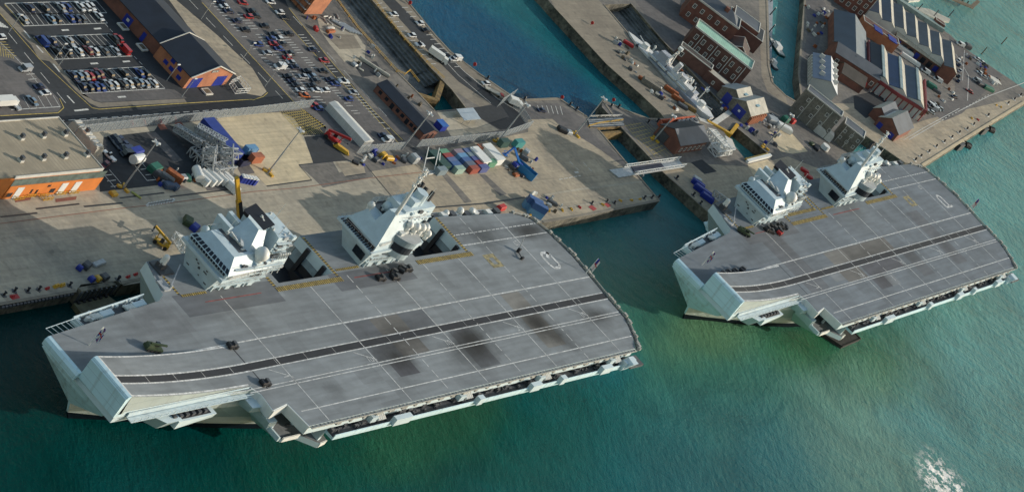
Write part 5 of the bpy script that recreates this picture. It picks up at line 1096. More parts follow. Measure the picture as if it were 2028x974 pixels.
# brick building with dark roof, red lean-to
A, a, Lc, Wc = frame((1348, 288), (1408, 277), (1346, 259.5), QZ + 5)
dk = gable('brick_depot', 'brick depot with a plain dark grey roof beside the cross hatched paving', A, RAD(1), 26, 12, 5, 8.2, B_brick, R_slate2, R_slate, trim=False, cat='building', windows=[('S', 4 + i * 4, 1.2, 1.8, 1.8) for i in range(6)])
mb = MB(); mb.box(-.3, -.02, 6, 11, .2, 4.2); mb.obj('door', [M_dsteel], dk)
for i in range(4):
    q = P(1345 + i * 8.6, 250 - i * 1.4); mb = MB(); mb.box(-1.6, 1.6, -1.5, 1.5, 0, 2.2); mb.tube((0, 0, 2.2), (0, 0, 2.7), 1.1, n=10, mi=1); o = mb.obj('cooling_unit', [M_steel, M_dsteel]); o.location = (q[0], q[1], QZ); tag(o, 'grey cooling unit behind the brick depot, ' + ORD[i] + ' from the left', 'cooling unit', 'cooling units behind the depot')
mb = MB(); mb.wall(PP([(1302, 246), (1370, 238)]), QZ, QZ + 2.4, .6); mb.wall(PP([(1302, 246), (1312, 262)]), QZ, QZ + 2.2, .5); tag(mb.obj('screen_wall', [mat('rust_red_wall', (.42, .09, .04), .7, var=.2)]), 'rust red screen wall behind the brick depot', 'wall')
# stone dock buildings
A = P(1598, 178.5, QZ + 13); sw = [('S', 3.5 + i * 5.2, z_, 1.2, 1.6) for i in range(4) for z_ in (4, 9)]
st1 = flat('stone_storehouse', 'long dark stone storehouse with white downpipes across the end of the inner basin', A, RAD(-68), 19.5, 7.5, 13, B_stone, R_slate2, .5, windows=sw, cat='building')
for i in range(3): mb = MB(); mb.box(4.5 + i * 5.2, 4.75 + i * 5.2, -.3, -.07, 0, 12.6); mb.obj('drainpipe', [M_trim], st1)
A = P(1672.5, 245, QZ + 9.5); sw = [('S', 2.4 + i * 3.6, z_, 1.1, 1.4) for i in range(3) for z_ in (2.6, 6.2)]
st2 = flat('stone_storehouse', 'shorter dark stone block with a sunlit end wall at the water inlet', A, RAD(-66), 11, 9, 9.5, B_stone, R_slate2, .4, windows=sw, cat='building')
mb = MB(); mb.box(11.02, 11.2, 0, 9, 0, 9.6); mb.obj('end_wall', [M_trim], st2)  # pale skin over the stone, painting the sunlit look of this end
for i in range(2): mb = MB(); mb.box(1.5 + i * 4.4, 1.75 + i * 4.4, -.3, -.07, 0, 9.2); mb.obj('drainpipe', [M_trim], st2)
# ================= museum quarter, rotated 30 degrees
TH = RAD(31)
u_, v_ = (cos(TH), sin(TH)), (sin(TH), -cos(TH))     # up the sheds / across them
A = P(1653.6, 101, QZ + 5.4)
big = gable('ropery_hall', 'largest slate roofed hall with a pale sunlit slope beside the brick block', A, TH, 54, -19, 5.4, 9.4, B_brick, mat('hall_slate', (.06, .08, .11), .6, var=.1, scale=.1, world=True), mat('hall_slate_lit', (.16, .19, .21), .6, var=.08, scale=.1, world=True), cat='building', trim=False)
A2_ = (A[0] - .2 * u_[0] + v_[0] * .2, A[1] - .2 * u_[1] + v_[1] * .2)
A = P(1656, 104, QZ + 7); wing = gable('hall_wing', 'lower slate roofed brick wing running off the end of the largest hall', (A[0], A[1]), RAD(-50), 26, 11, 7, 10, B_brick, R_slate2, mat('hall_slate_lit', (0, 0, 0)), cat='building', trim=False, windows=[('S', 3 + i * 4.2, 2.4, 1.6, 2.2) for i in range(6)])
A = P(1652, 4, QZ); geo = flat('brick_museum_block', 'four storey red brick block with white framed windows at the top edge', (A[0], A[1]), RAD(-53), 17, 16, 15, B_brick, R_slate2, .8, windows=[('S', 2.6 + i * 3.9, 2 + j * 4.2, 1.6, 2.2) for i in range(4) for j in range(3)], cat='building')
mb = MB(); mb.box(16.6, 16.9, -.35, -.07, 0, 15); mb.obj('drainpipe', [M_trim], geo)
# three blue roofed sheds
A0 = P(1725, 145, QZ + 7); tv = P(1760, 168, QZ + 7); tx, ty = tv[0] - A0[0], tv[1] - A0[1]; tl = hypot(tx, ty); ta = atan2(ty, tx)
for i in range(3):
    ax, ay = A0[0] + tx * i, A0[1] + ty * i; n_ = (v_[0], v_[1]); w_ = tx * n_[0] + ty * n_[1]
    sh = gable('slip_cover_shed', ['dark grey roofed shed with a white strip, next to the red gantry wall', 'middle shed of three with a deep blue roof and white strip', 'blue roofed shed nearest the quay with a white end slope'][i], (ax, ay), TH, 40, -w_, 7, 9.1, M_shed, [R_slate, R_dblue, R_blue][i], R_cream, over=.05, off=.66, trim=False, cat='shed', group='sheds in the middle of the museum quarter')
    mb = MB(); mb.beam((-.2, -w_ * .66 + .9, 9.2), (40.2, -w_ * .66 + .9, 9.2), 1.6, .5); mb.obj('ridge_light', [mat('ridge_glazing', (.22, .30, .32), .4)], sh)
M_dred = mat('maroon_steel', (.20, .03, .035), .6, var=.2)
mb = MB(); q = [P(1722, 80, QZ + 7), P(1723, 145, QZ + 7), P(1780, 190, QZ + 6), P(1833, 222, QZ + 6), P(1830, 160, QZ + 6)]
mb.wall(q, QZ + 5.4, QZ + 7, .8); t = tag(mb.obj('gantry_frame', [M_dred]), 'maroon steel gantry running round the three blue roofed sheds', 'gantry')
for k, (p0, p1) in enumerate(zip(q, q[1:])):
    for j in range(5): x = p0[0] + (p1[0] - p0[0]) * j / 5; y = p0[1] + (p1[1] - p0[1]) * j / 5; mb = MB(); mb.beam((x, y, QZ), (x, y, QZ + 5.4), .5); mb.obj('post', [M_dred], t)
mb = MB(); qq = [P(1735, 162), P(1790, 205), P(1825, 228)]; mb.wall(qq, QZ, QZ + 3.2, 3.5); tag(mb.obj('workshop_row', [B_brick]), 'low red brick workshop row under the maroon gantry', 'workshop')
# five + two bays: sunward slopes cream as if lit, the others dark
A0 = P(1771, 52, QZ + 7); tv = P(1795.6, 70.1, QZ + 7); tx, ty = tv[0] - A0[0], tv[1] - A0[1]; w_ = tx * v_[0] + ty * v_[1]; ax_ = tx * u_[0] + ty * u_[1]
for i in range(-2, 5):
    ax, ay = A0[0] + tx * i, A0[1] + ty * i; L_ = 32 if 0 <= i < 4 else 44
    if i < 0: ax, ay = ax - u_[0] * 4, ay - u_[1] * 4
    if i == 4: ax, ay = ax - u_[0] * 4, ay - u_[1] * 4; L_ = 36
    sh = gable('boathouse_bay', 'sunlit cream and dark roof bay of the seafront boathouse, ' + ORD[i + 2] + ' counting from the brick block' if i != 4 else 'end bay of the seafront boathouse with a red brick gable', (ax, ay), TH, L_, -w_ * .995, 7, 8.8, B_brick if i == 4 else M_shed, R_slate2 if i >= 0 else R_blue, R_cream, over=.02, off=.6, trim=False, cat='boathouse', group='bays of the seafront boathouse')
A = P(1778, 62, QZ + 5); fb = building('covered_walkway_building', 'long low stone coloured roof in front of the seafront boathouse bays', P(1777, 70, QZ + 5), RAD(-55), 'building')
mb = MB(); mb.box(0, 37, 0, 8.4, 0, 4.6); mb.obj('wall', [B_brickd], fb)
mb = MB(); mb.hexa([(-.4, -.8, 4.4), (37.5, -.8, 4.4), (37.5, 4.2, 6.2), (-.4, 4.2, 6.2)], [(-.4, -.8, 4.7), (37.5, -.8, 4.7), (37.5, 4.2, 6.5), (-.4, 4.2, 6.5)]); mb.hexa([(-.4, 4.2, 6.2), (37.5, 4.2, 6.2), (37.5, 9, 4.6), (-.4, 9, 4.6)], [(-.4, 4.2, 6.5), (37.5, 4.2, 6.5), (37.5, 9, 4.9), (-.4, 9, 4.9)]); mb.obj('roof', [mat('stone_tiles', (.40, .36, .28), .8, var=.12, scale=.4, stripe=(0, 1.4, .3, (.33, .3, .235)))], fb)
for i in range(9): mb = MB(); mb.box(1.5 + i * 4, 4 + i * 4, -.06, -.01, .4, 3.4); mb.obj('door' if i % 3 == 0 else 'window', [M_bluedoor if i % 3 == 0 else M_glass], fb)
# dormered boat store
A = P(1611, 154, QZ + 4.5); bs = gable('dormer_store', 'blue grey roofed store with white dormers and a bright white slope', A, TH, 30, -13.5, 4.5, 8.0, M_shed, mat('pale_blue_slate', (.20, .24, .32), .6, var=.08, scale=.2), mat('white_slope', (.62, .64, .66), .5, var=.04), trim=False, cat='building', off=.55)
for i in range(4):
    for j, (y, z_) in enumerate(((-3.2, 6.2), (-10.6, 6.4))):
        mb = MB(); x = 4 + i * 7; mb.hexa([(x, y - 1.0, z_), (x + 1.8, y - 1.0, z_), (x + 1.8, y + 1.2, z_), (x, y + 1.2, z_)], [(x + .5, y - 1.0, z_ + 1.9), (x + 1.2, y - 1.0, z_ + 1.9), (x + 1.2, y + 1.2, z_ + 1.9), (x + .5, y + 1.2, z_ + 1.9)]); mb.obj('dormer', [M_trim], bs)
for i in range(8): mb = MB(); mb.box(1.5 + i * 3.6, 2.6 + i * 3.6, .02, .9, 1.2, 4.4); mb.obj('dormer', [M_trim], bs)
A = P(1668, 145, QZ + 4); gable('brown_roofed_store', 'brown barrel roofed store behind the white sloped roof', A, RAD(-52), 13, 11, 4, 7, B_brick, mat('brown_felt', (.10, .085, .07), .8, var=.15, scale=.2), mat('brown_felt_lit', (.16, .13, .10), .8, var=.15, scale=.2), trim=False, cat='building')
# small twin-gable brick building on the quay
A = P(1738, 222, QZ + 4.5)
tg = gable('brick_boat_shop', 'small brick shop with a cream slope and rooflights on the quay, its left gable', P(1731, 214, QZ + 4.5), RAD(8), 21, -7.5, 4.5, 7.0, B_brick, R_cream, R_slate2, trim=False, off=.35, cat='building', group='twin gabled brick shop on the quay')
tg2 = gable('brick_boat_shop', 'small brick shop on the quay with white rooflights and blue door, its right gable', P(1742, 232, QZ + 4.5), RAD(8), 24, -12, 4.5, 8.2, B_brick, R_cream, R_slate2, trim=False, off=.4, cat='building', group='twin gabled brick shop on the quay')
for i in range(6): mb = MB(); mb.beam((5 + i * 2.6, -1.0, 5.4), (5 + i * 2.6, -4.2, 7.75), 1.3, .25); mb.obj('rooflight', [M_white], tg2)
for y in (-9.5, -2.5): mb = MB(); mb.box(-.08, -.01, y - 1.2, y + 1.2, 0, 3); mb.obj('door', [M_bluedoor], tg2)
# gate huts and small buildings
t = flat('porch_block', 'small red brick gatehouse pair with blue canopies left of the boathouse bays', P(1712, 42, QZ + 6), RAD(-53), 22, 7, 6, B_brick2, B_brickd, .3, cat='building')
for i in range(2): mb = MB(); mb.box(6 + i * 9, 11 + i * 9, -3, 3, 6.1, 6.5); mb.obj('canopy', [M_bluedoor], t)
t = flat('kiosk', 'small brick hut at the seaward end of the pontoon walkway', P(1855, 40, QZ + 3.4), RAD(-53), 6, 4, 3.4, B_brick, B_brickd, .2, cat='hut')
# ================================================================== cars
CARC = {'white': (.70, .71, .70), 'black': (.010, .011, .014), 'navy': (.008, .014, .055), 'blue': (.012, .04, .20), 'silver': (.38, .40, .42), 'grey': (.11, .12, .13), 'dark grey': (.04, .044, .05), 'red': (.38, .015, .015),
        'dark red': (.15, .01, .014), 'orange': (.6, .14, .02), 'pale blue': (.20, .28, .36)}
_car = {}
def car_proto(kind, colour):
    k = (kind, colour)
    if k in _car: return _car[k]
    pm = mat('car_paint_' + colour.replace(' ', '_'), CARC[colour], .3, .1, var=.03, coat=.5)
    if kind == 'van': L_, W_, h0, h1, c0, c1 = 5.2, 2.0, 1.0, 2.15, .16, .96
    elif kind == 'pickup': L_, W_, h0, h1, c0, c1 = 5.2, 1.9, .95, 1.75, .28, .58
    else: L_, W_, h0, h1, c0, c1 = (4.4, 1.82, .82, 1.45, .22, .90) if kind == 'hatchback' else (4.7, 1.84, .80, 1.42, .25, .82)
    x0, x1 = -L_ / 2, L_ / 2; w = W_ / 2; b = MB()
    b.hexa([(x0 + .1, -w + .08, .22), (x1 - .1, -w + .08, .22), (x1 - .1, w - .08, .22), (x0 + .1, w - .08, .22)], [(x0, -w, .55), (x1, -w, .55), (x1, w, .55), (x0, w, .55)])
    b.hexa([(x0, -w, .55), (x1, -w, .55), (x1, w, .55), (x0, w, .55)], [(x0 + .25, -w + .06, h0 - .1), (x1 - .08, -w + .06, h0), (x1 - .08, w - .06, h0), (x0 + .25, w - .06, h0 - .1)])
    a, c = x0 + L_ * c0, x0 + L_ * c1; r0, r1 = a + (.75 if kind != 'van' else .5), c - (.35 if kind != 'van' else .05); q = .22 if kind != 'van' else .1
    roof = [(r0, -w + q, h1), (r1, -w + q, h1), (r1, w - q, h1), (r0, w - q, h1)]
    b.hexa([(x, y, h1 - .06) for x, y, z in roof], roof)
    if kind == 'van': b.box(a + 1.3, c - .02, -w + .05, w - .05, h0, h1 - .1)
    g = MB(); g.hexa([(a, -w + .1, h0 - .02), (c, -w + .1, h0 - .02), (c, w - .1, h0 - .02), (a, w - .1, h0 - .02)], [(x, y, h1 - .07) for x, y, z in roof])
    wh = []
    for sx in (x0 + L_ * .19, x1 - L_ * .19):
        for sy in (-1, 1): t = MB(); t.tube((sx, sy * (w - .22), .33), (sx, sy * (w + .01), .33), .33, n=10); wh.append(t)
    def mk(mb, nm, m_):
        me = bpy.data.meshes.new(nm); me.from_pydata(mb.v, [], mb.f); me.materials.append(m_); me.update(); return me
    _car[k] = [('body', mk(b, 'body', pm)), ('window', mk(g, 'window', M_glass))] + [('wheel', mk(t, 'wheel', M_rubber)) for t in wh]
    return _car[k]
def car(kind, colour, px, py, az, label, group, name=None, z=QZ + .03):
    q = P(px, py, z + .6); nm = {'van': 'parked_van', 'pickup': 'pickup_truck'}.get(kind, 'parked_car')
    t = thing(name or nm, label, 'van' if kind == 'van' else 'pickup' if kind == 'pickup' else 'car', (q[0], q[1], z), az, group)
    for n_, me in car_proto(kind, colour): o = bpy.data.objects.new(n_, me); COL.objects.link(o); o.parent = t
    return t
TY = {'h': 'hatchback', 's': 'saloon', 'v': 'van', 'p': 'pickup'}
def carrow(lst, s, ox, oy, az, where, group, jit=0.0):
    """lst of (zoom x, zoom y, colour, type) sorted along the row; label = colour + rank in the row"""
    for i, (x, y, c, ty) in enumerate(lst):
        same = [j for j, e in enumerate(lst) if e[2] == c and e[3] == ty]
        lab = '%s %s %s' % (c, TY[ty], where)
        if len(same) > 1: lab = '%s %s %s from the left %s' % (ORD[same.index(i)], c, TY[ty], where)
        car(TY[ty], c, ox + x / s, oy + y / s, az + random.uniform(-jit, jit), lab, group)
aw = RAD(92 + 180)
G1 = 'cars in the walled car park'
carrow([(380, 100, 'navy', 'h'), (580, 105, 'dark grey', 's'), (785, 92, 'silver', 's'), (860, 88, 'blue', 'h'), (1030, 82, 'white', 's'), (1108, 84, 'white', 'h'), (1165, 70, 'white', 's')], 6.492, 0, 0, RAD(-88), 'in the topmost file of the bay car park', G1)
carrow([(300, 240, 'silver', 's'), (655, 245, 'pale blue', 's'), (730, 245, 'dark grey', 'h'), (900, 228, 'blue', 's'), (978, 238, 'navy', 'h'), (1048, 238, 'grey', 'h'), (1270, 205, 'white', 's')], 6.492, 0, 0, RAD(-88), 'in the second file of the bay car park', G1)
carrow([(540, 535, 'blue', 'v'), (670, 522, 'navy', 's'), (890, 522, 'silver', 's'), (1085, 522, 'black', 's'), (1465, 495, 'black', 'h'), (1525, 490, 'red', 'h')], 6.492, 0, 0, RAD(-88), 'in the third file of the bay car park', G1)
carrow([(730, 660, 'black', 'h'), (872, 665, 'dark grey', 's'), (1010, 655, 'white', 's'), (1132, 645, 'dark red', 'h'), (1215, 652, 'white', 'h'), (1345, 655, 'grey', 's'), (1480, 650, 'silver', 's'), (1595, 640, 'red', 'v')], 6.492, 0, 0, RAD(-88), 'in the fourth file of the bay car park', G1)
carrow([(465, 482, 'navy', 's'), (505, 485, 'pale blue', 'h'), (545, 482, 'silver', 's'), (578, 485, 'red', 'h'), (612, 478, 'navy', 'h'), (640, 470, 'dark red', 's'), (705, 472, 'dark grey', 'h'), (797, 470, 'black', 's'), (897, 467, 'blue', 's'), (935, 468, 'black', 'h')], 3.246, 0, 0, RAD(-88), 'in the fifth file of the bay car park', G1)
carrow([(528, 550, 'navy', 's'), (572, 560, 'dark grey', 'h'), (610, 556, 'blue', 'h'), (648, 556, 'blue', 's'), (697, 541, 'silver', 's'), (735, 541, 'white', 'h'), (792, 535, 'grey', 'h'), (830, 534, 'white', 's'), (867, 530, 'black', 'h'), (895, 526, 'pale blue', 'h'), (932, 535, 'silver', 'h'), (985, 532, 'white', 'h')], 3.246, 0, 0, RAD(-88), 'in the lowest file of the bay car park', G1)
G2 = 'cars in the second car park'
c2 = [(120, 12, 'navy', 'h'), (145, 42, 'white', 's'), (172, 73, 'navy', 's'), (225, 135, 'navy', 'h'), (280, 192, 'black', 'h'), (362, 285, 'blue', 'h'), (420, 342, 'silver', 'h'), (500, 430, 'white', 'v'), (552, 492, 'black', 'h'), (580, 520, 'navy', 's'), (605, 547, 'dark grey', 'h'), (632, 580, 'white', 'h'), (660, 612, 'orange', 's'), (720, 675, 'red', 'h'), (750, 697, 'blue', 'h')]
carrow(c2, 3.246, 400, 0, RAD(-8), 'in the leftmost file of the second car park', G2, .08)
c2 = [(262, 17, 'red', 's'), (318, 72, 'black', 'h'), (300, 107, 'red', 'h'), (345, 102, 'black', 's'), (402, 167, 'black', 'h'), (460, 222, 'black', 's'), (445, 250, 'blue', 'h'), (495, 250, 'white', 'h'), (460, 282, 'red', 's'), (517, 282, 'dark grey', 'h'), (495, 313, 'blue', 's'), (567, 342, 'dark grey', 's'), (548, 370, 'red', 'h'), (574, 402, 'silver', 's'), (600, 432, 'navy', 's')]
carrow(c2, 3.246, 400, 0, RAD(-8), 'in the upper middle of the second car park', G2, .08)
c2 = [(675, 458, 'black', 'h'), (652, 492, 'silver', 's'), (708, 490, 'pale blue', 'h'), (732, 520, 'dark grey', 'h'), (710, 549, 'black', 's'), (735, 580, 'white', 's'), (792, 580, 'white', 'h')]
carrow(c2, 3.246, 400, 0, RAD(-8), 'in the lower middle of the second car park', G2, .08)
c2 = [(440, 12, 'white', 's'), (500, 80, 'white', 'h'), (535, 115, 'dark grey', 's'), (560, 218, 'black', 'h'), (712, 320, 'navy', 's'), (785, 388, 'red', 's'), (780, 456, 'black', 's'), (822, 513, 'navy', 'h'), (858, 540, 'blue', 's'), (912, 523, 'white', 'p'), (975, 596, 'silver', 's'), (945, 636, 'blue', 'h'), (1160, 870, 'navy', 'h'), (1190, 901, 'white', 'v')]
carrow(c2, 3.246, 400, 0, RAD(-8), 'in the rightmost file of the second car park', G2, .08)
G3 = 'vehicles along the basin road'
carrow([(1233, 92, 'white', 's'), (1350, 228, 'white', 'h'), (1400, 288, 'white', 'p')], 3.246, 400, 0, RAD(-5), 'parked between the dry dock and the basin road', G3)
carrow([(1402, 150, 'white', 'h'), (1440, 195, 'black', 'h'), (1615, 380, 'white', 'h')], 3.246, 400, 0, RAD(-5), 'parked along the edge of the big basin', G3)
carrow([(335, 52, 'white', 'v'), (527, 212, 'white', 'h'), (885, 384, 'navy', 's')], 3.246, 800, 100, RAD(-10), 'near the corner of the big basin', G3)
G4 = 'vehicles at the left edge of the yard'
carrow([(5, 240, 'white', 'h'), (160, 445, 'silver', 'v'), (250, 556, 'navy', 's'), (290, 597, 'white', 's')], 3.246, 0, 0, RAD(2), 'beside the left hand road', G4)
carrow([(92, 672, 'silver', 'p'), (207, 645, 'pale blue', 's')], 3.246, 0, 0, RAD(-85), 'in the bays at the far left', G4)
G5 = 'vehicles in the yard beside the orange workshop'
carrow([(178, 216, 'black', 'h'), (235, 232, 'navy', 'h'), (212, 250, 'dark grey', 's'), (225, 276, 'black', 's'), (290, 282, 'navy', 's'), (262, 318, 'dark grey', 'h'), (305, 345, 'navy', 'v'), (310, 385, 'black', 'v')], 5.127, 190, 230, RAD(5), 'in the dark asphalt yard', G5, .2)
carrow([(135, 402, 'white', 'p')], 5.127, 190, 230, RAD(-80), 'beside the orange workshop wall', G5)
carrow([(95, 490, 'dark red', 'h')], 5.127, 190, 230, RAD(20), 'by the corner of the orange workshop', G5)
G6 = 'vehicles in the museum quarter'
carrow([(885, 318, 'white', 'v'), (1010, 405, 'white', 'v')], 5.127, 1660, 80, RAD(-50), 'beside the long stone coloured roof', G6)
carrow([(1222, 205, 'white', 'h'), (1230, 250, 'navy', 's'), (1238, 310, 'silver', 's'), (1226, 365, 'black', 's'), (1222, 412, 'navy', 'h')], 5.127, 1660, 80, RAD(10), 'against the end wall of the seafront boathouse', G6)
carrow([(1335, 515, 'red', 's')], 5.127, 1660, 80, RAD(-55), 'driving on the seafront road', G6)
carrow([(1182, 572, 'navy', 's')], 5.127, 1660, 80, RAD(-20), 'at the edge of the seafront road', G6)
carrow([(930, 655, 'white', 'v'), (962, 690, 'silver', 'v'), (945, 725, 'white', 'h'), (975, 650, 'silver', 's'), (1005, 690, 'white', 's'), (1035, 690, 'silver', 'h')], 5.127, 1660, 80, RAD(-50), 'in the cluster at the maroon gantry corner', G6)
carrow([(1240, 45, 'white', 'v'), (1415, 190, 'white', 'h'), (1460, 222, 'white', 's'), (1495, 250, 'black', 's'), (1440, 330, 'white', 'h'), (1405, 410, 'silver', 'v'), (1480, 370, 'silver', 's')], 5.127, 1660, 80, RAD(-35), 'along the seafront edge', G6)
def at(px, py, z=0): q = P(px, py, QZ + z); return (q[0], q[1], QZ)
# ================================================================== lorries, trailers, plant
def lorry(px, py, az, cabc, boxc, label, L_=8.0, name='lorry', cabin=True):
    t = thing(name, label, 'lorry', at(px, py, 1), az)
    b = MB(); b.box(-L_ / 2, L_ / 2 - 2.2, -1.25, 1.25, .9, 3.2); b.obj('cargo_box', [boxc], t)
    b = MB(); b.hexa([(L_ / 2 - 2.0, -1.2, .5), (L_ / 2, -1.2, .5), (L_ / 2, 1.2, .5), (L_ / 2 - 2.0, 1.2, .5)], [(L_ / 2 - 2.0, -1.15, 2.6), (L_ / 2 - .35, -1.15, 2.6), (L_ / 2 - .35, 1.15, 2.6), (L_ / 2 - 2.0, 1.15, 2.6)]); b.obj('cab', [cabc], t)
    b = MB(); b.hexa([(L_ / 2 - .08, -1.0, 1.4), (L_ / 2 - .02, -1.0, 1.4), (L_ / 2 - .02, 1.0, 1.4), (L_ / 2 - .08, 1.0, 1.4)], [(L_ / 2 - .32, -1.0, 2.3), (L_ / 2 - .25, -1.0, 2.3), (L_ / 2 - .25, 1.0, 2.3), (L_ / 2 - .32, 1.0, 2.3)]); b.obj('windscreen', [M_glass], t)
    for x in (-L_ / 2 + 1.2, -L_ / 2 + 2.6, L_ / 2 - 1.3):
        for sy in (-1, 1): w_ = MB(); w_.tube((x, sy * .9, .5), (x, sy * 1.24, .5), .5, n=10); w_.obj('wheel', [M_rubber], t)
    return t
lorry(867, 113, RAD(-58), M_white, M_white, 'long white minibus parked between the dry dock and the basin road', 8.5)
lorry(1019, 205, RAD(-30), M_white, M_white, 'white box lorry at the security gate by the basin corner', 6.5)
lorry(10, 204, RAD(0), M_white, M_white, 'white articulated lorry at the far left edge', 10)
lorry(60, 68, RAD(-88), M_white, M_white, 'none', 3) if False else None
lorry(1606 - 960 + 960, 400, 0, M_white, M_white, 'none') if False else None
t = thing('flatbed_trailer', 'pale flat trailer parked beside the tall net fence', 'trailer', at(977, 182, .8), RAD(-40))
b = MB(); b.box(-4, 4, -1.2, 1.2, .9, 1.2); b.box(3.2, 4.6, -.9, .9, 1.2, 1.5, 1); b.obj('bed', [R_cream, M_red], t)
for x in (-2.8, -1.6, 2.6):
    for sy in (-1, 1): w_ = MB(); w_.tube((x, sy * .85, .45), (x, sy * 1.15, .45), .45, n=10); w_.obj('wheel', [M_rubber], t)
def tractor(px, py, az, label, group, z=DZ, col=M_black, xy=None, dark=M_dsteel):
    q = P(px, py, z + .8); t = thing('aircraft_tow_tractor', label, 'tow tractor', (q[0], q[1], z + .03), az, group)
    b = MB(); b.box(-1.9, 1.9, -1.0, 1.0, .35, 1.1); b.hexa([(-1.9, -1.0, 1.1), (-.4, -1.0, 1.1), (-.4, 1.0, 1.1), (-1.9, 1.0, 1.1)], [(-1.7, -.9, 1.45), (-.5, -.9, 1.45), (-.5, .9, 1.45), (-1.7, .9, 1.45)]); b.obj('body', [col], t)
    b = MB(); b.box(-.2, .9, -.8, .8, 1.1, 1.9); b.obj('cab', [dark], t)
    for sx in (-1.2, 1.2):
        for sy in (-1, 1): w_ = MB(); w_.tube((sx, sy * .8, .45), (sx, sy * 1.15, .45), .45, n=10); w_.obj('wheel', [M_rubber], t)
    b = MB(); b.beam((1.9, 0, .6), (2.9, 0, .5), .2); b.obj('tow_bar', [M_steel], t)
    return t
gA = 'tow tractors on the nearer carrier'
tractor(461, 683, RAD(-8), 'black tow tractor on the long white line near the bow of the nearer carrier', gA)
tractor(526, 757, RAD(-8), 'black tow tractor beside the port edge of the ski jump', gA)
for k, (x, y) in enumerate(((754.6, 549.3), (780.5, 539.5), (783, 548), (796, 532), (807.6, 530.9))): tractor(x, y, RAD(-10 + 40 * (k % 2)), 'dark tow tractor below the aft island of the nearer carrier, ' + ORD[k] + ' from the left', gA)
gB = 'tow tractors on the farther carrier'
for k, (x, y) in enumerate(((1421.6, 545), (1432, 542), (1441.7, 539), (1455.5, 537), (1471, 534))): tractor(x, y, RAD(20), 'black tow tractor beside the ski jump of the farther carrier, ' + ORD[k] + ' from the bow', gB)
for k, (x, y) in enumerate(((1520, 453), (1527, 457), (1533, 451), (1541, 454), (1547, 448), (1553, 447))): tractor(x, y, RAD(-30 * (k % 3)), 'dark tow tractor below the forward island of the farther carrier, ' + ORD[k] + ' from the left', gB)
tractor(1545, 460, RAD(10), 'red tow tractor below the forward island of the farther carrier', gB, col=M_red)
M_olive = mat('olive_paint', (.045, .07, .03), .6, var=.25, scale=1.0)
def crashtruck(px, py, az, label):
    q = P(px, py, DZ + 1); t = thing('deck_crane_truck', label, 'crane truck', (q[0], q[1], DZ + .03), az); t.scale = (.78, .78, .78)
    b = MB(); b.box(-3.6, 3.6, -1.5, 1.5, .6, 1.6); b.hexa([(-3.4, -1.4, 1.6), (-.4, -1.4, 1.6), (-.4, 1.4, 1.6), (-3.4, 1.4, 1.6)], [(-3.0, -1.2, 2.6), (-.8, -1.2, 2.6), (-.8, 1.2, 2.6), (-3.0, 1.2, 2.6)]); b.obj('body', [M_olive], t)
    b = MB(); b.box(.8, 2.4, .2, 1.4, 1.6, 3.0); b.obj('cab', [M_glass], t)
    b = MB(); b.beam((-2.0, 0, 2.8), (4.6, -.5, 3.2), .7, .6); b.obj('boom', [M_olive], t)
    for x in (-2.5, -.9, .9, 2.5):
        for sy in (-1, 1): w_ = MB(); w_.tube((x, sy * 1.2, .6), (x, sy * 1.65, .6), .6, n=10); w_.obj('wheel', [M_rubber], t)
crashtruck(304, 687, RAD(-20), 'olive green crane truck alone on the bow deck of the nearer carrier')
crashtruck(1474, 459, RAD(-48), 'olive green crane truck forward of the island on the farther carrier')
q = P(1028, 506, DZ); t = thing('landing_light_stand', 'small black wheeled stand with a thin upright mast near the stern of the nearer carrier', 'light stand', (q[0], q[1], DZ + .03), 0)
b = MB(); b.box(-1.6, -.4, -2.2, -1.4, .2, 1.2); b.box(.2, 1.2, 1.0, 2.0, .2, 1.8); b.beam((-1, -1.8, .5), (.7, 1.5, .5), .25); b.obj('chassis', [M_black], t); b = MB(); b.tube((.6, 1.5, 1.2), (-.8, 2.4, 6.2), .14); b.obj('mast', [M_steel], t)
# ---- reach stackers
def stacker(px, py, az, m_, label, s=1.0):
    t = thing('reach_stacker', label, 'reach stacker', at(px, py, 1.2), az); t.scale = (s, s, s)
    b = MB(); b.box(-4.2, 2.8, -1.5, 1.5, .9, 2.0); b.hexa([(-4.4, -1.6, 1.0), (-2.2, -1.6, 1.0), (-2.2, 1.6, 1.0), (-4.4, 1.6, 1.0)], [(-4.2, -1.5, 2.9), (-2.4, -1.5, 2.9), (-2.4, 1.5, 2.9), (-4.2, 1.5, 2.9)]); b.obj('chassis', [m_], t)
    b = MB(); b.box(-1.2, .4, .6, 1.5, 2.0, 3.7); b.obj('cab', [M_glass], t)
    b = MB(); b.beam((-3.9, -.3, 3.4), (5.4, -.3, 6.0), .9, .9); b.beam((2, -.3, 2.0), (2.6, -.3, 5.0), .35); b.obj('boom', [m_], t)
    b = MB(); b.box(5.0, 5.8, -3.2, 2.6, 4.6, 5.1); b.beam((5.4, -.3, 5.9), (5.4, -.3, 4.6), .6); b.obj('spreader', [M_dsteel], t)
    for x in (-3.2, 1.9):
        for sy in (-1, 1): w_ = MB(); w_.tube((x, sy * 1.3, .9), (x, sy * 2.0, .9), .9, n=12); w_.obj('wheel', [M_rubber], t)
    return t
stacker(662, 276, RAD(-68), M_red, 'large red reach stacker on the dark asphalt patch by the white shed', .85)
stacker(318, 478, RAD(118), M_yellow, 'yellow reach stacker on the quay left of the forward island', .72)
b = MB(); b.hexa([(-3, -1, .4), (3, -1, .4), (3, 1, .4), (-3, 1, .4)], [(-2.2, -.8, 1.7), (2.4, -.8, 1.4), (2.4, .8, 1.4), (-2.2, .8, 1.7)]); b.box(-3.2, 3.2, -.4, .4, .2, .6)
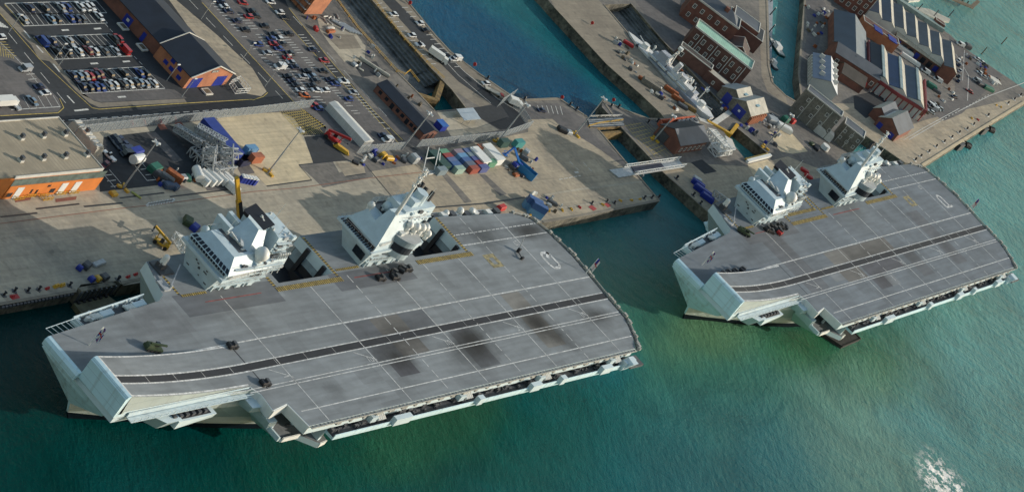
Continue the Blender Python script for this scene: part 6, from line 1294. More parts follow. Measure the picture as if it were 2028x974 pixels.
o = b.obj('counterweight_block', [M_yellow]); o.location = at(674.5, 299); o.rotation_euler = (0, 0, RAD(-55)); tag(o, 'yellow machine block at the foot of the red reach stacker', 'machine')
# ---- mobile crane behind the forward island
def wxyz(px, py, z): q = P(px, py, z); return Vector((q[0], q[1], z))
t = thing('mobile_crane', 'yellow mobile crane behind the forward island with its boom raised', 'mobile crane', (0, 0, 0), 0)
base = wxyz(466, 462, QZ + 1); foot = base + Vector((2.0, 0, 1.2)); 
tip = wxyz(469, 352, QZ + 23)
b = MB(); b.box(base.x - 6, base.x + 5, base.y - 1.6, base.y + 1.6, QZ + .9, QZ + 2.0); b.obj('carrier', [M_yellow], t)
b = MB(); b.box(base.x - 3, base.x + 2.6, base.y - 1.5, base.y + 1.5, QZ + 2.0, QZ + 3.6); b.obj('turret', [M_yellow], t)
b = MB(); f0 = Vector((base.x + 1, base.y, QZ + 3.2)); f1 = f0.lerp(tip, .55); b.beam(f0, f1, 1.5, 1.5); b.beam(f1, tip, 1.15, 1.15); b.obj('boom', [M_yellow], t)
b = MB(); b.beam(f0 + Vector((0, -.8, 0)), f1 + Vector((0, -.8, 0)), .2, 1.2); b.obj('boom_stripe', [M_black], t)
for x in (-4.4, -2.6, 1.8, 3.6):
    for sy in (-1, 1): w_ = MB(); w_.tube((base.x + x, base.y + sy * 1.3, QZ + .65), (base.x + x, base.y + sy * 1.75, QZ + .65), .65, n=10); w_.obj('wheel', [M_rubber], t)
# ---- boom lift, blue
t = thing('boom_lift', 'blue articulated boom lift beside the open blue skip', 'boom lift', at(1017, 333), 0)
o_ = at(1017, 333); b = MB(); b.box(-2.4, 2.2, -1.3, 1.3, .5, 1.4); b.obj('chassis', [M_dsteel], t); b = MB(); b.box(-1.6, 2.8, -1.1, 1.1, 1.4, 2.6); b.box(-1.0, 2.4, -1.12, -1.0, 1.6, 2.2, 1); b.obj('turret', [M_blue, M_white], t)
k1 = wxyz(1019, 292, QZ + 9.5) - Vector(o_); k2 = wxyz(1000, 306, QZ + 7) - Vector(o_); M_lblue = mat('machine_blue', (.01, .12, .42), .45, var=.08)
b = MB(); b.beam((1.6, 0, 2.4), k1, .75, .75); b.obj('boom', [M_lblue], t); b = MB(); b.beam(k1, k2, .5, .5); b.obj('jib', [M_lblue], t)
b = MB()
for z_ in (0, 1.1): b.beam(k2 + Vector((-1, -.8, z_)), k2 + Vector((1, -.8, z_)), .12); b.beam(k2 + Vector((-1, .8, z_)), k2 + Vector((1, .8, z_)), .12); b.beam(k2 + Vector((-1, -.8, z_)), k2 + Vector((-1, .8, z_)), .12); b.beam(k2 + Vector((1, -.8, z_)), k2 + Vector((1, .8, z_)), .12)
b.box(k2.x - 1, k2.x + 1, k2.y - .8, k2.y + .8, k2.z - .1, k2.z); b.obj('basket', [M_lblue], t)
for x in (-1.6, 1.5):
    for sy in (-1, 1): w_ = MB(); w_.tube((x, sy * 1.15, .55), (x, sy * 1.6, .55), .55, n=10); w_.obj('wheel', [M_rubber], t)
def skip_(px, py, az, L_, W_, H_, m_, label, inner=M_black):
    b = MB(); b.hexa([(-L_ / 2 + .3, -W_ / 2 + .1, .1), (L_ / 2 - .3, -W_ / 2 + .1, .1), (L_ / 2 - .3, W_ / 2 - .1, .1), (-L_ / 2 + .3, W_ / 2 - .1, .1)], [(-L_ / 2, -W_ / 2, .3), (L_ / 2, -W_ / 2, .3), (L_ / 2, W_ / 2, .3), (-L_ / 2, W_ / 2, .3)])
    for (x0, x1, y0, y1) in ((-L_ / 2, L_ / 2, -W_ / 2, -W_ / 2 + .15), (-L_ / 2, L_ / 2, W_ / 2 - .15, W_ / 2), (-L_ / 2, -L_ / 2 + .15, -W_ / 2 + .16, W_ / 2 - .16), (L_ / 2 - .15, L_ / 2, -W_ / 2 + .16, W_ / 2 - .16)): b.box(x0, x1, y0, y1, .3, H_)
    b.box(-L_ / 2 + .16, L_ / 2 - .16, -W_ / 2 + .16, W_ / 2 - .16, .3, .5, 1)
    o = b.obj('skip', [m_, inner]); o.location = at(px, py, H_ / 2); o.rotation_euler = (0, 0, az); tag(o, label, 'skip'); return o
skip_(1040, 337, RAD(-72), 9, 3.4, 3.0, mat('skip_blue', (.03, .2, .42), .5, var=.1), 'long open topped sky blue skip on the tan quay')
skip_(482, 318, RAD(5), 6.4, 3.0, 2.8, mat('skip_navy', (.015, .02, .06), .5, var=.1), 'dark navy open skip holding rusty scrap by the orange container', mat('scrap_brown', (.2, .13, .08), .9, var=.3, scale=1))
# ---- containers
def cmat(n_, c): return mat('container_' + n_, c, .55, var=.08, scale=.5, stripe=(0, .45, .35, tuple(x * .75 for x in c)))
CM = {'green': (.12, .30, .18), 'dark green': (.02, .07, .06), 'red': (.30, .04, .035), 'blue': (.05, .12, .30), 'light blue': (.13, .30, .50), 'slate blue': (.10, .15, .30), 'mauve': (.26, .20, .24), 'steel grey': (.20, .26, .29), 'charcoal': (.12, .14, .19),
      'brick red': (.32, .07, .045), 'white': (.66, .68, .67), 'navy': (.015, .03, .15), 'orange': (.42, .13, .06), 'teal': (.05, .26, .25), 'royal blue': (.012, .04, .26), 'indigo': (.09, .11, .28), 'pale green': (.30, .42, .36)}
def container(x, y, z, c, label, group, az=0, L_=6.06, W_=2.44, H_=2.59, cat='container', vert=.0):
    t = thing('shipping_container', label, cat, (x, y, z), az, group); m_ = cmat(c.replace(' ', '_'), CM[c]); b = MB(); b.box(-L_ / 2, L_ / 2, -W_ / 2, W_ / 2, 0, H_); b.obj('body', [m_], t)
    for sx in (-1, 1):
        d = MB(); 
        for sy in (-1, 1): x0 = sx * L_ / 2; d.box(min(x0, x0 + sx * .05), max(x0, x0 + sx * .05), min(sy * .08, sy * (W_ / 2 - .12)), max(sy * .08, sy * (W_ / 2 - .12)), .15, H_ - .15)
        d.obj('door', [m_], t) if sx < 0 else None
    return t
tops = {0: ['dark green'] * 5, 1: ['green', 'red', 'slate blue', 'blue', 'pale green'], 2: ['mauve', 'light blue', 'blue', 'charcoal', 'brick red'], 3: ['slate blue', 'steel grey', 'indigo', 'red', 'indigo']}
low = {0: ['dark green'] * 5, 1: ['dark green', 'navy', 'navy', 'navy', 'pale green'], 2: ['navy', 'navy', 'navy', 'navy', 'brick red'], 3: ['navy', 'blue', 'navy', 'brick red', 'royal blue']}
starts = {0: (851, 298), 1: (871, 296), 2: (900, 296), 3: (919, 294)}
rown = {0: 'leftmost row of the block', 1: 'second row of the block', 2: 'third row of the block', 3: 'fourth row of the block'}
colx = {0: 4, 1: 5, 2: 5, 3: 5}
for r in range(4):
    q = P(*starts[r], QZ + 2.4); 
    for k in range(colx[r]):
        x, y = q[0] + 2.0 + k * .12, q[1] - .9 - k * 2.12; c = tops[r][k]
        container(x, y, QZ, c, '%s container, %s from the fence in the %s' % (c, ORD[k], rown[r]), 'containers in rows on the quay', L_=5.4, W_=2.06, H_=2.45)
for i, (px, py, w_, l_) in enumerate(((952.9, 305.5, 7.8, 5.6), (978.8, 300.5, 8.4, 6.0))):
    q = P(px, py, QZ + 3.0); t = thing('storage_tent', ['white box store beside the stacked containers, lower of the two white ones', 'white box store next to the blue boom lift, taller of the two white ones'][i], 'store', (q[0], q[1], QZ), RAD(2))
    b = MB(); b.box(-l_ / 2, l_ / 2, -w_ / 2, w_ / 2, 0, 2.8); b.obj('wall', [M_white], t); b = MB(); b.hexa([(-l_ / 2 - .1, -w_ / 2 - .1, 2.8), (l_ / 2 + .1, -w_ / 2 - .1, 2.8), (l_ / 2 + .1, w_ / 2 + .1, 2.8), (-l_ / 2 - .1, w_ / 2 + .1, 2.8)], [(-l_ / 2 - .1, -w_ / 2 - .1, 3.0), (l_ / 2 + .1, -w_ / 2 - .1, 3.0), (l_ / 2 + .1, w_ / 2 + .1, 3.1), (-l_ / 2 - .1, w_ / 2 + .1, 3.1)]); b.obj('roof', [M_white], t)
for px, py, c, z_, lab, az in ((500, 290, 'light blue', 2.6, 'light blue container beside the blue container wall', 0), (512, 306, 'orange', 2.6, 'orange container below the light blue one', 0), (500, 292, 'royal blue', 0, 'royal blue container beneath the light blue one', 0), (512, 308, 'orange', 0, 'orange container at the bottom of its pair', 0),
                         (1002, 277, 'dark green', 2.6, 'dark green container by the fence below the tall light mast', 0), (1002, 279, 'dark green', 0, 'bottom dark green container by the fence below the tall light mast', 0), (1031, 278, 'teal', 2.6, 'teal container standing beyond the dark green pair', 0), (1031, 280, 'teal', 0, 'bottom teal container beyond the dark green pair', 0),
                         (957, 288, 'orange', 0, 'small container showing between the two white stores', 0), (877, 333, 'steel grey', 0, 'single steel grey container at the lower left of the container block', 0), (975, 318, 'green', 0, 'green container at the foot of the taller white store', 0), (1054, 392, 'steel grey', 0, 'grey container half on the pier, nearer the sea', 0), (1061, 405, 'steel grey', 0, 'grey container on the pier, nearer the carrier', 0)):
    q = P(px, py, QZ + z_ + 2.6); container(q[0], q[1], QZ + z_, c, lab, 'loose containers on the quay', az, L_=5.4, W_=2.2, H_=2.5)
for i, (px, py) in enumerate(((1064, 394), (1073, 405))):
    q = P(px, py, QZ + 5.2); container(q[0], q[1], QZ, 'light blue', 'pale blue topped container on the south pier, ' + ('landward one' if i == 0 else 'seaward one'), 'containers on the south pier', RAD(-45), H_=2.6); container(q[0], q[1], QZ + 2.6, 'blue', 'blue container on top on the south pier, ' + ('landward one' if i == 0 else 'seaward one'), 'containers on the south pier', RAD(-45), H_=2.5)
q = P(413.6, 233, QZ + 5.2); q1 = P(474, 303.5, QZ + 5.2)
for k in range(8):
    x = q[0] + (q1[0] - q[0]) * (k + .5) / 8; y = q[1] + (q1[1] - q[1]) * (k + .5) / 8
    for lv in (0, 1): container(x, y, QZ + lv * 2.6, 'royal blue' if lv else 'navy', '%s container, %s in the blue container wall' % ('top royal blue' if lv else 'bottom navy', ORD[k] + ' from the fence'), 'wall of blue containers', 0, W_=2.1)
# ---- light masts
def mast(px, py, h, label, head=True, pads=True):
    q = P(px, py); t = thing('light_mast', label, 'light mast', (q[0], q[1], QZ), random.random(), 'tall light masts')
    b = MB(); b.tube((0, 0, 0), (0, 0, h), .32, .16, 8); b.obj('pole', [M_steel], t)
    b = MB(); b.box(-.8, .8, -.8, .8, h - .1, h + .3); b.obj('head_frame', [M_steel], t)
    for k in range(4):
        a_ = pi / 4 + k * pi / 2; l = MB(); l.box(-.42, .42, -.32, .32, -.2, .2); o = l.obj('lamp', [M_white], t); o.location = (1.1 * cos(a_), 1.1 * sin(a_), h + .1); o.rotation_euler = (.5, 0, a_)
    if pads:
        for k in range(3): a_ = k * 2 * pi / 3 + .4; l = MB(); l.box(-.8, .8, -.55, .55, 0, .7); o = l.obj('ballast_block', [M_yellow], t); o.location = (1.5 * cos(a_), 1.5 * sin(a_), 0); o.rotation_euler = (0, 0, a_)
mast(243.4, 372.5, 18.8, 'tall light mast by the orange workshop on yellow blocks'); mast(531, 341.7, 18.8, 'tall light mast on the pale concrete pad'); mast(984.8, 281.8, 18.8, 'tall light mast behind the container block by the fence')
mast(1138.9, 266.4, 18.8, 'tall light mast at the lock bridge'); mast(1514, 292.4, 18.8, 'tall light mast near the stone storehouses'); mast(795.9, 295.5, 17, 'tall light mast at the fence gate by the brick office', pads=False); mast(1295.6, 277, 13, 'shorter light mast on the cross hatched paving')
for i, (px, py, h) in enumerate(((106, 120, 7), (18, 63, 7), (360, 192, 8), (398, 38, 8), (478, 120, 8), (548, 143, 8), (524, 172, 8), (115, 132, 7), (330, 160, 7))):
    q = P(px, py); t = thing('lamp_post', 'slim grey road lamp post, ' + ['on the walled verge by the third file of bays', 'by the zebra crossing at the far left', 'at the warehouse forecourt', 'at the top of the road beside the second car park', 'on the road verge opposite the warehouse gable', 'at the verge by the white van', 'at the bend below the second car park', 'just below the one by the third file', 'by the warehouse side wall'][i], 'lamp post', (q[0], q[1], QZ), 0, 'road lamp posts')
    b = MB(); b.tube((0, 0, 0), (0, 0, h), .14, .09, 6); b.obj('pole', [M_steel], t); b = MB(); b.box(-.2, 1.2, -.2, .2, h - .1, h + .15); b.obj('lamp', [M_white], t)
# ---- fences
M_net = bpy.data.materials.new('mesh_fence'); M_net.use_nodes = True
_n = M_net.node_tree.nodes; _l = M_net.node_tree.links; _b = _n['Principled BSDF']; _b.inputs['Base Color'].default_value = (.30, .34, .36, 1); _b.inputs['Roughness'].default_value = .6
_tc = _n.new('ShaderNodeTexCoord'); _w = _n.new('ShaderNodeTexNoise'); _w.inputs['Scale'].default_value = 1.3; _l.new(_tc.outputs['Object'], _w.inputs['Vector']); _r = _n.new('ShaderNodeMapRange'); _r.inputs[3].default_value = .38; _r.inputs[4].default_value = .62; _l.new(_w.outputs[0], _r.inputs[0]); _l.new(_r.outputs[0], _b.inputs['Alpha'])
def fence(px, h, label, post=3.0):
    pts = PP(px); t = thing('security_fence', label, 'fence', (0, 0, 0)); b = MB()
    for a_, c_ in zip(pts, pts[1:]): b.quad((*a_, QZ + .05), (*c_, QZ + .05), (*c_, QZ + h), (*a_, QZ + h))
    b.obj('mesh_panel', [M_net], t); r_ = MB(); r_.wall(pts, QZ + h, QZ + h + .12, .14); r_.obj('top_rail', [M_steel], t)
    cnt = 0
    for a_, c_ in zip(pts, pts[1:]):
        L_ = hypot(c_[0] - a_[0], c_[1] - a_[1]); n_ = max(1, int(L_ / post))
        for k in range(n_):
            if cnt > 90: break
            x, y = a_[0] + (c_[0] - a_[0]) * k / n_, a_[1] + (c_[1] - a_[1]) * k / n_; p_ = MB(); p_.beam((x, y, QZ), (x, y, QZ + h + .4), .16); p_.obj('post', [M_steel], t); cnt += 1
fence([(145, 267), (311, 247.5), (394, 238.5), (500, 227), (613, 213)], 3.6, 'long security fence between the road and the crane yard')
fence([(705, 304), (792, 297)], 3.6, 'security fence section left of the gate'); fence([(824, 292), (985, 275.6), (1046, 254)], 3.6, 'security fence behind the container block')
fence([(1046, 254), (1028, 226), (1012, 208)], 3.0, 'fence line along the red surfaced path to the basin'); fence([(984, 212), (1013, 193)], 4.2, 'tall net fence at the basin corner'); fence([(150, 252), (200, 248), (330, 236)], 2.6, 'inner fence line along the lower road edge')
# low yellow rails round the docks
def rail(px, label, m_=M_yellow, h=1.1, z=QZ):
    pts = PP(px); t = thing('guard_rail', label, 'guard rail', (0, 0, 0)); b = MB()
    for z_ in (.6, h): b.wall(pts, z + z_ - .06, z + z_ + .06, .16)
    b.obj('rail', [m_], t); cnt = 0
    for a_, c_ in zip(pts, pts[1:]):
        L_ = hypot(c_[0] - a_[0], c_[1] - a_[1]); n_ = max(1, int(L_ / 3))
        for k in range(n_): x, y = a_[0] + (c_[0] - a_[0]) * k / n_, a_[1] + (c_[1] - a_[1]) * k / n_; p_ = MB(); p_.beam((x, y, z), (x, y, z + h), .14); p_.obj('post', [m_], t)
rail([(666, 2), (706, 56), (784, 143), (800, 150), (810, 142), (828, 165)], 'yellow rail along the left rim of the big dry dock'); rail([(738, 2), (800, 80), (854, 136), (878, 158)], 'yellow rail along the right rim of the big dry dock')
rail([(1164, 252), (1186, 246), (1232, 240)], 'yellow rail on the near side of the lock bridge'); rail([(1166, 233), (1230, 231)], 'pale rail on the far side of the lock bridge', M_trim)
rail([(1434, 262), (1412, 250), (1398, 240)], 'yellow rail at the head of the small lock'); rail([(1475, 316), (1482, 320), (1520, 308)], 'yellow rail at the lower gate of the small lock')
# caissons
def caisson(px, w_, z0, z1, m_, label):
    b = MB(); b.wall(PP(px), z0, z1, w_); t = tag(b.obj('dock_caisson', [m_]), label, 'dock gate')
M_rusty = mat('rusty_gate', (.20, .13, .04), .8, var=.35, scale=.5, dirt=(.06, .04, .02))
caisson([(826, 184), (866, 197), (878, 160)], 2.0, -4, QZ - .2, M_rusty, 'rusty yellow V shaped gate closing the big dry dock')
caisson([(1384, 236), (1412, 246), (1446, 222)], 2.4, -4, QZ + .2, M_trim, 'pale stepped gate at the foot of the warship dock'); caisson([(1400, 240), (1446, 266), (1460, 248)], 1.6, -4, QZ + .6, M_yellow, 'yellow gate at the top of the small lock'); caisson([(1477, 317), (1521, 306)], 1.4, -4, QZ + .4, M_yellow, 'yellow gate at the lower end of the small lock')
mb = MB(); mb.wall(PP([(1478, 322), (1524, 310)]), QZ, QZ + 1.2, 1.4); tag(mb.obj('jersey_barrier', [M_white]), 'long white barrier beside the lower gate of the small lock', 'barrier')
# lock bridge
t = thing('lock_bridge', 'short rusty road bridge over the lock entrance with a dark striped deck', 'bridge', (0, 0, 0)); q = PP([(1163, 236), (1232, 232), (1236, 251), (1168, 254)]); b = MB(); b.prism(q, QZ - 1.2, QZ + .25, 0, 1); b.obj('deck', [M_rusty, mat('bridge_deck', (.07, .085, .10), .7, var=.3, scale=1.0)], t)
for k in range(4):
    b = MB(); f_ = lambda a_, c_, u: (a_[0] + (c_[0] - a_[0]) * u, a_[1] + (c_[1] - a_[1]) * u); u = .2 + k * .2; a_ = f_(q[0], q[3], u); c_ = f_(q[1], q[2], u); b.wall([a_, c_], QZ + .26, QZ + .34, .35); b.obj('deck_rail', [M_steel], t)
caisson([(1172, 262), (1236, 258)], 1.2, -3, QZ - .6, M_rusty, 'rust streaked sill wall beneath the lock bridge')
# linkspan ramp across the channel
t = thing('vehicle_ramp_bridge', 'steel truss ramp bridge spanning the channel between the quays', 'bridge', (0, 0, 0))
a0, a1, b0, b1 = P(1207, 336, QZ + .6), P(1226, 351, QZ + .6), P(1345, 316, QZ + 1.2), P(1356, 330, QZ + 1.2)
b = MB(); b.hexa([(*a0, QZ + .1), (*b0, QZ + .6), (*b1, QZ + .6), (*a1, QZ + .1)], [(*a0, QZ + .5), (*b0, QZ + 1.0), (*b1, QZ + 1.0), (*a1, QZ + .5)]); b.obj('deck', [M_steel], t)
f_ = lambda a_, c_, u: (a_[0] + (c_[0] - a_[0]) * u, a_[1] + (c_[1] - a_[1]) * u)
c0, c1, d0, d1 = f_(a0, b0, .3), f_(a1, b1, .24), f_(a0, b0, .72), f_(a1, b1, .72)
b = MB(); b.hexa([(*c0, QZ + .7), (*d0, QZ + .85), (*d1, QZ + .85), (*c1, QZ + .7)], [(*c0, QZ + 1.0), (*d0, QZ + 1.05), (*d1, QZ + 1.05), (*c1, QZ + 1.0)]); b.obj('road_surface', [mat('ramp_navy', (.03, .035, .06), .7, var=.2)], t)
for (p0, p1) in ((f_(a0, b0, .2), b0), (f_(a1, b1, .2), b1)):
    b = MB(); n_ = 16
    for z_ in (1.0, 2.4): b.beam((*p0, QZ + z_), (*p1, QZ + z_ + .3), .22)
    for k in range(n_): u0, u1 = k / n_, (k + 1) / n_; g0, g1 = f_(p0, p1, u0), f_(p0, p1, u1); b.beam((*g0, QZ + (1.0 if k % 2 else 2.5)), (*g1, QZ + (2.5 if k % 2 else 1.0)), .15); b.beam((*g0, QZ + 1), (*g0, QZ + 2.5), .12)
    b.obj('truss', [M_white], t)
b = MB(); b.tube((*f_(a1, b1, .38), -4), (*f_(a1, b1, .38), QZ), .5); b.obj('pile', [M_steel], t)
# ---- lattice crane sections
def lattice(name, label, p0, p1, w_, h_, n_, m_=M_steel, r=.16, cat='truss', group=None, part=None, parent=None):
    b = MB(); p0 = Vector(p0); p1 = Vector(p1); d = (p1 - p0); side = d.cross(Vector((0, 0, 1))); side = side.normalized() if side.length > .01 else Vector((1, 0, 0)); up = side.cross(d).normalized()
    cs = [side * sx * w_ / 2 + up * sy * h_ / 2 for sx, sy in ((-1, -1), (1, -1), (1, 1), (-1, 1))]
    for c_ in cs: b.beam(p0 + c_, p1 + c_, r * 1.5)
    for k in range(n_):
        g0 = p0 + d * (k / n_); g1 = p0 + d * ((k + 1) / n_)
        for i in range(4): c_, e_ = cs[i], cs[(i + 1) % 4]; b.beam(g0 + c_, g0 + e_, r); b.beam(g0 + (c_ if k % 2 else e_), g1 + (e_ if k % 2 else c_), r)
    if parent: return b.obj(part, [m_], parent)
    return tag(b.obj(name, [m_]), label, cat, group)
t = thing('dismantled_gangway', 'dismantled grey lattice gangway towers lying beside the blue container wall', 'gangway', (0, 0, 0))
p = lambda px, py, z: (*P(px, py, QZ + z), QZ + z)
lattice('', '', p(348, 252, 2.4), p(402, 286, 4.5), 2.6, 2.0, 12, part='walkway_truss', parent=t, r=.2); lattice('', '', p(388, 256, 5.0), p(445, 288, 6.2), 3.4, 3.2, 12, part='walkway_truss', parent=t, r=.24)
lattice('', '', p(392, 263, 1.5), p(452, 318, 2.2), 3.0, 3.0, 11, part='walkway_truss', parent=t, r=.24)
lattice('', '', p(380, 298, 1.2), p(422, 341, 1.2), 4, 3.0, 6, part='tower_frame', parent=t, r=.3); lattice('', '', p(412, 342, .6), p(416, 290, 8.5), 3.6, 3.6, 5, part='tower_frame', parent=t, r=.3); lattice('', '', p(450, 342, .6), p(450, 290, 8.5), 3.6, 3.6, 5, part='tower_frame', parent=t, r=.3)
lattice('', '', p(408, 302, 5.2), p(472, 305, 4.6), 2.4, 2.4, 7, part='tower_frame', parent=t, r=.26); lattice('', '', p(425, 335, 3.0), p(460, 330, 3.0), 3, 2.6, 4, part='tower_frame', parent=t, r=.28)
b = MB(); q = PP([(372, 258), (436, 290), (452, 330), (396, 300)], QZ + .1); 
for i in range(7): b.beam(p(386 + i * 9, 250 + i * 5.0, 6.8), p(386 + i * 9, 262 + i * 5.2, 1.0), .22)
b.obj('cross_brace', [M_steel], t)
lattice('boarding_gangway', 'white lattice boarding gangway from quay to the forward island side', p(352, 470, 1.5), p(378, 508, 9), 3.0, 2.4, 6, M_white, .22, 'gangway'); 
lattice('boarding_gangway', 'lattice boarding gangway at the bow shoulder of the farther carrier', p(1418, 385, 2), p(1450, 408, 9), 3.0, 2.6, 6, M_steel, .24, 'gangway')
lattice('lattice_scaffold_pile', 'heap of white lattice gangway parts beside the brick depot', p(1406, 262, 2.4), p(1440, 300, 3.4), 5, 3.2, 8, M_white, .3, 'gangway'); lattice('lattice_gangway_part', 'white lattice gangway part lying against the brick depot gable end', p(1412, 298, 1.6), p(1445, 292, 3.0), 5, 2.6, 5, M_white, .3, 'gangway')
b = MB(); b.box(-3.5, 3.5, -2, 2, .2, 3.0); o = b.obj('cabin', [M_trim]); o.location = at(1438, 292); o.rotation_euler = (0, 0, RAD(50)); tag(o, 'white cabin on the heap of lattice gangway parts', 'cabin')
# ---- white cabins and tanks along the crane yard
for i, (px, py, L_) in enumerate(((399, 352, 6), (412, 352, 6), (423, 350, 6), (435, 350, 6), (446, 349, 6), (456, 366, 7))):
    t = thing('white_cabin', 'white ribbed cabin in the row before the lattice towers, ' + ORD[i] + ' from the left' if i < 5 else 'white tank cabin standing lower right of the white cabin row', 'cabin', at(px, py, 1.5), RAD(-78), 'white cabins before the lattice towers'); w_ = 2.1
    b = MB(); b.box(-L_ / 2, L_ / 2, -w_ / 2, w_ / 2, .3, 2.3); b.hexa([(-L_ / 2, -w_ / 2, 2.3), (L_ / 2, -w_ / 2, 2.3), (L_ / 2, w_ / 2, 2.3), (-L_ / 2, w_ / 2, 2.3)], [(-L_ / 2, -.6, 2.9), (L_ / 2, -.6, 2.9), (L_ / 2, .6, 2.9), (-L_ / 2, .6, 2.9)]); b.obj('body', [M_white], t)
    b = MB(); 
    for k in range(3): b.box(-L_ / 2 + .8 + k * 2, -L_ / 2 + 1.0 + k * 2, -w_ / 2 - .04, w_ / 2 + .04, .3, 2.3)
    b.obj('rib', [M_trim], t)
for i, (px, py, az, lab) in enumerate(((391, 346, 60, 'white tipped over cabin left of the white cabin row'), (271, 316, 5, 'white domed bowser trailer under the tall light mast'))):
    t = thing('white_tank', lab, 'tank', at(px, py, 1.5), RAD(az)); b = MB(); b.tube((-2.6, 0, 1.9), (2.6, 0, 1.9), 1.5, n=14); b.obj('tank_shell', [M_white], t); b = MB(); b.box(-2.4, 2.4, -1, 1, .3, .8); b.obj('cradle', [M_dsteel], t)
for i in range(5):
    px, py = 481 + i * 6.0, 353 + i * 1.2; t = thing('portable_toilet', 'white topped blue portable toilet by the crane boom, ' + ORD[i] + ' from the left', 'portable toilet', at(px, py, 1.5), RAD(-15 + i * 4), 'portable toilets by the crane boom')
    b = MB(); b.box(-.8, .8, -.8, .8, 0, 2.3); b.obj('body', [M_blue], t); b = MB(); b.hexa([(-.85, -.85, 2.3), (.85, -.85, 2.3), (.85, .85, 2.3), (-.85, .85, 2.3)], [(-.5, -.85, 2.7), (.5, -.85, 2.7), (.5, .85, 2.7), (-.5, .85, 2.7)]); b.obj('roof', [M_white], t)
# ---- plant and pallets in the yards: each its own thing
def crate(px, py, az, L_, W_, H_, m_, name, label, cat, group=None, z=QZ, two=None):
    t = thing(name, label, cat, (*P(px, py, z + H_ / 2), z), RAD(az), group); b = MB(); b.box(-L_ / 2, L_ / 2, -W_ / 2, W_ / 2, .15, H_ * .75); b.hexa([(-L_ / 2, -W_ / 2, H_ * .75), (L_ / 2, -W_ / 2, H_ * .75), (L_ / 2, W_ / 2, H_ * .75), (-L_ / 2, W_ / 2, H_ * .75)], [(-L_ / 2 + .3, -W_ / 2 + .2, H_), (L_ / 2 - .3, -W_ / 2 + .2, H_), (L_ / 2 - .3, W_ / 2 - .2, H_), (-L_ / 2 + .3, W_ / 2 - .2, H_)], 1); b.obj('body', [m_, two or m_], t)
    b = MB(); b.box(-L_ / 2 + .2, L_ / 2 - .2, -W_ / 2 + .2, W_ / 2 - .2, 0, .15); b.obj('skid', [M_dsteel], t); return t
M_rust = mat('rust_orange', (.35, .10, .03), .8, var=.3, scale=1)
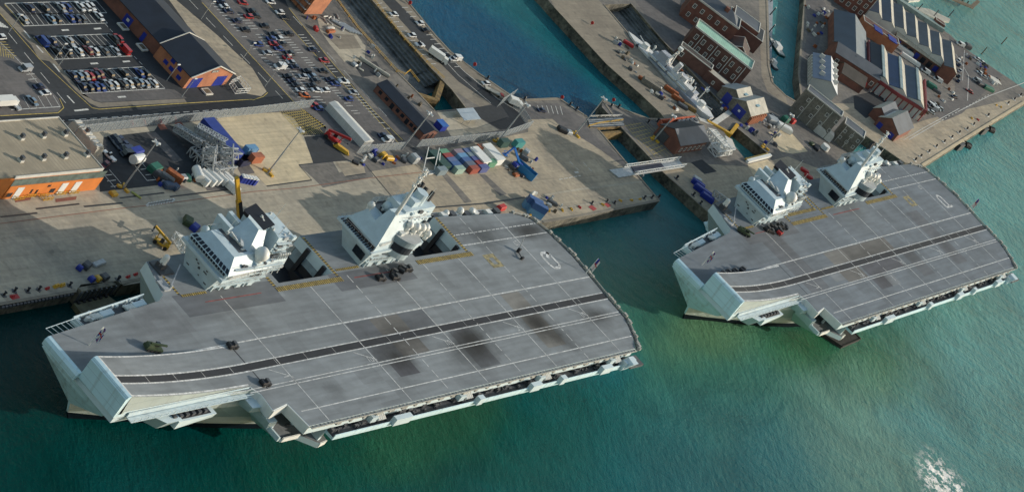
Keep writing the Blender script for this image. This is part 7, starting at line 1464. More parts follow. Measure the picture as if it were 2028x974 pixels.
for a_ in ((307, 333, 10, 5, 3, 2.4, M_green, 'compressor', 'green compressor at the left end of the machinery row', 'compressor'), (315, 338, 30, 2.4, 2, 1.8, M_rust, 'generator', 'orange generator next to the green compressor', 'generator'), (318, 348, -60, 5, 2.4, 2.2, M_dsteel, 'tracked_digger', 'dark tracked machine in the middle of the machinery row', 'digger'),
           (330, 354, -60, 5, 2.4, 2.4, M_dsteel, 'dark_bowser', 'dark bowser second in the machinery row', 'bowser'), (345, 349, -60, 6, 2.6, 2.6, M_rust, 'rusty_hopper', 'long rusty hopper in the machinery row', 'hopper'), (334, 367, -10, 4, 2.4, 1.9, mat('slate_blue_paint', (.05, .08, .14), .6, var=.2), 'cable_drum_rack', 'slate blue cable rack at the lower edge of the machinery row', 'cable rack'),
           (347, 370, 15, 3, 2.2, 1.7, mat('slate_blue_paint', (0, 0, 0)), 'winch', 'slate blue winch beside the cable rack', 'winch'), (362, 352, 0, 3, 2, 1.8, M_steel, 'grey_tank', 'grey tank at the right of the machinery row', 'tank'), (373, 352, 60, 3, 1.4, 1.4, M_green, 'green_bin', 'green bin beside the white tank', 'bin'),
           (269, 300, 8, 6, 2.6, 2.2, M_blue, 'blue_tipper', 'blue tipper body beside the parked cars in the dark yard', 'tipper'), (225, 383, 0, 2.6, 2, 1.2, M_yellow, 'ballast_block', 'yellow block at the left foot of the workshop light mast', 'block'), (270, 386, -60, 3.6, .7, .6, mat('lime_paint', (.4, .42, .12), .6), 'lime_beam', 'lime yellow beam lying at the yard edge', 'beam'),
           (373, 438, 40, 4, 3, 2.0, M_olive, 'green_machine', 'olive machine on the quay above the bridge windows', 'machine'), (386, 450, 20, 3.2, 2.4, 2.0, M_blue, 'blue_tent', 'blue and white covered stack above the bridge windows', 'tent'), (414, 451, 5, 2.6, 1.6, 1.2, M_green, 'green_skip', 'small dark green skip behind the forward island', 'skip'),
           (172, 525, 20, 3.2, 2.2, 1.8, M_dsteel, 'quay_winch', 'dark winch on the quay above the mooring pontoon, with blue end', 'winch'), (158, 530, 20, 1.6, 1.8, 1.6, M_blue, 'blue_drum', 'blue drum at the left end of the dark winch', 'drum'), (196, 521, 10, 6, 1.8, 1.0, M_steel, 'flat_trolley', 'flat trolley with red load on the quay', 'trolley'),
           (182, 552, 10, 1.8, 1.8, 1.6, M_blue, 'blue_drum', 'blue drum beside the yellow rope stack', 'drum'), (194, 551, 10, 1.8, 2.0, 1.5, M_yellow, 'yellow_pump', 'yellow pump near the quay edge', 'pump'), (207, 548, 10, 3, 2.2, 1.6, M_dsteel, 'grey_pump', 'grey pump right of the yellow pump', 'pump'),
           (8, 8, 0, 1, 1, 1, M_dsteel, 'bin', '', 'bin'),
           (993, 411, 5, 4.6, 2.0, 2.0, M_red, 'red_container', 'small red store beside the aft gallery of the nearer carrier', 'store'), (1094, 401, -45, 4, 1.6, 1.4, M_dsteel, 'dark_trolley', 'dark trolley beside the blue pier containers', 'trolley'), (1087, 406, -45, 2.2, 1.2, 1.4, M_steel, 'grey_bin', 'grey bin beside the blue pier containers', 'bin'),
           (740, 297, 10, 2.6, 2, 1.6, M_blue, 'blue_pallet', 'blue wrapped pallet below the gate fence', 'pallet'), (759, 307, 10, 3, 2, 1.8, M_yellow, 'yellow_digger', 'yellow digger below the gate fence, left one', 'digger'), (771, 313, -10, 4, 1.8, 1.4, M_yellow, 'yellow_digger', 'low yellow loader below the gate fence', 'digger'), (745, 316, 10, 2.8, 2, 1.2, M_dsteel, 'dark_pallet', 'dark pallet of parts below the gate fence', 'pallet'),
           (800, 317, 40, 2.6, 1.8, 1.2, M_dsteel, 'dark_roller', 'dark roller at the foot of the fence gate', 'roller'), (820, 314, 0, 3, 3, 3, M_steel, 'grey_turnstile_hut', 'grey turnstile hut at the fence corner', 'hut'), (704, 322, -40, 2.4, 1.4, 1.0, M_black, 'black_bollard_block', 'black block at the end of the striped path', 'block'),
           (1042, 301, 20, 3, 2.2, 2, M_steel, 'grey_crate', 'grey wrapped crate right of the boom lift arm', 'crate'), (1038, 312, -50, 3.4, 2, 1.6, M_dsteel, 'dark_engine', 'dark engine block right of the boom lift', 'engine'), (1022, 346, 0, 3, 1.6, 1, M_rust, 'cable_reel', 'red and white cable reel below the boom lift', 'cable reel'), (1035, 348, 0, 1.8, 1.6, 1, M_dsteel, 'dark_drum', 'dark drum beside the blue skip', 'drum'),
           (1114, 257, -35, 4, 2.6, 1.8, M_black, 'black_bin_pair', 'black covered trailer near the lock bridge', 'trailer'), (1127, 262, -20, 2.6, 2, 1.6, M_steel, 'generator', 'grey generator at the foot of the lock bridge mast', 'generator'),
           (1553, 253, -40, 8, 3.4, 2.4, M_white, 'white_tent', 'white covered stack near the stone storehouse', 'tent'), (1570, 240, 0, 3, 2, 2.2, M_red, 'red_van_body', 'small red cabin by the long stone storehouse', 'cabin'), (1556, 236, 0, 4, 3, 2.4, M_green, 'green_cabin', 'green cabin behind the white covered stack', 'cabin'), (1608, 285, 0, 3, 2, 1.2, M_olive, 'lime_machine', 'lime green machine near the white round tank', 'machine'), (1617, 293, 20, 4, 2.6, 1.2, M_black, 'black_tarp_heap', 'black covered heap beside the white round tank', 'heap'),
           (1632, 262, -62, 9, 4.5, 4, M_trim, 'white_building_cabin', 'cream ribbed cabin in front of the stone storehouse', 'cabin'), (1531, 238, -30, 6, 4, 2.2, M_steel, 'grey_store', 'light grey store beside the blue doored sheds', 'store'), (1508, 233, -60, 5, 2, 1.2, M_steel, 'pipe_rack', 'grey pipe rack near the blue doored sheds', 'rack'),
           (1380, 357, -50, 4, 2.6, 2.4, M_steel, 'trailer_cab', 'grey cab of the blue transporter', 'cab'), (1383, 364, -62, 6, 2.4, 2.2, M_blue, 'blue_transporter', 'upper blue tank of the long transporter beside the farther carrier', 'tanker'), (1392, 378, -62, 8, 2.4, 2.4, M_blue, 'blue_transporter', 'middle blue tank of the long transporter beside the farther carrier', 'tanker'), (1401, 391, -62, 6, 2.4, 2.2, M_blue, 'blue_transporter', 'lower blue tank of the long transporter beside the farther carrier', 'tanker'),
           (1594, 338, -50, 4, 2, 1.4, M_red, 'red_cart', 'dark red cart behind the funnel of the farther carrier', 'cart'), (1602, 350, -50, 4, 2, 1.4, M_red, 'red_cart', 'lower dark red cart behind the funnel of the farther carrier', 'cart'),
           (1845, 170, -50, 6, 3, 2.2, M_green, 'green_boat_cover', 'dark green covered boat among the seafront vans', 'boat'), (1855, 180, -50, 5, 2, 1.4, M_dsteel, 'dark_engine', 'dark engine beside the green covered boat', 'engine'), (1917, 92, -35, 4, 3, 2.6, M_dsteel, 'dark_kiosk', 'dark kiosk on the seafront edge', 'kiosk'), (1945, 168, -30, 6, 2.4, 1.8, M_dsteel, 'dark_trailer', 'dark trailer by the seafront', 'trailer'), (1958, 175, -30, 7, 2.6, 2, M_green, 'green_launch', 'green launch on a trailer at the seafront', 'boat'),
           (1970, 158, -35, 8, 5, .4, M_trim, 'concrete_slab', 'pale concrete slab near the quay corner', 'slab'), (1788, 97, -52, 13, 2.2, 2.2, M_white, 'white_pilot_boat', 'long white boat hull stored beside the long stone coloured roof, upper one', 'boat'), (1803, 118, -52, 12, 2.0, 2.0, M_white, 'white_pilot_boat', 'long white boat hull stored beside the blue roof, lower one', 'boat'),
           (1680, 158, -50, 4, 2.6, 1.6, mat('pale_blue_paint', (.25, .35, .38), .6), 'pale_blue_cabin', 'pale blue cabin by the brown roofed store', 'cabin'), (1706, 163, -50, 5, 3, 3, M_red, 'red_white_kiosk', 'red kiosk with a white roof edge beside the hall wing', 'kiosk'),
           (1284, 90, -50, 5, 2, 1.6, M_red, 'red_machine', 'red machine beside the bow of the dazzle painted warship', 'machine') if 0 else (1245, 87, -50, 5, 1.6, 1.4, M_red, 'red_machine', 'red machine on the quay beside the dazzle painted warship', 'machine'),
           (1330, 180, -55, 7, 2, 1.8, M_rust, 'red_stern_crane', 'rust red crane base beside the dazzle painted warship', 'crane base'), (1343, 196, -55, 6, 2, 1.8, M_rust, 'red_stern_trolley', 'rust red trolley below the rust red crane base', 'frame'), (1365, 212, -50, 7, 2.4, 1.6, M_rusty, 'brown_skip', 'brown skip at the stern of the dazzle painted warship', 'skip'), (1352, 210, -50, 5, 2.4, 1.4, M_dsteel, 'dark_skip', 'dark skip left of the brown skip', 'skip'),
           (1273, 157, -55, 4, 2, 1.2, M_rust, 'red_hose_cart', 'red hose cart on the quay edge of the basin', 'cart'), (1290, 168, -52, 9, 3, 2.4, B_stone, 'stone_hut', 'narrow dark stone hut on the basin quay', 'hut'), (1303, 184, 30, 5, 2.4, .8, R_cream, 'upturned_boat', 'cream upturned boat on the basin quay', 'boat'),
           (697, 36, 60, 2.4, 1.6, 1.4, M_red, 'red_box', '', 'box')):
    if not a_[8]: continue
    crate(*a_[:9], a_[9]) if False else crate(a_[0], a_[1], a_[2], a_[3], a_[4], a_[5], a_[6], a_[7], a_[8], a_[9])
crate(626, 57, 60, 2.4, 1.4, 1.4, M_red, 'red_skip', 'small red skip on the rubble ground by the scaffolded block', 'skip'); crate(655, 62, 5, 5, 1.5, 1.0, M_rust, 'rust_beam_stack', 'rust coloured beam stack on the rubble ground', 'beams'); crate(654, 56, 5, 5, 1.2, .8, M_trim, 'pale_beam_stack', 'pale beam stack just above the rust coloured one', 'beams')
crate(742, 133, -54, 13, 1.2, 1.2, R_cream, 'timber_beam', 'long pale timber stack along the dark square by the dry dock', 'timber'); crate(702, 128, 10, 2.4, 2, 1, M_steel, 'grey_box', 'small grey box on the dark square by the dry dock', 'box'); crate(715, 138, -50, 2, 1, .6, R_cream, 'cream_box', 'tiny cream box below the small grey box', 'box')
for i in range(5): crate(676 + i * 5.5, 52 + i * 1.5, -52, 8.5, .6, .8, M_steel, 'steel_tube', 'long galvanised tube on the rubble ground, ' + ORD[i] + ' from the left', 'tube', 'galvanised tubes')
for i in range(8): crate(645 + (i % 4) * 8, 33 + (i // 4) * 7 + (i % 3) * 2, 20 * i, 3, .5, .6, M_trim, 'scrap_panel', 'pale scrap panel beside the scaffolded brick block', 'scrap', 'pale scrap panels')
for k, (px, py) in enumerate(((925, 222), (931, 231))):
    t = thing('solar_canopy', 'light metal canopy on thin legs on the pale pad, ' + ('upper one' if k == 0 else 'lower one'), 'canopy', at(px, py, 2.4), RAD(0)); b = MB(); b.hexa([(-6, -1.6, 2.2), (6, -1.6, 2.2), (6, 1.6, 2.6), (-6, 1.6, 2.6)], [(-6, -1.6, 2.35), (6, -1.6, 2.35), (6, 1.6, 2.75), (-6, 1.6, 2.75)]); b.obj('panel', [mat('canopy_sheet', (.34, .40, .45), .4, var=.1)], t)
    for x in (-5, 0, 5):
        for y in (-1.2, 1.2): l = MB(); l.beam((x, y, 0), (x, y, 2.3), .14); l.obj('leg', [M_steel], t)
t = thing('lifting_frame', 'white A framed lifting rig leaning against the leftmost container row', 'lifting frame', at(845, 325), 0)
for (a_, c_) in (((-6, -3, 0), (-1, 3, 5.5)), ((0, -4, 0), (5, 2, 5.5)), ((-5, -5, .2), (3, -4.6, .2)), ((-4, 0, 3), (2, 0, 3)), ((3, -4, 0), (6, 1, 4))): b = MB(); b.beam(a_, c_, .28); b.obj('strut', [M_white], t)
# ---- small clutter, every piece a thing
def clutter(n_, poly, where, grp, sz=(.6, 2.4)):
    xs_ = [p_[0] for p_ in poly]; ys_ = [p_[1] for p_ in poly]; k = 0
    kinds = [('crate', M_wood, 'timber crate', 'crate'), ('pallet_box', M_trim, 'pale box', 'box'), ('steel_box', M_steel, 'grey steel box', 'box'), ('dark_box', M_dsteel, 'dark box', 'box'), ('rust_box', M_rust, 'rusty box', 'box'), ('blue_box', M_blue, 'blue box', 'box'), ('white_crate', M_white, 'white crate', 'crate')]
    while k < n_:
        px, py = random.uniform(min(xs_), max(xs_)), random.uniform(min(ys_), max(ys_)); ins = False
        for (x0, y0), (x1, y1) in zip(poly, poly[1:] + poly[:1]):
            if (y0 > py) != (y1 > py) and px < (x1 - x0) * (py - y0) / (y1 - y0) + x0: ins = not ins
        if not ins: continue
        nm, m_, lb, ct = random.choice(kinds); b = MB(); L_, W_, H_ = random.uniform(*sz), random.uniform(sz[0], sz[1] * .6), random.uniform(.4, 1.5)
        b.hexa([(-L_ / 2, -W_ / 2, 0), (L_ / 2, -W_ / 2, 0), (L_ / 2, W_ / 2, 0), (-L_ / 2, W_ / 2, 0)], [(-L_ / 2 + .08, -W_ / 2 + .08, H_), (L_ / 2 - .12, -W_ / 2 + .05, H_), (L_ / 2 - .06, W_ / 2 - .1, H_), (-L_ / 2 + .1, W_ / 2 - .06, H_)])
        b.box(-L_ / 2 + .1, L_ / 2 - .1, -.12, .12, H_, H_ + .12)
        o = b.obj(nm, [m_]); o.location = at(px, py); o.rotation_euler = (0, 0, random.random() * 3); tag(o, lb + ' in the ' + where, ct, grp + ', ' + lb); k += 1
clutter(36, [(1215, 70), (1262, 110), (1330, 200), (1388, 250), (1372, 252), (1290, 185), (1210, 100)], 'clutter on the left side of the warship dock', 'clutter left of the warship dock')
clutter(22, [(1300, 90), (1350, 130), (1440, 215), (1462, 235), (1450, 238), (1380, 175), (1310, 105)], 'clutter on the right side of the warship dock', 'clutter right of the warship dock')
clutter(26, [(1450, 238), (1525, 225), (1560, 260), (1530, 300), (1470, 262)], 'clutter between the small lock and the stone storehouse', 'clutter by the small lock')
clutter(26, [(1715, 178), (1850, 228), (1900, 190), (1870, 170), (1830, 235), (1760, 215)], 'clutter round the maroon gantry', 'clutter round the gantry')
clutter(24, [(1590, 10), (1640, 20), (1636, 90), (1600, 140)], 'clutter along the inner basin wall', 'clutter by the inner basin wall')
clutter(24, [(1895, 95), (1990, 160), (1985, 180), (1900, 120)], 'clutter along the seafront edge', 'clutter on the seafront')
clutter(30, [(600, 35), (700, 45), (770, 140), (840, 215), (800, 200), (730, 150), (640, 80)], 'rubble ground left of the big dry dock', 'rubble ground clutter', (.4, 2.0))
clutter(22, [(705, 312), (815, 300), (850, 325), (720, 330)], 'strip below the gate fence', 'clutter below the gate fence', (.5, 1.8))
clutter(20, [(300, 328), (400, 345), (380, 375), (310, 368)], 'machinery row of the crane yard', 'clutter in the crane yard', (.5, 2.0))
clutter(14, [(1045, 380), (1120, 400), (1100, 425), (1040, 420)], 'work area at the root of the south pier', 'clutter on the south pier', (.4, 1.6))
clutter(16, [(995, 285), (1060, 300), (1060, 345), (1000, 345)], 'space round the boom lift', 'clutter round the boom lift', (.4, 1.5))
# ---- mooring bollards
def bollard(px, py, label, group, white=False, s=1.0, z=QZ):
    q = P(px, py, z); t = thing('mooring_bollard', label, 'bollard', (q[0], q[1], z), random.random() * 3, group); t.scale = (s, s, s)
    b = MB(); b.tube((0, 0, .25), (0, 0, 1.3), .42, .34, 10); b.obj('post', [M_black], t); b = MB(); b.tube((0, 0, 1.3), (.3, 0, 1.75), .62, .5, 10); b.obj('cap', [M_black], t)
    b = MB(); b.box(-.9, .9, -.9, .9, 0, .25); b.obj('plinth', [M_white if white else M_dsteel], t)
bl = [(1811.5, 318), (1822.5, 311), (1838.5, 302), (1853, 291.5), (1869, 282), (1884, 273), (1898.5, 264), (1914, 257), (1927, 248), (1955.5, 230), (1995, 206), (2008, 198), (2020, 190)]
for i, (x, y) in enumerate(bl): bollard(x, y, 'black bollard on a white plinth on the seaward quay, ' + ORD[i] + ' from the farther carrier', 'bollards of the seaward quay', True, .9)
for i, (x, y) in enumerate(((6.8, 585), (28, 577), (54, 577), (76, 574), (137, 566), (233, 554))): bollard(x, y, 'black bollard on the quay ahead of the nearer carrier, ' + ORD[i] + ' from the left', 'bollards ahead of the nearer carrier', False, .85)
for i, (x, y) in enumerate(((1171, 404), (1201, 400), (1275, 393), (1290, 392), (1304, 391), (1216, 403))): bollard(x, y, 'black bollard on the south pier, ' + ORD[i] + ' counted seaward', 'bollards of the south pier', False, .8)
for i, (x, y) in enumerate(((1127.5, 209), (1140, 218), (1209, 212), (1224, 213), (1283, 243), (1301, 241), (1339, 354), (1372, 387), (1386, 404), (964, 157), (1037, 198))): bollard(x, y, 'small black bollard ' + ['on the basin edge below the marked bays', 'where the basin edge nears the lock bridge', 'upper one on the pointed quay tip', 'lower one on the pointed quay tip', 'left one behind the cross hatched paving', 'right one behind the cross hatched paving', 'on the channel edge nearest the ramp bridge', 'on the channel edge beside the blue transporter', 'on the channel edge nearest the farther carrier', 'beside the flat trailer on the basin road', 'at the basin corner above the marked bays'][i], 'bollards around the basin', False, .9)
def lump(px, py, m_, label, cat, group, name, s=1.0, az=0):
    t = tag(None, None) if False else None; b = MB(); b.box(-1.2 * s, 1.2 * s, -.5 * s, .5 * s, 0, .5 * s); b.tube((-.7 * s, 0, .5 * s), (-.7 * s, 0, 1.1 * s), .35 * s, n=8); b.tube((.7 * s, 0, .5 * s), (.7 * s, 0, 1.0 * s), .35 * s, n=8); b.beam((-.7 * s, 0, .9 * s), (.7 * s, 0, .9 * s), .3 * s)
    o = b.obj(name, [m_]); o.location = at(px, py); o.rotation_euler = (0, 0, RAD(az)); return tag(o, label, cat, group)
for i, (x, y) in enumerate(((1049, 427), (1067, 422), (1087, 418), (1113, 417), (1131, 415), (1147, 411), (1193, 406), (1228, 398), (1250, 397), (1267, 395))): lump(x, y, M_yellow if i != 5 else M_red, 'yellow mooring hook set on the south pier, ' + ORD[i] + ' counted seaward' if i != 5 else 'red mooring hook set among the yellow ones on the south pier', 'mooring hook', 'mooring hooks of the south pier', 'mooring_hook', .65, 20 * i)
for i, (x, y) in enumerate(((93, 572), (253, 549), (268, 544), (24, 588))): lump(x, y, M_red, 'red mooring hook on the left quay, ' + ['beside the yellow capstans', 'left of the pair by the fender frame', 'right of the pair by the fender frame', 'on the red painted square'][i], 'mooring hook', 'red mooring hooks', 'mooring_hook', .75, 10)
for i, (x, y) in enumerate(((110, 568), (122, 566))): lump(x, y, M_yellow, 'yellow capstan on the quay above the pontoon, ' + ORD[i] + ' from the left', 'capstan', 'yellow capstans', 'mooring_capstan', 1.0, 10)
for i, (x, y) in enumerate(((1973, 209), (1982, 213), (1924, 235), (1936, 238))): lump(x, y, M_yellow if i < 3 else M_red, 'yellow hook set on the seaward quay, ' + ['upper left of the far pair', 'lower right of the far pair', 'beside the red hook set', ''][i] if i < 3 else 'red hook set on the seaward quay', 'mooring hook', 'hooks of the seaward quay', 'mooring_hook', .7, 30 * i)
for i, (x, y) in enumerate(((809, 10), (937, 132), (1110, 197), (1212, 202), (1170, 50))):
    b = MB(); b.tube((0, 0, 0), (0, 0, 1.1), .12); b.tube((-.1, 0, 1.2), (.1, 0, 1.2), .75, n=12); o = b.obj('lifebuoy_post', [M_red]); o.location = at(x, y); tag(o, 'red lifebuoy post ' + ['at the top of the basin road', 'halfway down the basin road', 'above the marked bays by the basin', 'on the pointed quay tip', 'on the far quay opposite the basin road'][i], 'lifebuoy', 'lifebuoy posts round the basin')
for i, px in enumerate(((1205, 400, 1192, 410), (1216, 396, 1228, 403))): pass
for q in ([(1165, 410), (1175, 418), (1182, 414), (1172, 406)], [(1196, 404), (1204, 411), (1211, 407), (1202, 402)], [(18, 584), (34, 582), (40, 590), (24, 594)]): mb = MB(); mb.sheet(PP(q), QZ + .09); tag(mb.obj('pavement', [mat('red_mooring_paint', (.40, .05, .05), .8, var=.2)]), kind='structure')
for i, (x, y) in enumerate(((259, 247), (284, 245), (315, 242), (345, 239))):
    b = MB(); b.beam((-1.2, 0, .9), (1.2, 0, .9), .3, .5); b.beam((-1, 0, 0), (-1, 0, .9), .14); b.beam((1, 0, 0), (1, 0, .9), .14); o = b.obj('road_barrier', [M_red]); o.location = at(x, y); o.rotation_euler = (0, 0, RAD(60)); tag(o, 'red barrier at the foot of the long security fence, ' + ORD[i] + ' from the left', 'barrier', 'red barriers by the long fence')
# ---- fenders and pontoons
t = thing('mooring_pontoon', 'olive steel pontoon floating between quay and the bow of the nearer carrier', 'pontoon', (0, 0, 0)); q = PP([(146, 600), (214, 584), (234, 600), (163, 622)], 1.6); b = MB(); b.prism(q, -1, 1.6, 0, 0); b.obj('hull', [mat('olive_drab', (.13, .12, .065), .7, var=.25, scale=.5)], t)
for k in range(6): b = MB(); f_ = lambda a_, c_, u: (a_[0] + (c_[0] - a_[0]) * u, a_[1] + (c_[1] - a_[1]) * u); a_ = f_(q[0], q[1], .1 + k * .16); b.box(a_[0] - .5, a_[0] + .5, a_[1] - .8, a_[1], 1.6, 2.1); b.obj('cleat', [M_black], t)
t = thing('fender_frame', 'grey piled fender frame standing against the quay above the pontoon', 'fender', (0, 0, 0)); q = PP([(160, 571), (228, 558)], QZ + 1); b = MB(); b.wall(q, -2, QZ + .6, 1.6); b.obj('frame', [G_wall], t)
for k in range(8): a_ = f_(q[0], q[1], k / 7); b = MB(); b.box(a_[0] - .3, a_[0] + .3, a_[1] - 1.3, a_[1] - .8, -1, QZ + .5); b.obj('pile', [M_dsteel], t)
for i in range(20):
    a_ = P(2 + i * 7.2, 603 - i * 1.35, QZ); b = MB(); b.tube((a_[0], a_[1] - .5, 3.9), (a_[0] + 1.1, a_[1] - .5, 3.9), .5, n=8); o = b.obj('tyre_fender', [M_dsteel]); tag(o, 'grey cylinder fender hung along the quay ahead of the nearer carrier', 'fender', 'cylinder fenders along the left quay')
t = thing('work_barge', 'black barge moored under the boat bay of the farther carrier', 'barge', (0, 0, 0)); q = PP([(1592, 636), (1668, 686), (1704, 671), (1690, 656), (1640, 628)], 1.2); b = MB(); b.prism(q, -1, 1.2, 0, 0); b.obj('hull', [mat('barge_black', (.03, .028, .028), .7, var=.4, scale=.8)], t)
b = MB(); b.wall(q + q[:1], 1.0, 1.5, .4); b.obj('rubbing_strake', [M_rubber], t)
q_ = ship2(82, -36)
for i, (px, py) in enumerate(((1914, 289), (1961, 258))):
    t = thing('quay_fender', 'black rubber pneumatic fender under the seaward quay, ' + ('nearer the carrier' if i == 0 else 'farther along'), 'fender', (0, 0, 0), 0, 'pneumatic fenders of the seaward quay'); a_ = P(px, py, .4); b = MB()
    b.tube((a_[0] - 1.6, a_[1] + .8, .6), (a_[0] + 1.6, a_[1] - .8, .6), 1.7, n=12); b.obj('rubber_body', [M_rubber], t); b = MB()
    for k in range(4): u = -.8 + k * .55; b.tube((a_[0] + u * 1.6, a_[1] - u * .8, .6), (a_[0] + u * 1.6 + .3, a_[1] - u * .8 - .15, .6), 1.9, n=12)
    b.obj('tyre_net', [M_black], t); c_ = P(px - 8, py - 9, QZ); b = MB(); b.beam((a_[0] - 1, a_[1] + 1, 1.5), (c_[0], c_[1], QZ), .2); b.obj('chain', [M_steel], t)
    b = MB(); b.box(c_[0] - 4, c_[0] + 2, c_[1] - 2.0, c_[1], .2, 3.8); b.obj('fender_board', [M_dsteel], t)
# timber fender piles along the basin wall
pts = PP([(1594, 0), (1582, 148), (1588, 188)], 0)
for i in range(26):
    u = i / 25 * 2; k = min(1, int(u)) if u < 2 else 1; uu = u - k; x = pts[k][0] + (pts[k + 1][0] - pts[k][0]) * uu; y = pts[k][1] + (pts[k + 1][1] - pts[k][1]) * uu
    b = MB(); b.tube((x - 1.2, y, -2), (x - .6, y, QZ - .3), .4, .35, 7); tag(b.obj('timber_pile', [M_wood]), 'dark timber pile along the inner basin wall below the halls', 'pile', 'timber piles of the inner basin wall')
# pontoon with mooring posts and boats in the inner basin
t = thing('floating_pontoon', 'pale grey walkway pontoon along the left side of the inner basin', 'pontoon', (0, 0, 0)); b = MB(); b.prism(PP([(1516, 0), (1531, 0), (1528, 120), (1520, 165), (1511, 160), (1516, 110)], .7), -.5, .7); b.obj('deck', [mat('pontoon_deck', (.30, .33, .36), .8, var=.15, scale=.5)], t)
for i, (x, y) in enumerate(((1525, 30), (1523, 64), (1521, 98), (1517, 135), (1518, 168), (1526, 4))):
    q = P(x, y, .7); t = thing('mooring_post', 'dark white capped mooring post on the walkway pontoon, ' + ['second from its top end', 'third from its top end', 'beside the green tug', 'beside the smaller grey launch', 'lowest of all', 'topmost of all'][i], 'mooring post', (q[0], q[1], 0), 0, 'posts of the walkway pontoon'); b = MB(); b.tube((0, 0, -1), (0, 0, 5.2), .32, .3, 8); b.obj('post', [M_dsteel], t); b = MB(); b.tube((0, 0, 5.2), (0, 0, 5.6), .4, .25, 8); b.obj('cap', [M_white], t)
for i, (x, y) in enumerate(((1943, 108), (1983, 88), (1816, 22), (1848, 34), (1878, 34))):
    q = P(x, y, 0); b = MB(); b.tube((0, 0, -1), (0, 0, 5.0), .3, .28, 8); o = b.obj('mooring_post', [M_wood if i < 2 else M_dsteel]); o.location = (q[0], q[1], 0); tag(o, ['lone rusty post in the sea off the boathouse', 'lone timber post farther out in the sea'][i] if i < 2 else 'dark post by the cream pontoon off the boathouse, ' + ORD[i - 2] + ' from the left', 'mooring post')
def boat(px, py, az, L_, W_, hullm, label, name='motor_boat', cab=True):
    q = P(px, py, .8); t = thing(name, label, 'boat', (q[0], q[1], 0), az); b = MB(); n_ = 8; pr = [(-L_ / 2, W_ * .42), (-L_ * .2, W_ * .5), (L_ * .15, W_ * .48), (L_ * .36, W_ * .3), (L_ / 2, 0.02)]
    ring = lambda k, z_, e=1.0: [(x * e, y * e * k, z_) for x, y in pr] + [(x * e, -y * e * k, z_) for x, y in pr[::-1]]
    r0, r1 = ring(.75, -.5, .95), ring(1, 1.1); m_ = len(r0)
    b.add(r0 + r1, [(i, (i + 1) % m_, m_ + (i + 1) % m_, m_ + i) for i in range(m_)] + [tuple(range(m_, 2 * m_))]); b.obj('hull', [hullm], t)
    b = MB(); b.prism([(x * .86, y * .82) for x, y in pr] + [(x * .86, -y * .82) for x, y in pr[::-1]], 1.1, 1.2); b.obj('deck', [M_trim], t)
    b = MB(); b.hexa([(-L_ * .22, -W_ * .34, 1.2), (L_ * .2, -W_ * .3, 1.2), (L_ * .2, W_ * .3, 1.2), (-L_ * .22, W_ * .34, 1.2)], [(-L_ * .18, -W_ * .28, 2.9), (L_ * .08, -W_ * .26, 2.9), (L_ * .08, W_ * .26, 2.9), (-L_ * .18, W_ * .28, 2.9)]); b.obj('wheelhouse', [M_white], t)
    b = MB(); b.hexa([(L_ * .2 - .02, -W_ * .27, 1.5), (L_ * .2 + .04, -W_ * .27, 1.5), (L_ * .2 + .04, W_ * .27, 1.5), (L_ * .2 - .02, W_ * .27, 1.5)], [(L_ * .09, -W_ * .24, 2.7), (L_ * .1 + .06, -W_ * .24, 2.7), (L_ * .1 + .06, W_ * .24, 2.7), (L_ * .09, W_ * .24, 2.7)]); b.obj('window', [M_glass], t)
    b = MB(); b.tube((0, 0, 2.9), (0, 0, 5.2), .1); b.obj('mast', [M_steel], t)
boat(1536.5, 92, RAD(62), 15, 5.4, mat('dark_green_hull', (.01, .06, .05), .4), 'dark green hulled tug with a white wheelhouse at the walkway pontoon', 'tug_boat'); boat(1529, 125, RAD(62), 9.5, 3.6, M_dsteel, 'smaller grey launch astern of the green tug')
t = thing('sea_pontoon', 'cream floating pontoon moored off the seafront boathouse', 'pontoon', (0, 0, 0)); b = MB(); b.prism(PP([(1815, 14), (1840, 18), (1882, 38), (1880, 44), (1858, 40), (1812, 18)], .8), -.5, .8); b.obj('deck', [R_cream], t)
b = MB(); b.prism(PP([(1778, -10), (1826, -8), (1822, 2), (1800, 4)], .8), -.5, 1.2); tag(b.obj('moored_pontoon', [M_trim]), 'pale pontoon corner cut by the top edge of the picture', 'pontoon')
t = thing('timber_jetty', 'dark timber jetty standing in the sea at the top edge', 'jetty', (0, 0, 0)); b = MB(); b.wall(PP([(1858, -14), (1925, 14)], 3.5), 3.0, 3.6, 3.2); b.wall(PP([(1925, 14), (1938, 2)], 3.5), 3.0, 3.6, 2.2); b.obj('deck', [M_wood], t)
for i in range(7): q = P(1862 + i * 10, -10 + i * 4.2, 0); b = MB(); b.tube((q[0], q[1], -1), (q[0], q[1], 3.1), .35, n=7); b.obj('pile', [M_wood], t)
t = thing('cream_walkway', 'long pale walkway roof along the water side of the boathouse bays', 'walkway', (0, 0, 0)); b = MB(); b.wall(PP([(1780, 0), (1830, 34), (1868, 58)], QZ + 1.5), QZ, QZ + 2.2, 4.0); b.obj('roof', [mat('walkway_roof', (.25, .32, .30), .6, var=.15, scale=.5)], t)
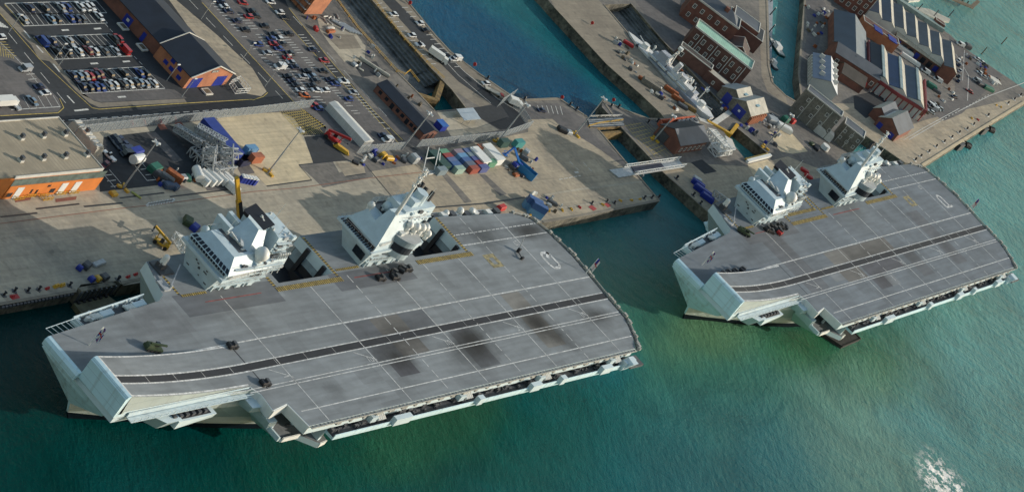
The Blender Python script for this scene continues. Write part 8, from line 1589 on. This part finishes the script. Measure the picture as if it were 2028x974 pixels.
# ---- dazzle painted monitor in the dock
A = Vector((*P(1243, 66, QZ), 0)); Bp = Vector((*P(1408, 236, QZ), 0)); dv = (A - Bp); Lm = dv.length; azm = atan2(dv.y, dv.x)
t = thing('monitor_warship', 'small dazzle painted warship in white and grey sitting in the dry dock', 'warship', ((A.x + Bp.x) / 2, (A.y + Bp.y) / 2, 1.2), azm)
dz = bpy.data.materials.new('dazzle_paint'); dz.use_nodes = True; _n = dz.node_tree.nodes; _l = dz.node_tree.links; _b = _n['Principled BSDF']; _b.inputs['Roughness'].default_value = .5
_tc = _n.new('ShaderNodeTexCoord'); _v = _n.new('ShaderNodeTexVoronoi'); _v.inputs['Scale'].default_value = .16; _l.new(_tc.outputs['Object'], _v.inputs['Vector']); _sp = _n.new('ShaderNodeSeparateColor'); _l.new(_v.outputs['Color'], _sp.inputs[0]); _cr = _n.new('ShaderNodeValToRGB'); _l.new(_sp.outputs[0], _cr.inputs[0]); _cr.color_ramp.interpolation = 'CONSTANT'
_cr.color_ramp.elements[0].color = (.62, .62, .60, 1); _cr.color_ramp.elements[1].position = .5; _cr.color_ramp.elements[1].color = (.36, .38, .42, 1); _e = _cr.color_ramp.elements.new(.85); _e.color = (.05, .055, .08, 1); _l.new(_cr.outputs[0], _b.inputs['Base Color'])
H = Lm / 2; Wm = 4.8; pr = [(-H, 1.6), (-H * .85, Wm * .85), (-H * .3, Wm), (H * .3, Wm), (H * .7, Wm * .75), (H * .9, Wm * .35), (H, .05)]
ring = lambda k, z_: [(x, y * k, z_) for x, y in pr] + [(x, -y * k, z_) for x, y in pr[::-1]]
r0, r1 = ring(.8, -1.0), ring(1, 4.2); m_ = len(r0); b = MB(); b.add(r0 + r1, [(i, (i + 1) % m_, m_ + (i + 1) % m_, m_ + i) for i in range(m_)] + [tuple(range(m_, 2 * m_))]); b.obj('hull', [dz], t)
for nm, bx in (('deckhouse', (-H * .55, H * .1, -2.4, 2.4, 4.2, 6.6)), ('deckhouse', (H * .12, H * .42, -2.6, 2.6, 4.2, 7.2)), ('bridge', (H * .16, H * .34, -2.2, 2.2, 7.2, 9.6)), ('chart_house', (-H * .3, -H * .12, -1.8, 1.8, 6.6, 8.4))): b = MB(); b.box(*bx); b.obj(nm, [dz], t)
b = MB(); b.tube((-H * .02, 0, 6.6), (-H * .04, 0, 11), 1.3, 1.2, 12); b.obj('funnel', [dz], t)
b = MB()
for (x, y) in ((H * .1, 0), (H * .18, 1.6), (H * .18, -1.6)): b.beam((x, y, 7), (H * .13, 0, 15), .35)
b.tube((H * .13, 0, 14.8), (H * .13, 0, 16), 1.2, n=10); b.beam((H * .13, -2, 13), (H * .13, 2, 13), .2); b.obj('tripod_mast', [M_white], t)
for x in (H * .62, -H * .72): b = MB(); b.tube((x, 0, 4.2), (x, 0, 6.2), 1.9, 1.6, 12); b.obj('gun_turret', [M_white], t); b = MB(); b.tube((x, 0, 5.4), (x + (5 if x > 0 else -5), 0, 6.6), .28, .2, 8); b.obj('gun_barrel', [M_white], t)
for i in range(7): b = MB(); x = -H * .5 + i * 4.2; b.tube((x, 2.2 * (-1) ** i, 6.6), (x, 2.2 * (-1) ** i, 8.6), .45, n=8); b.sphere((x + .3, 2.2 * (-1) ** i, 8.8), .6, 8); b.obj('ventilator', [M_white], t)
for i in range(4): b = MB(); x = -H * .4 + i * 6; b.hexa([(x, 3.0, 4.8), (x + 4.6, 3.0, 4.8), (x + 4.6, 4.2, 4.8), (x, 4.2, 4.8)], [(x - .3, 2.8, 5.6), (x + 4.9, 2.8, 5.6), (x + 4.9, 4.4, 5.6), (x - .3, 4.4, 5.6)]); b.obj('ship_boat', [M_white], t)
b = MB(); b.tube((-H * .62, 0, 4.2), (-H * .64, 0, 13), .25, .15, 8); b.beam((-H * .63, -1.5, 11), (-H * .63, 1.5, 11), .18); b.obj('mizzen_mast', [M_white], t)
b = MB(); b.tube((0, 0, .4), (0, 0, 2.4), 2.1, 1.9, 14); o = b.obj('round_tank', [M_white]); o.location = at(1631, 296); tag(o, 'white round tank on the quay behind the farther carrier', 'tank')
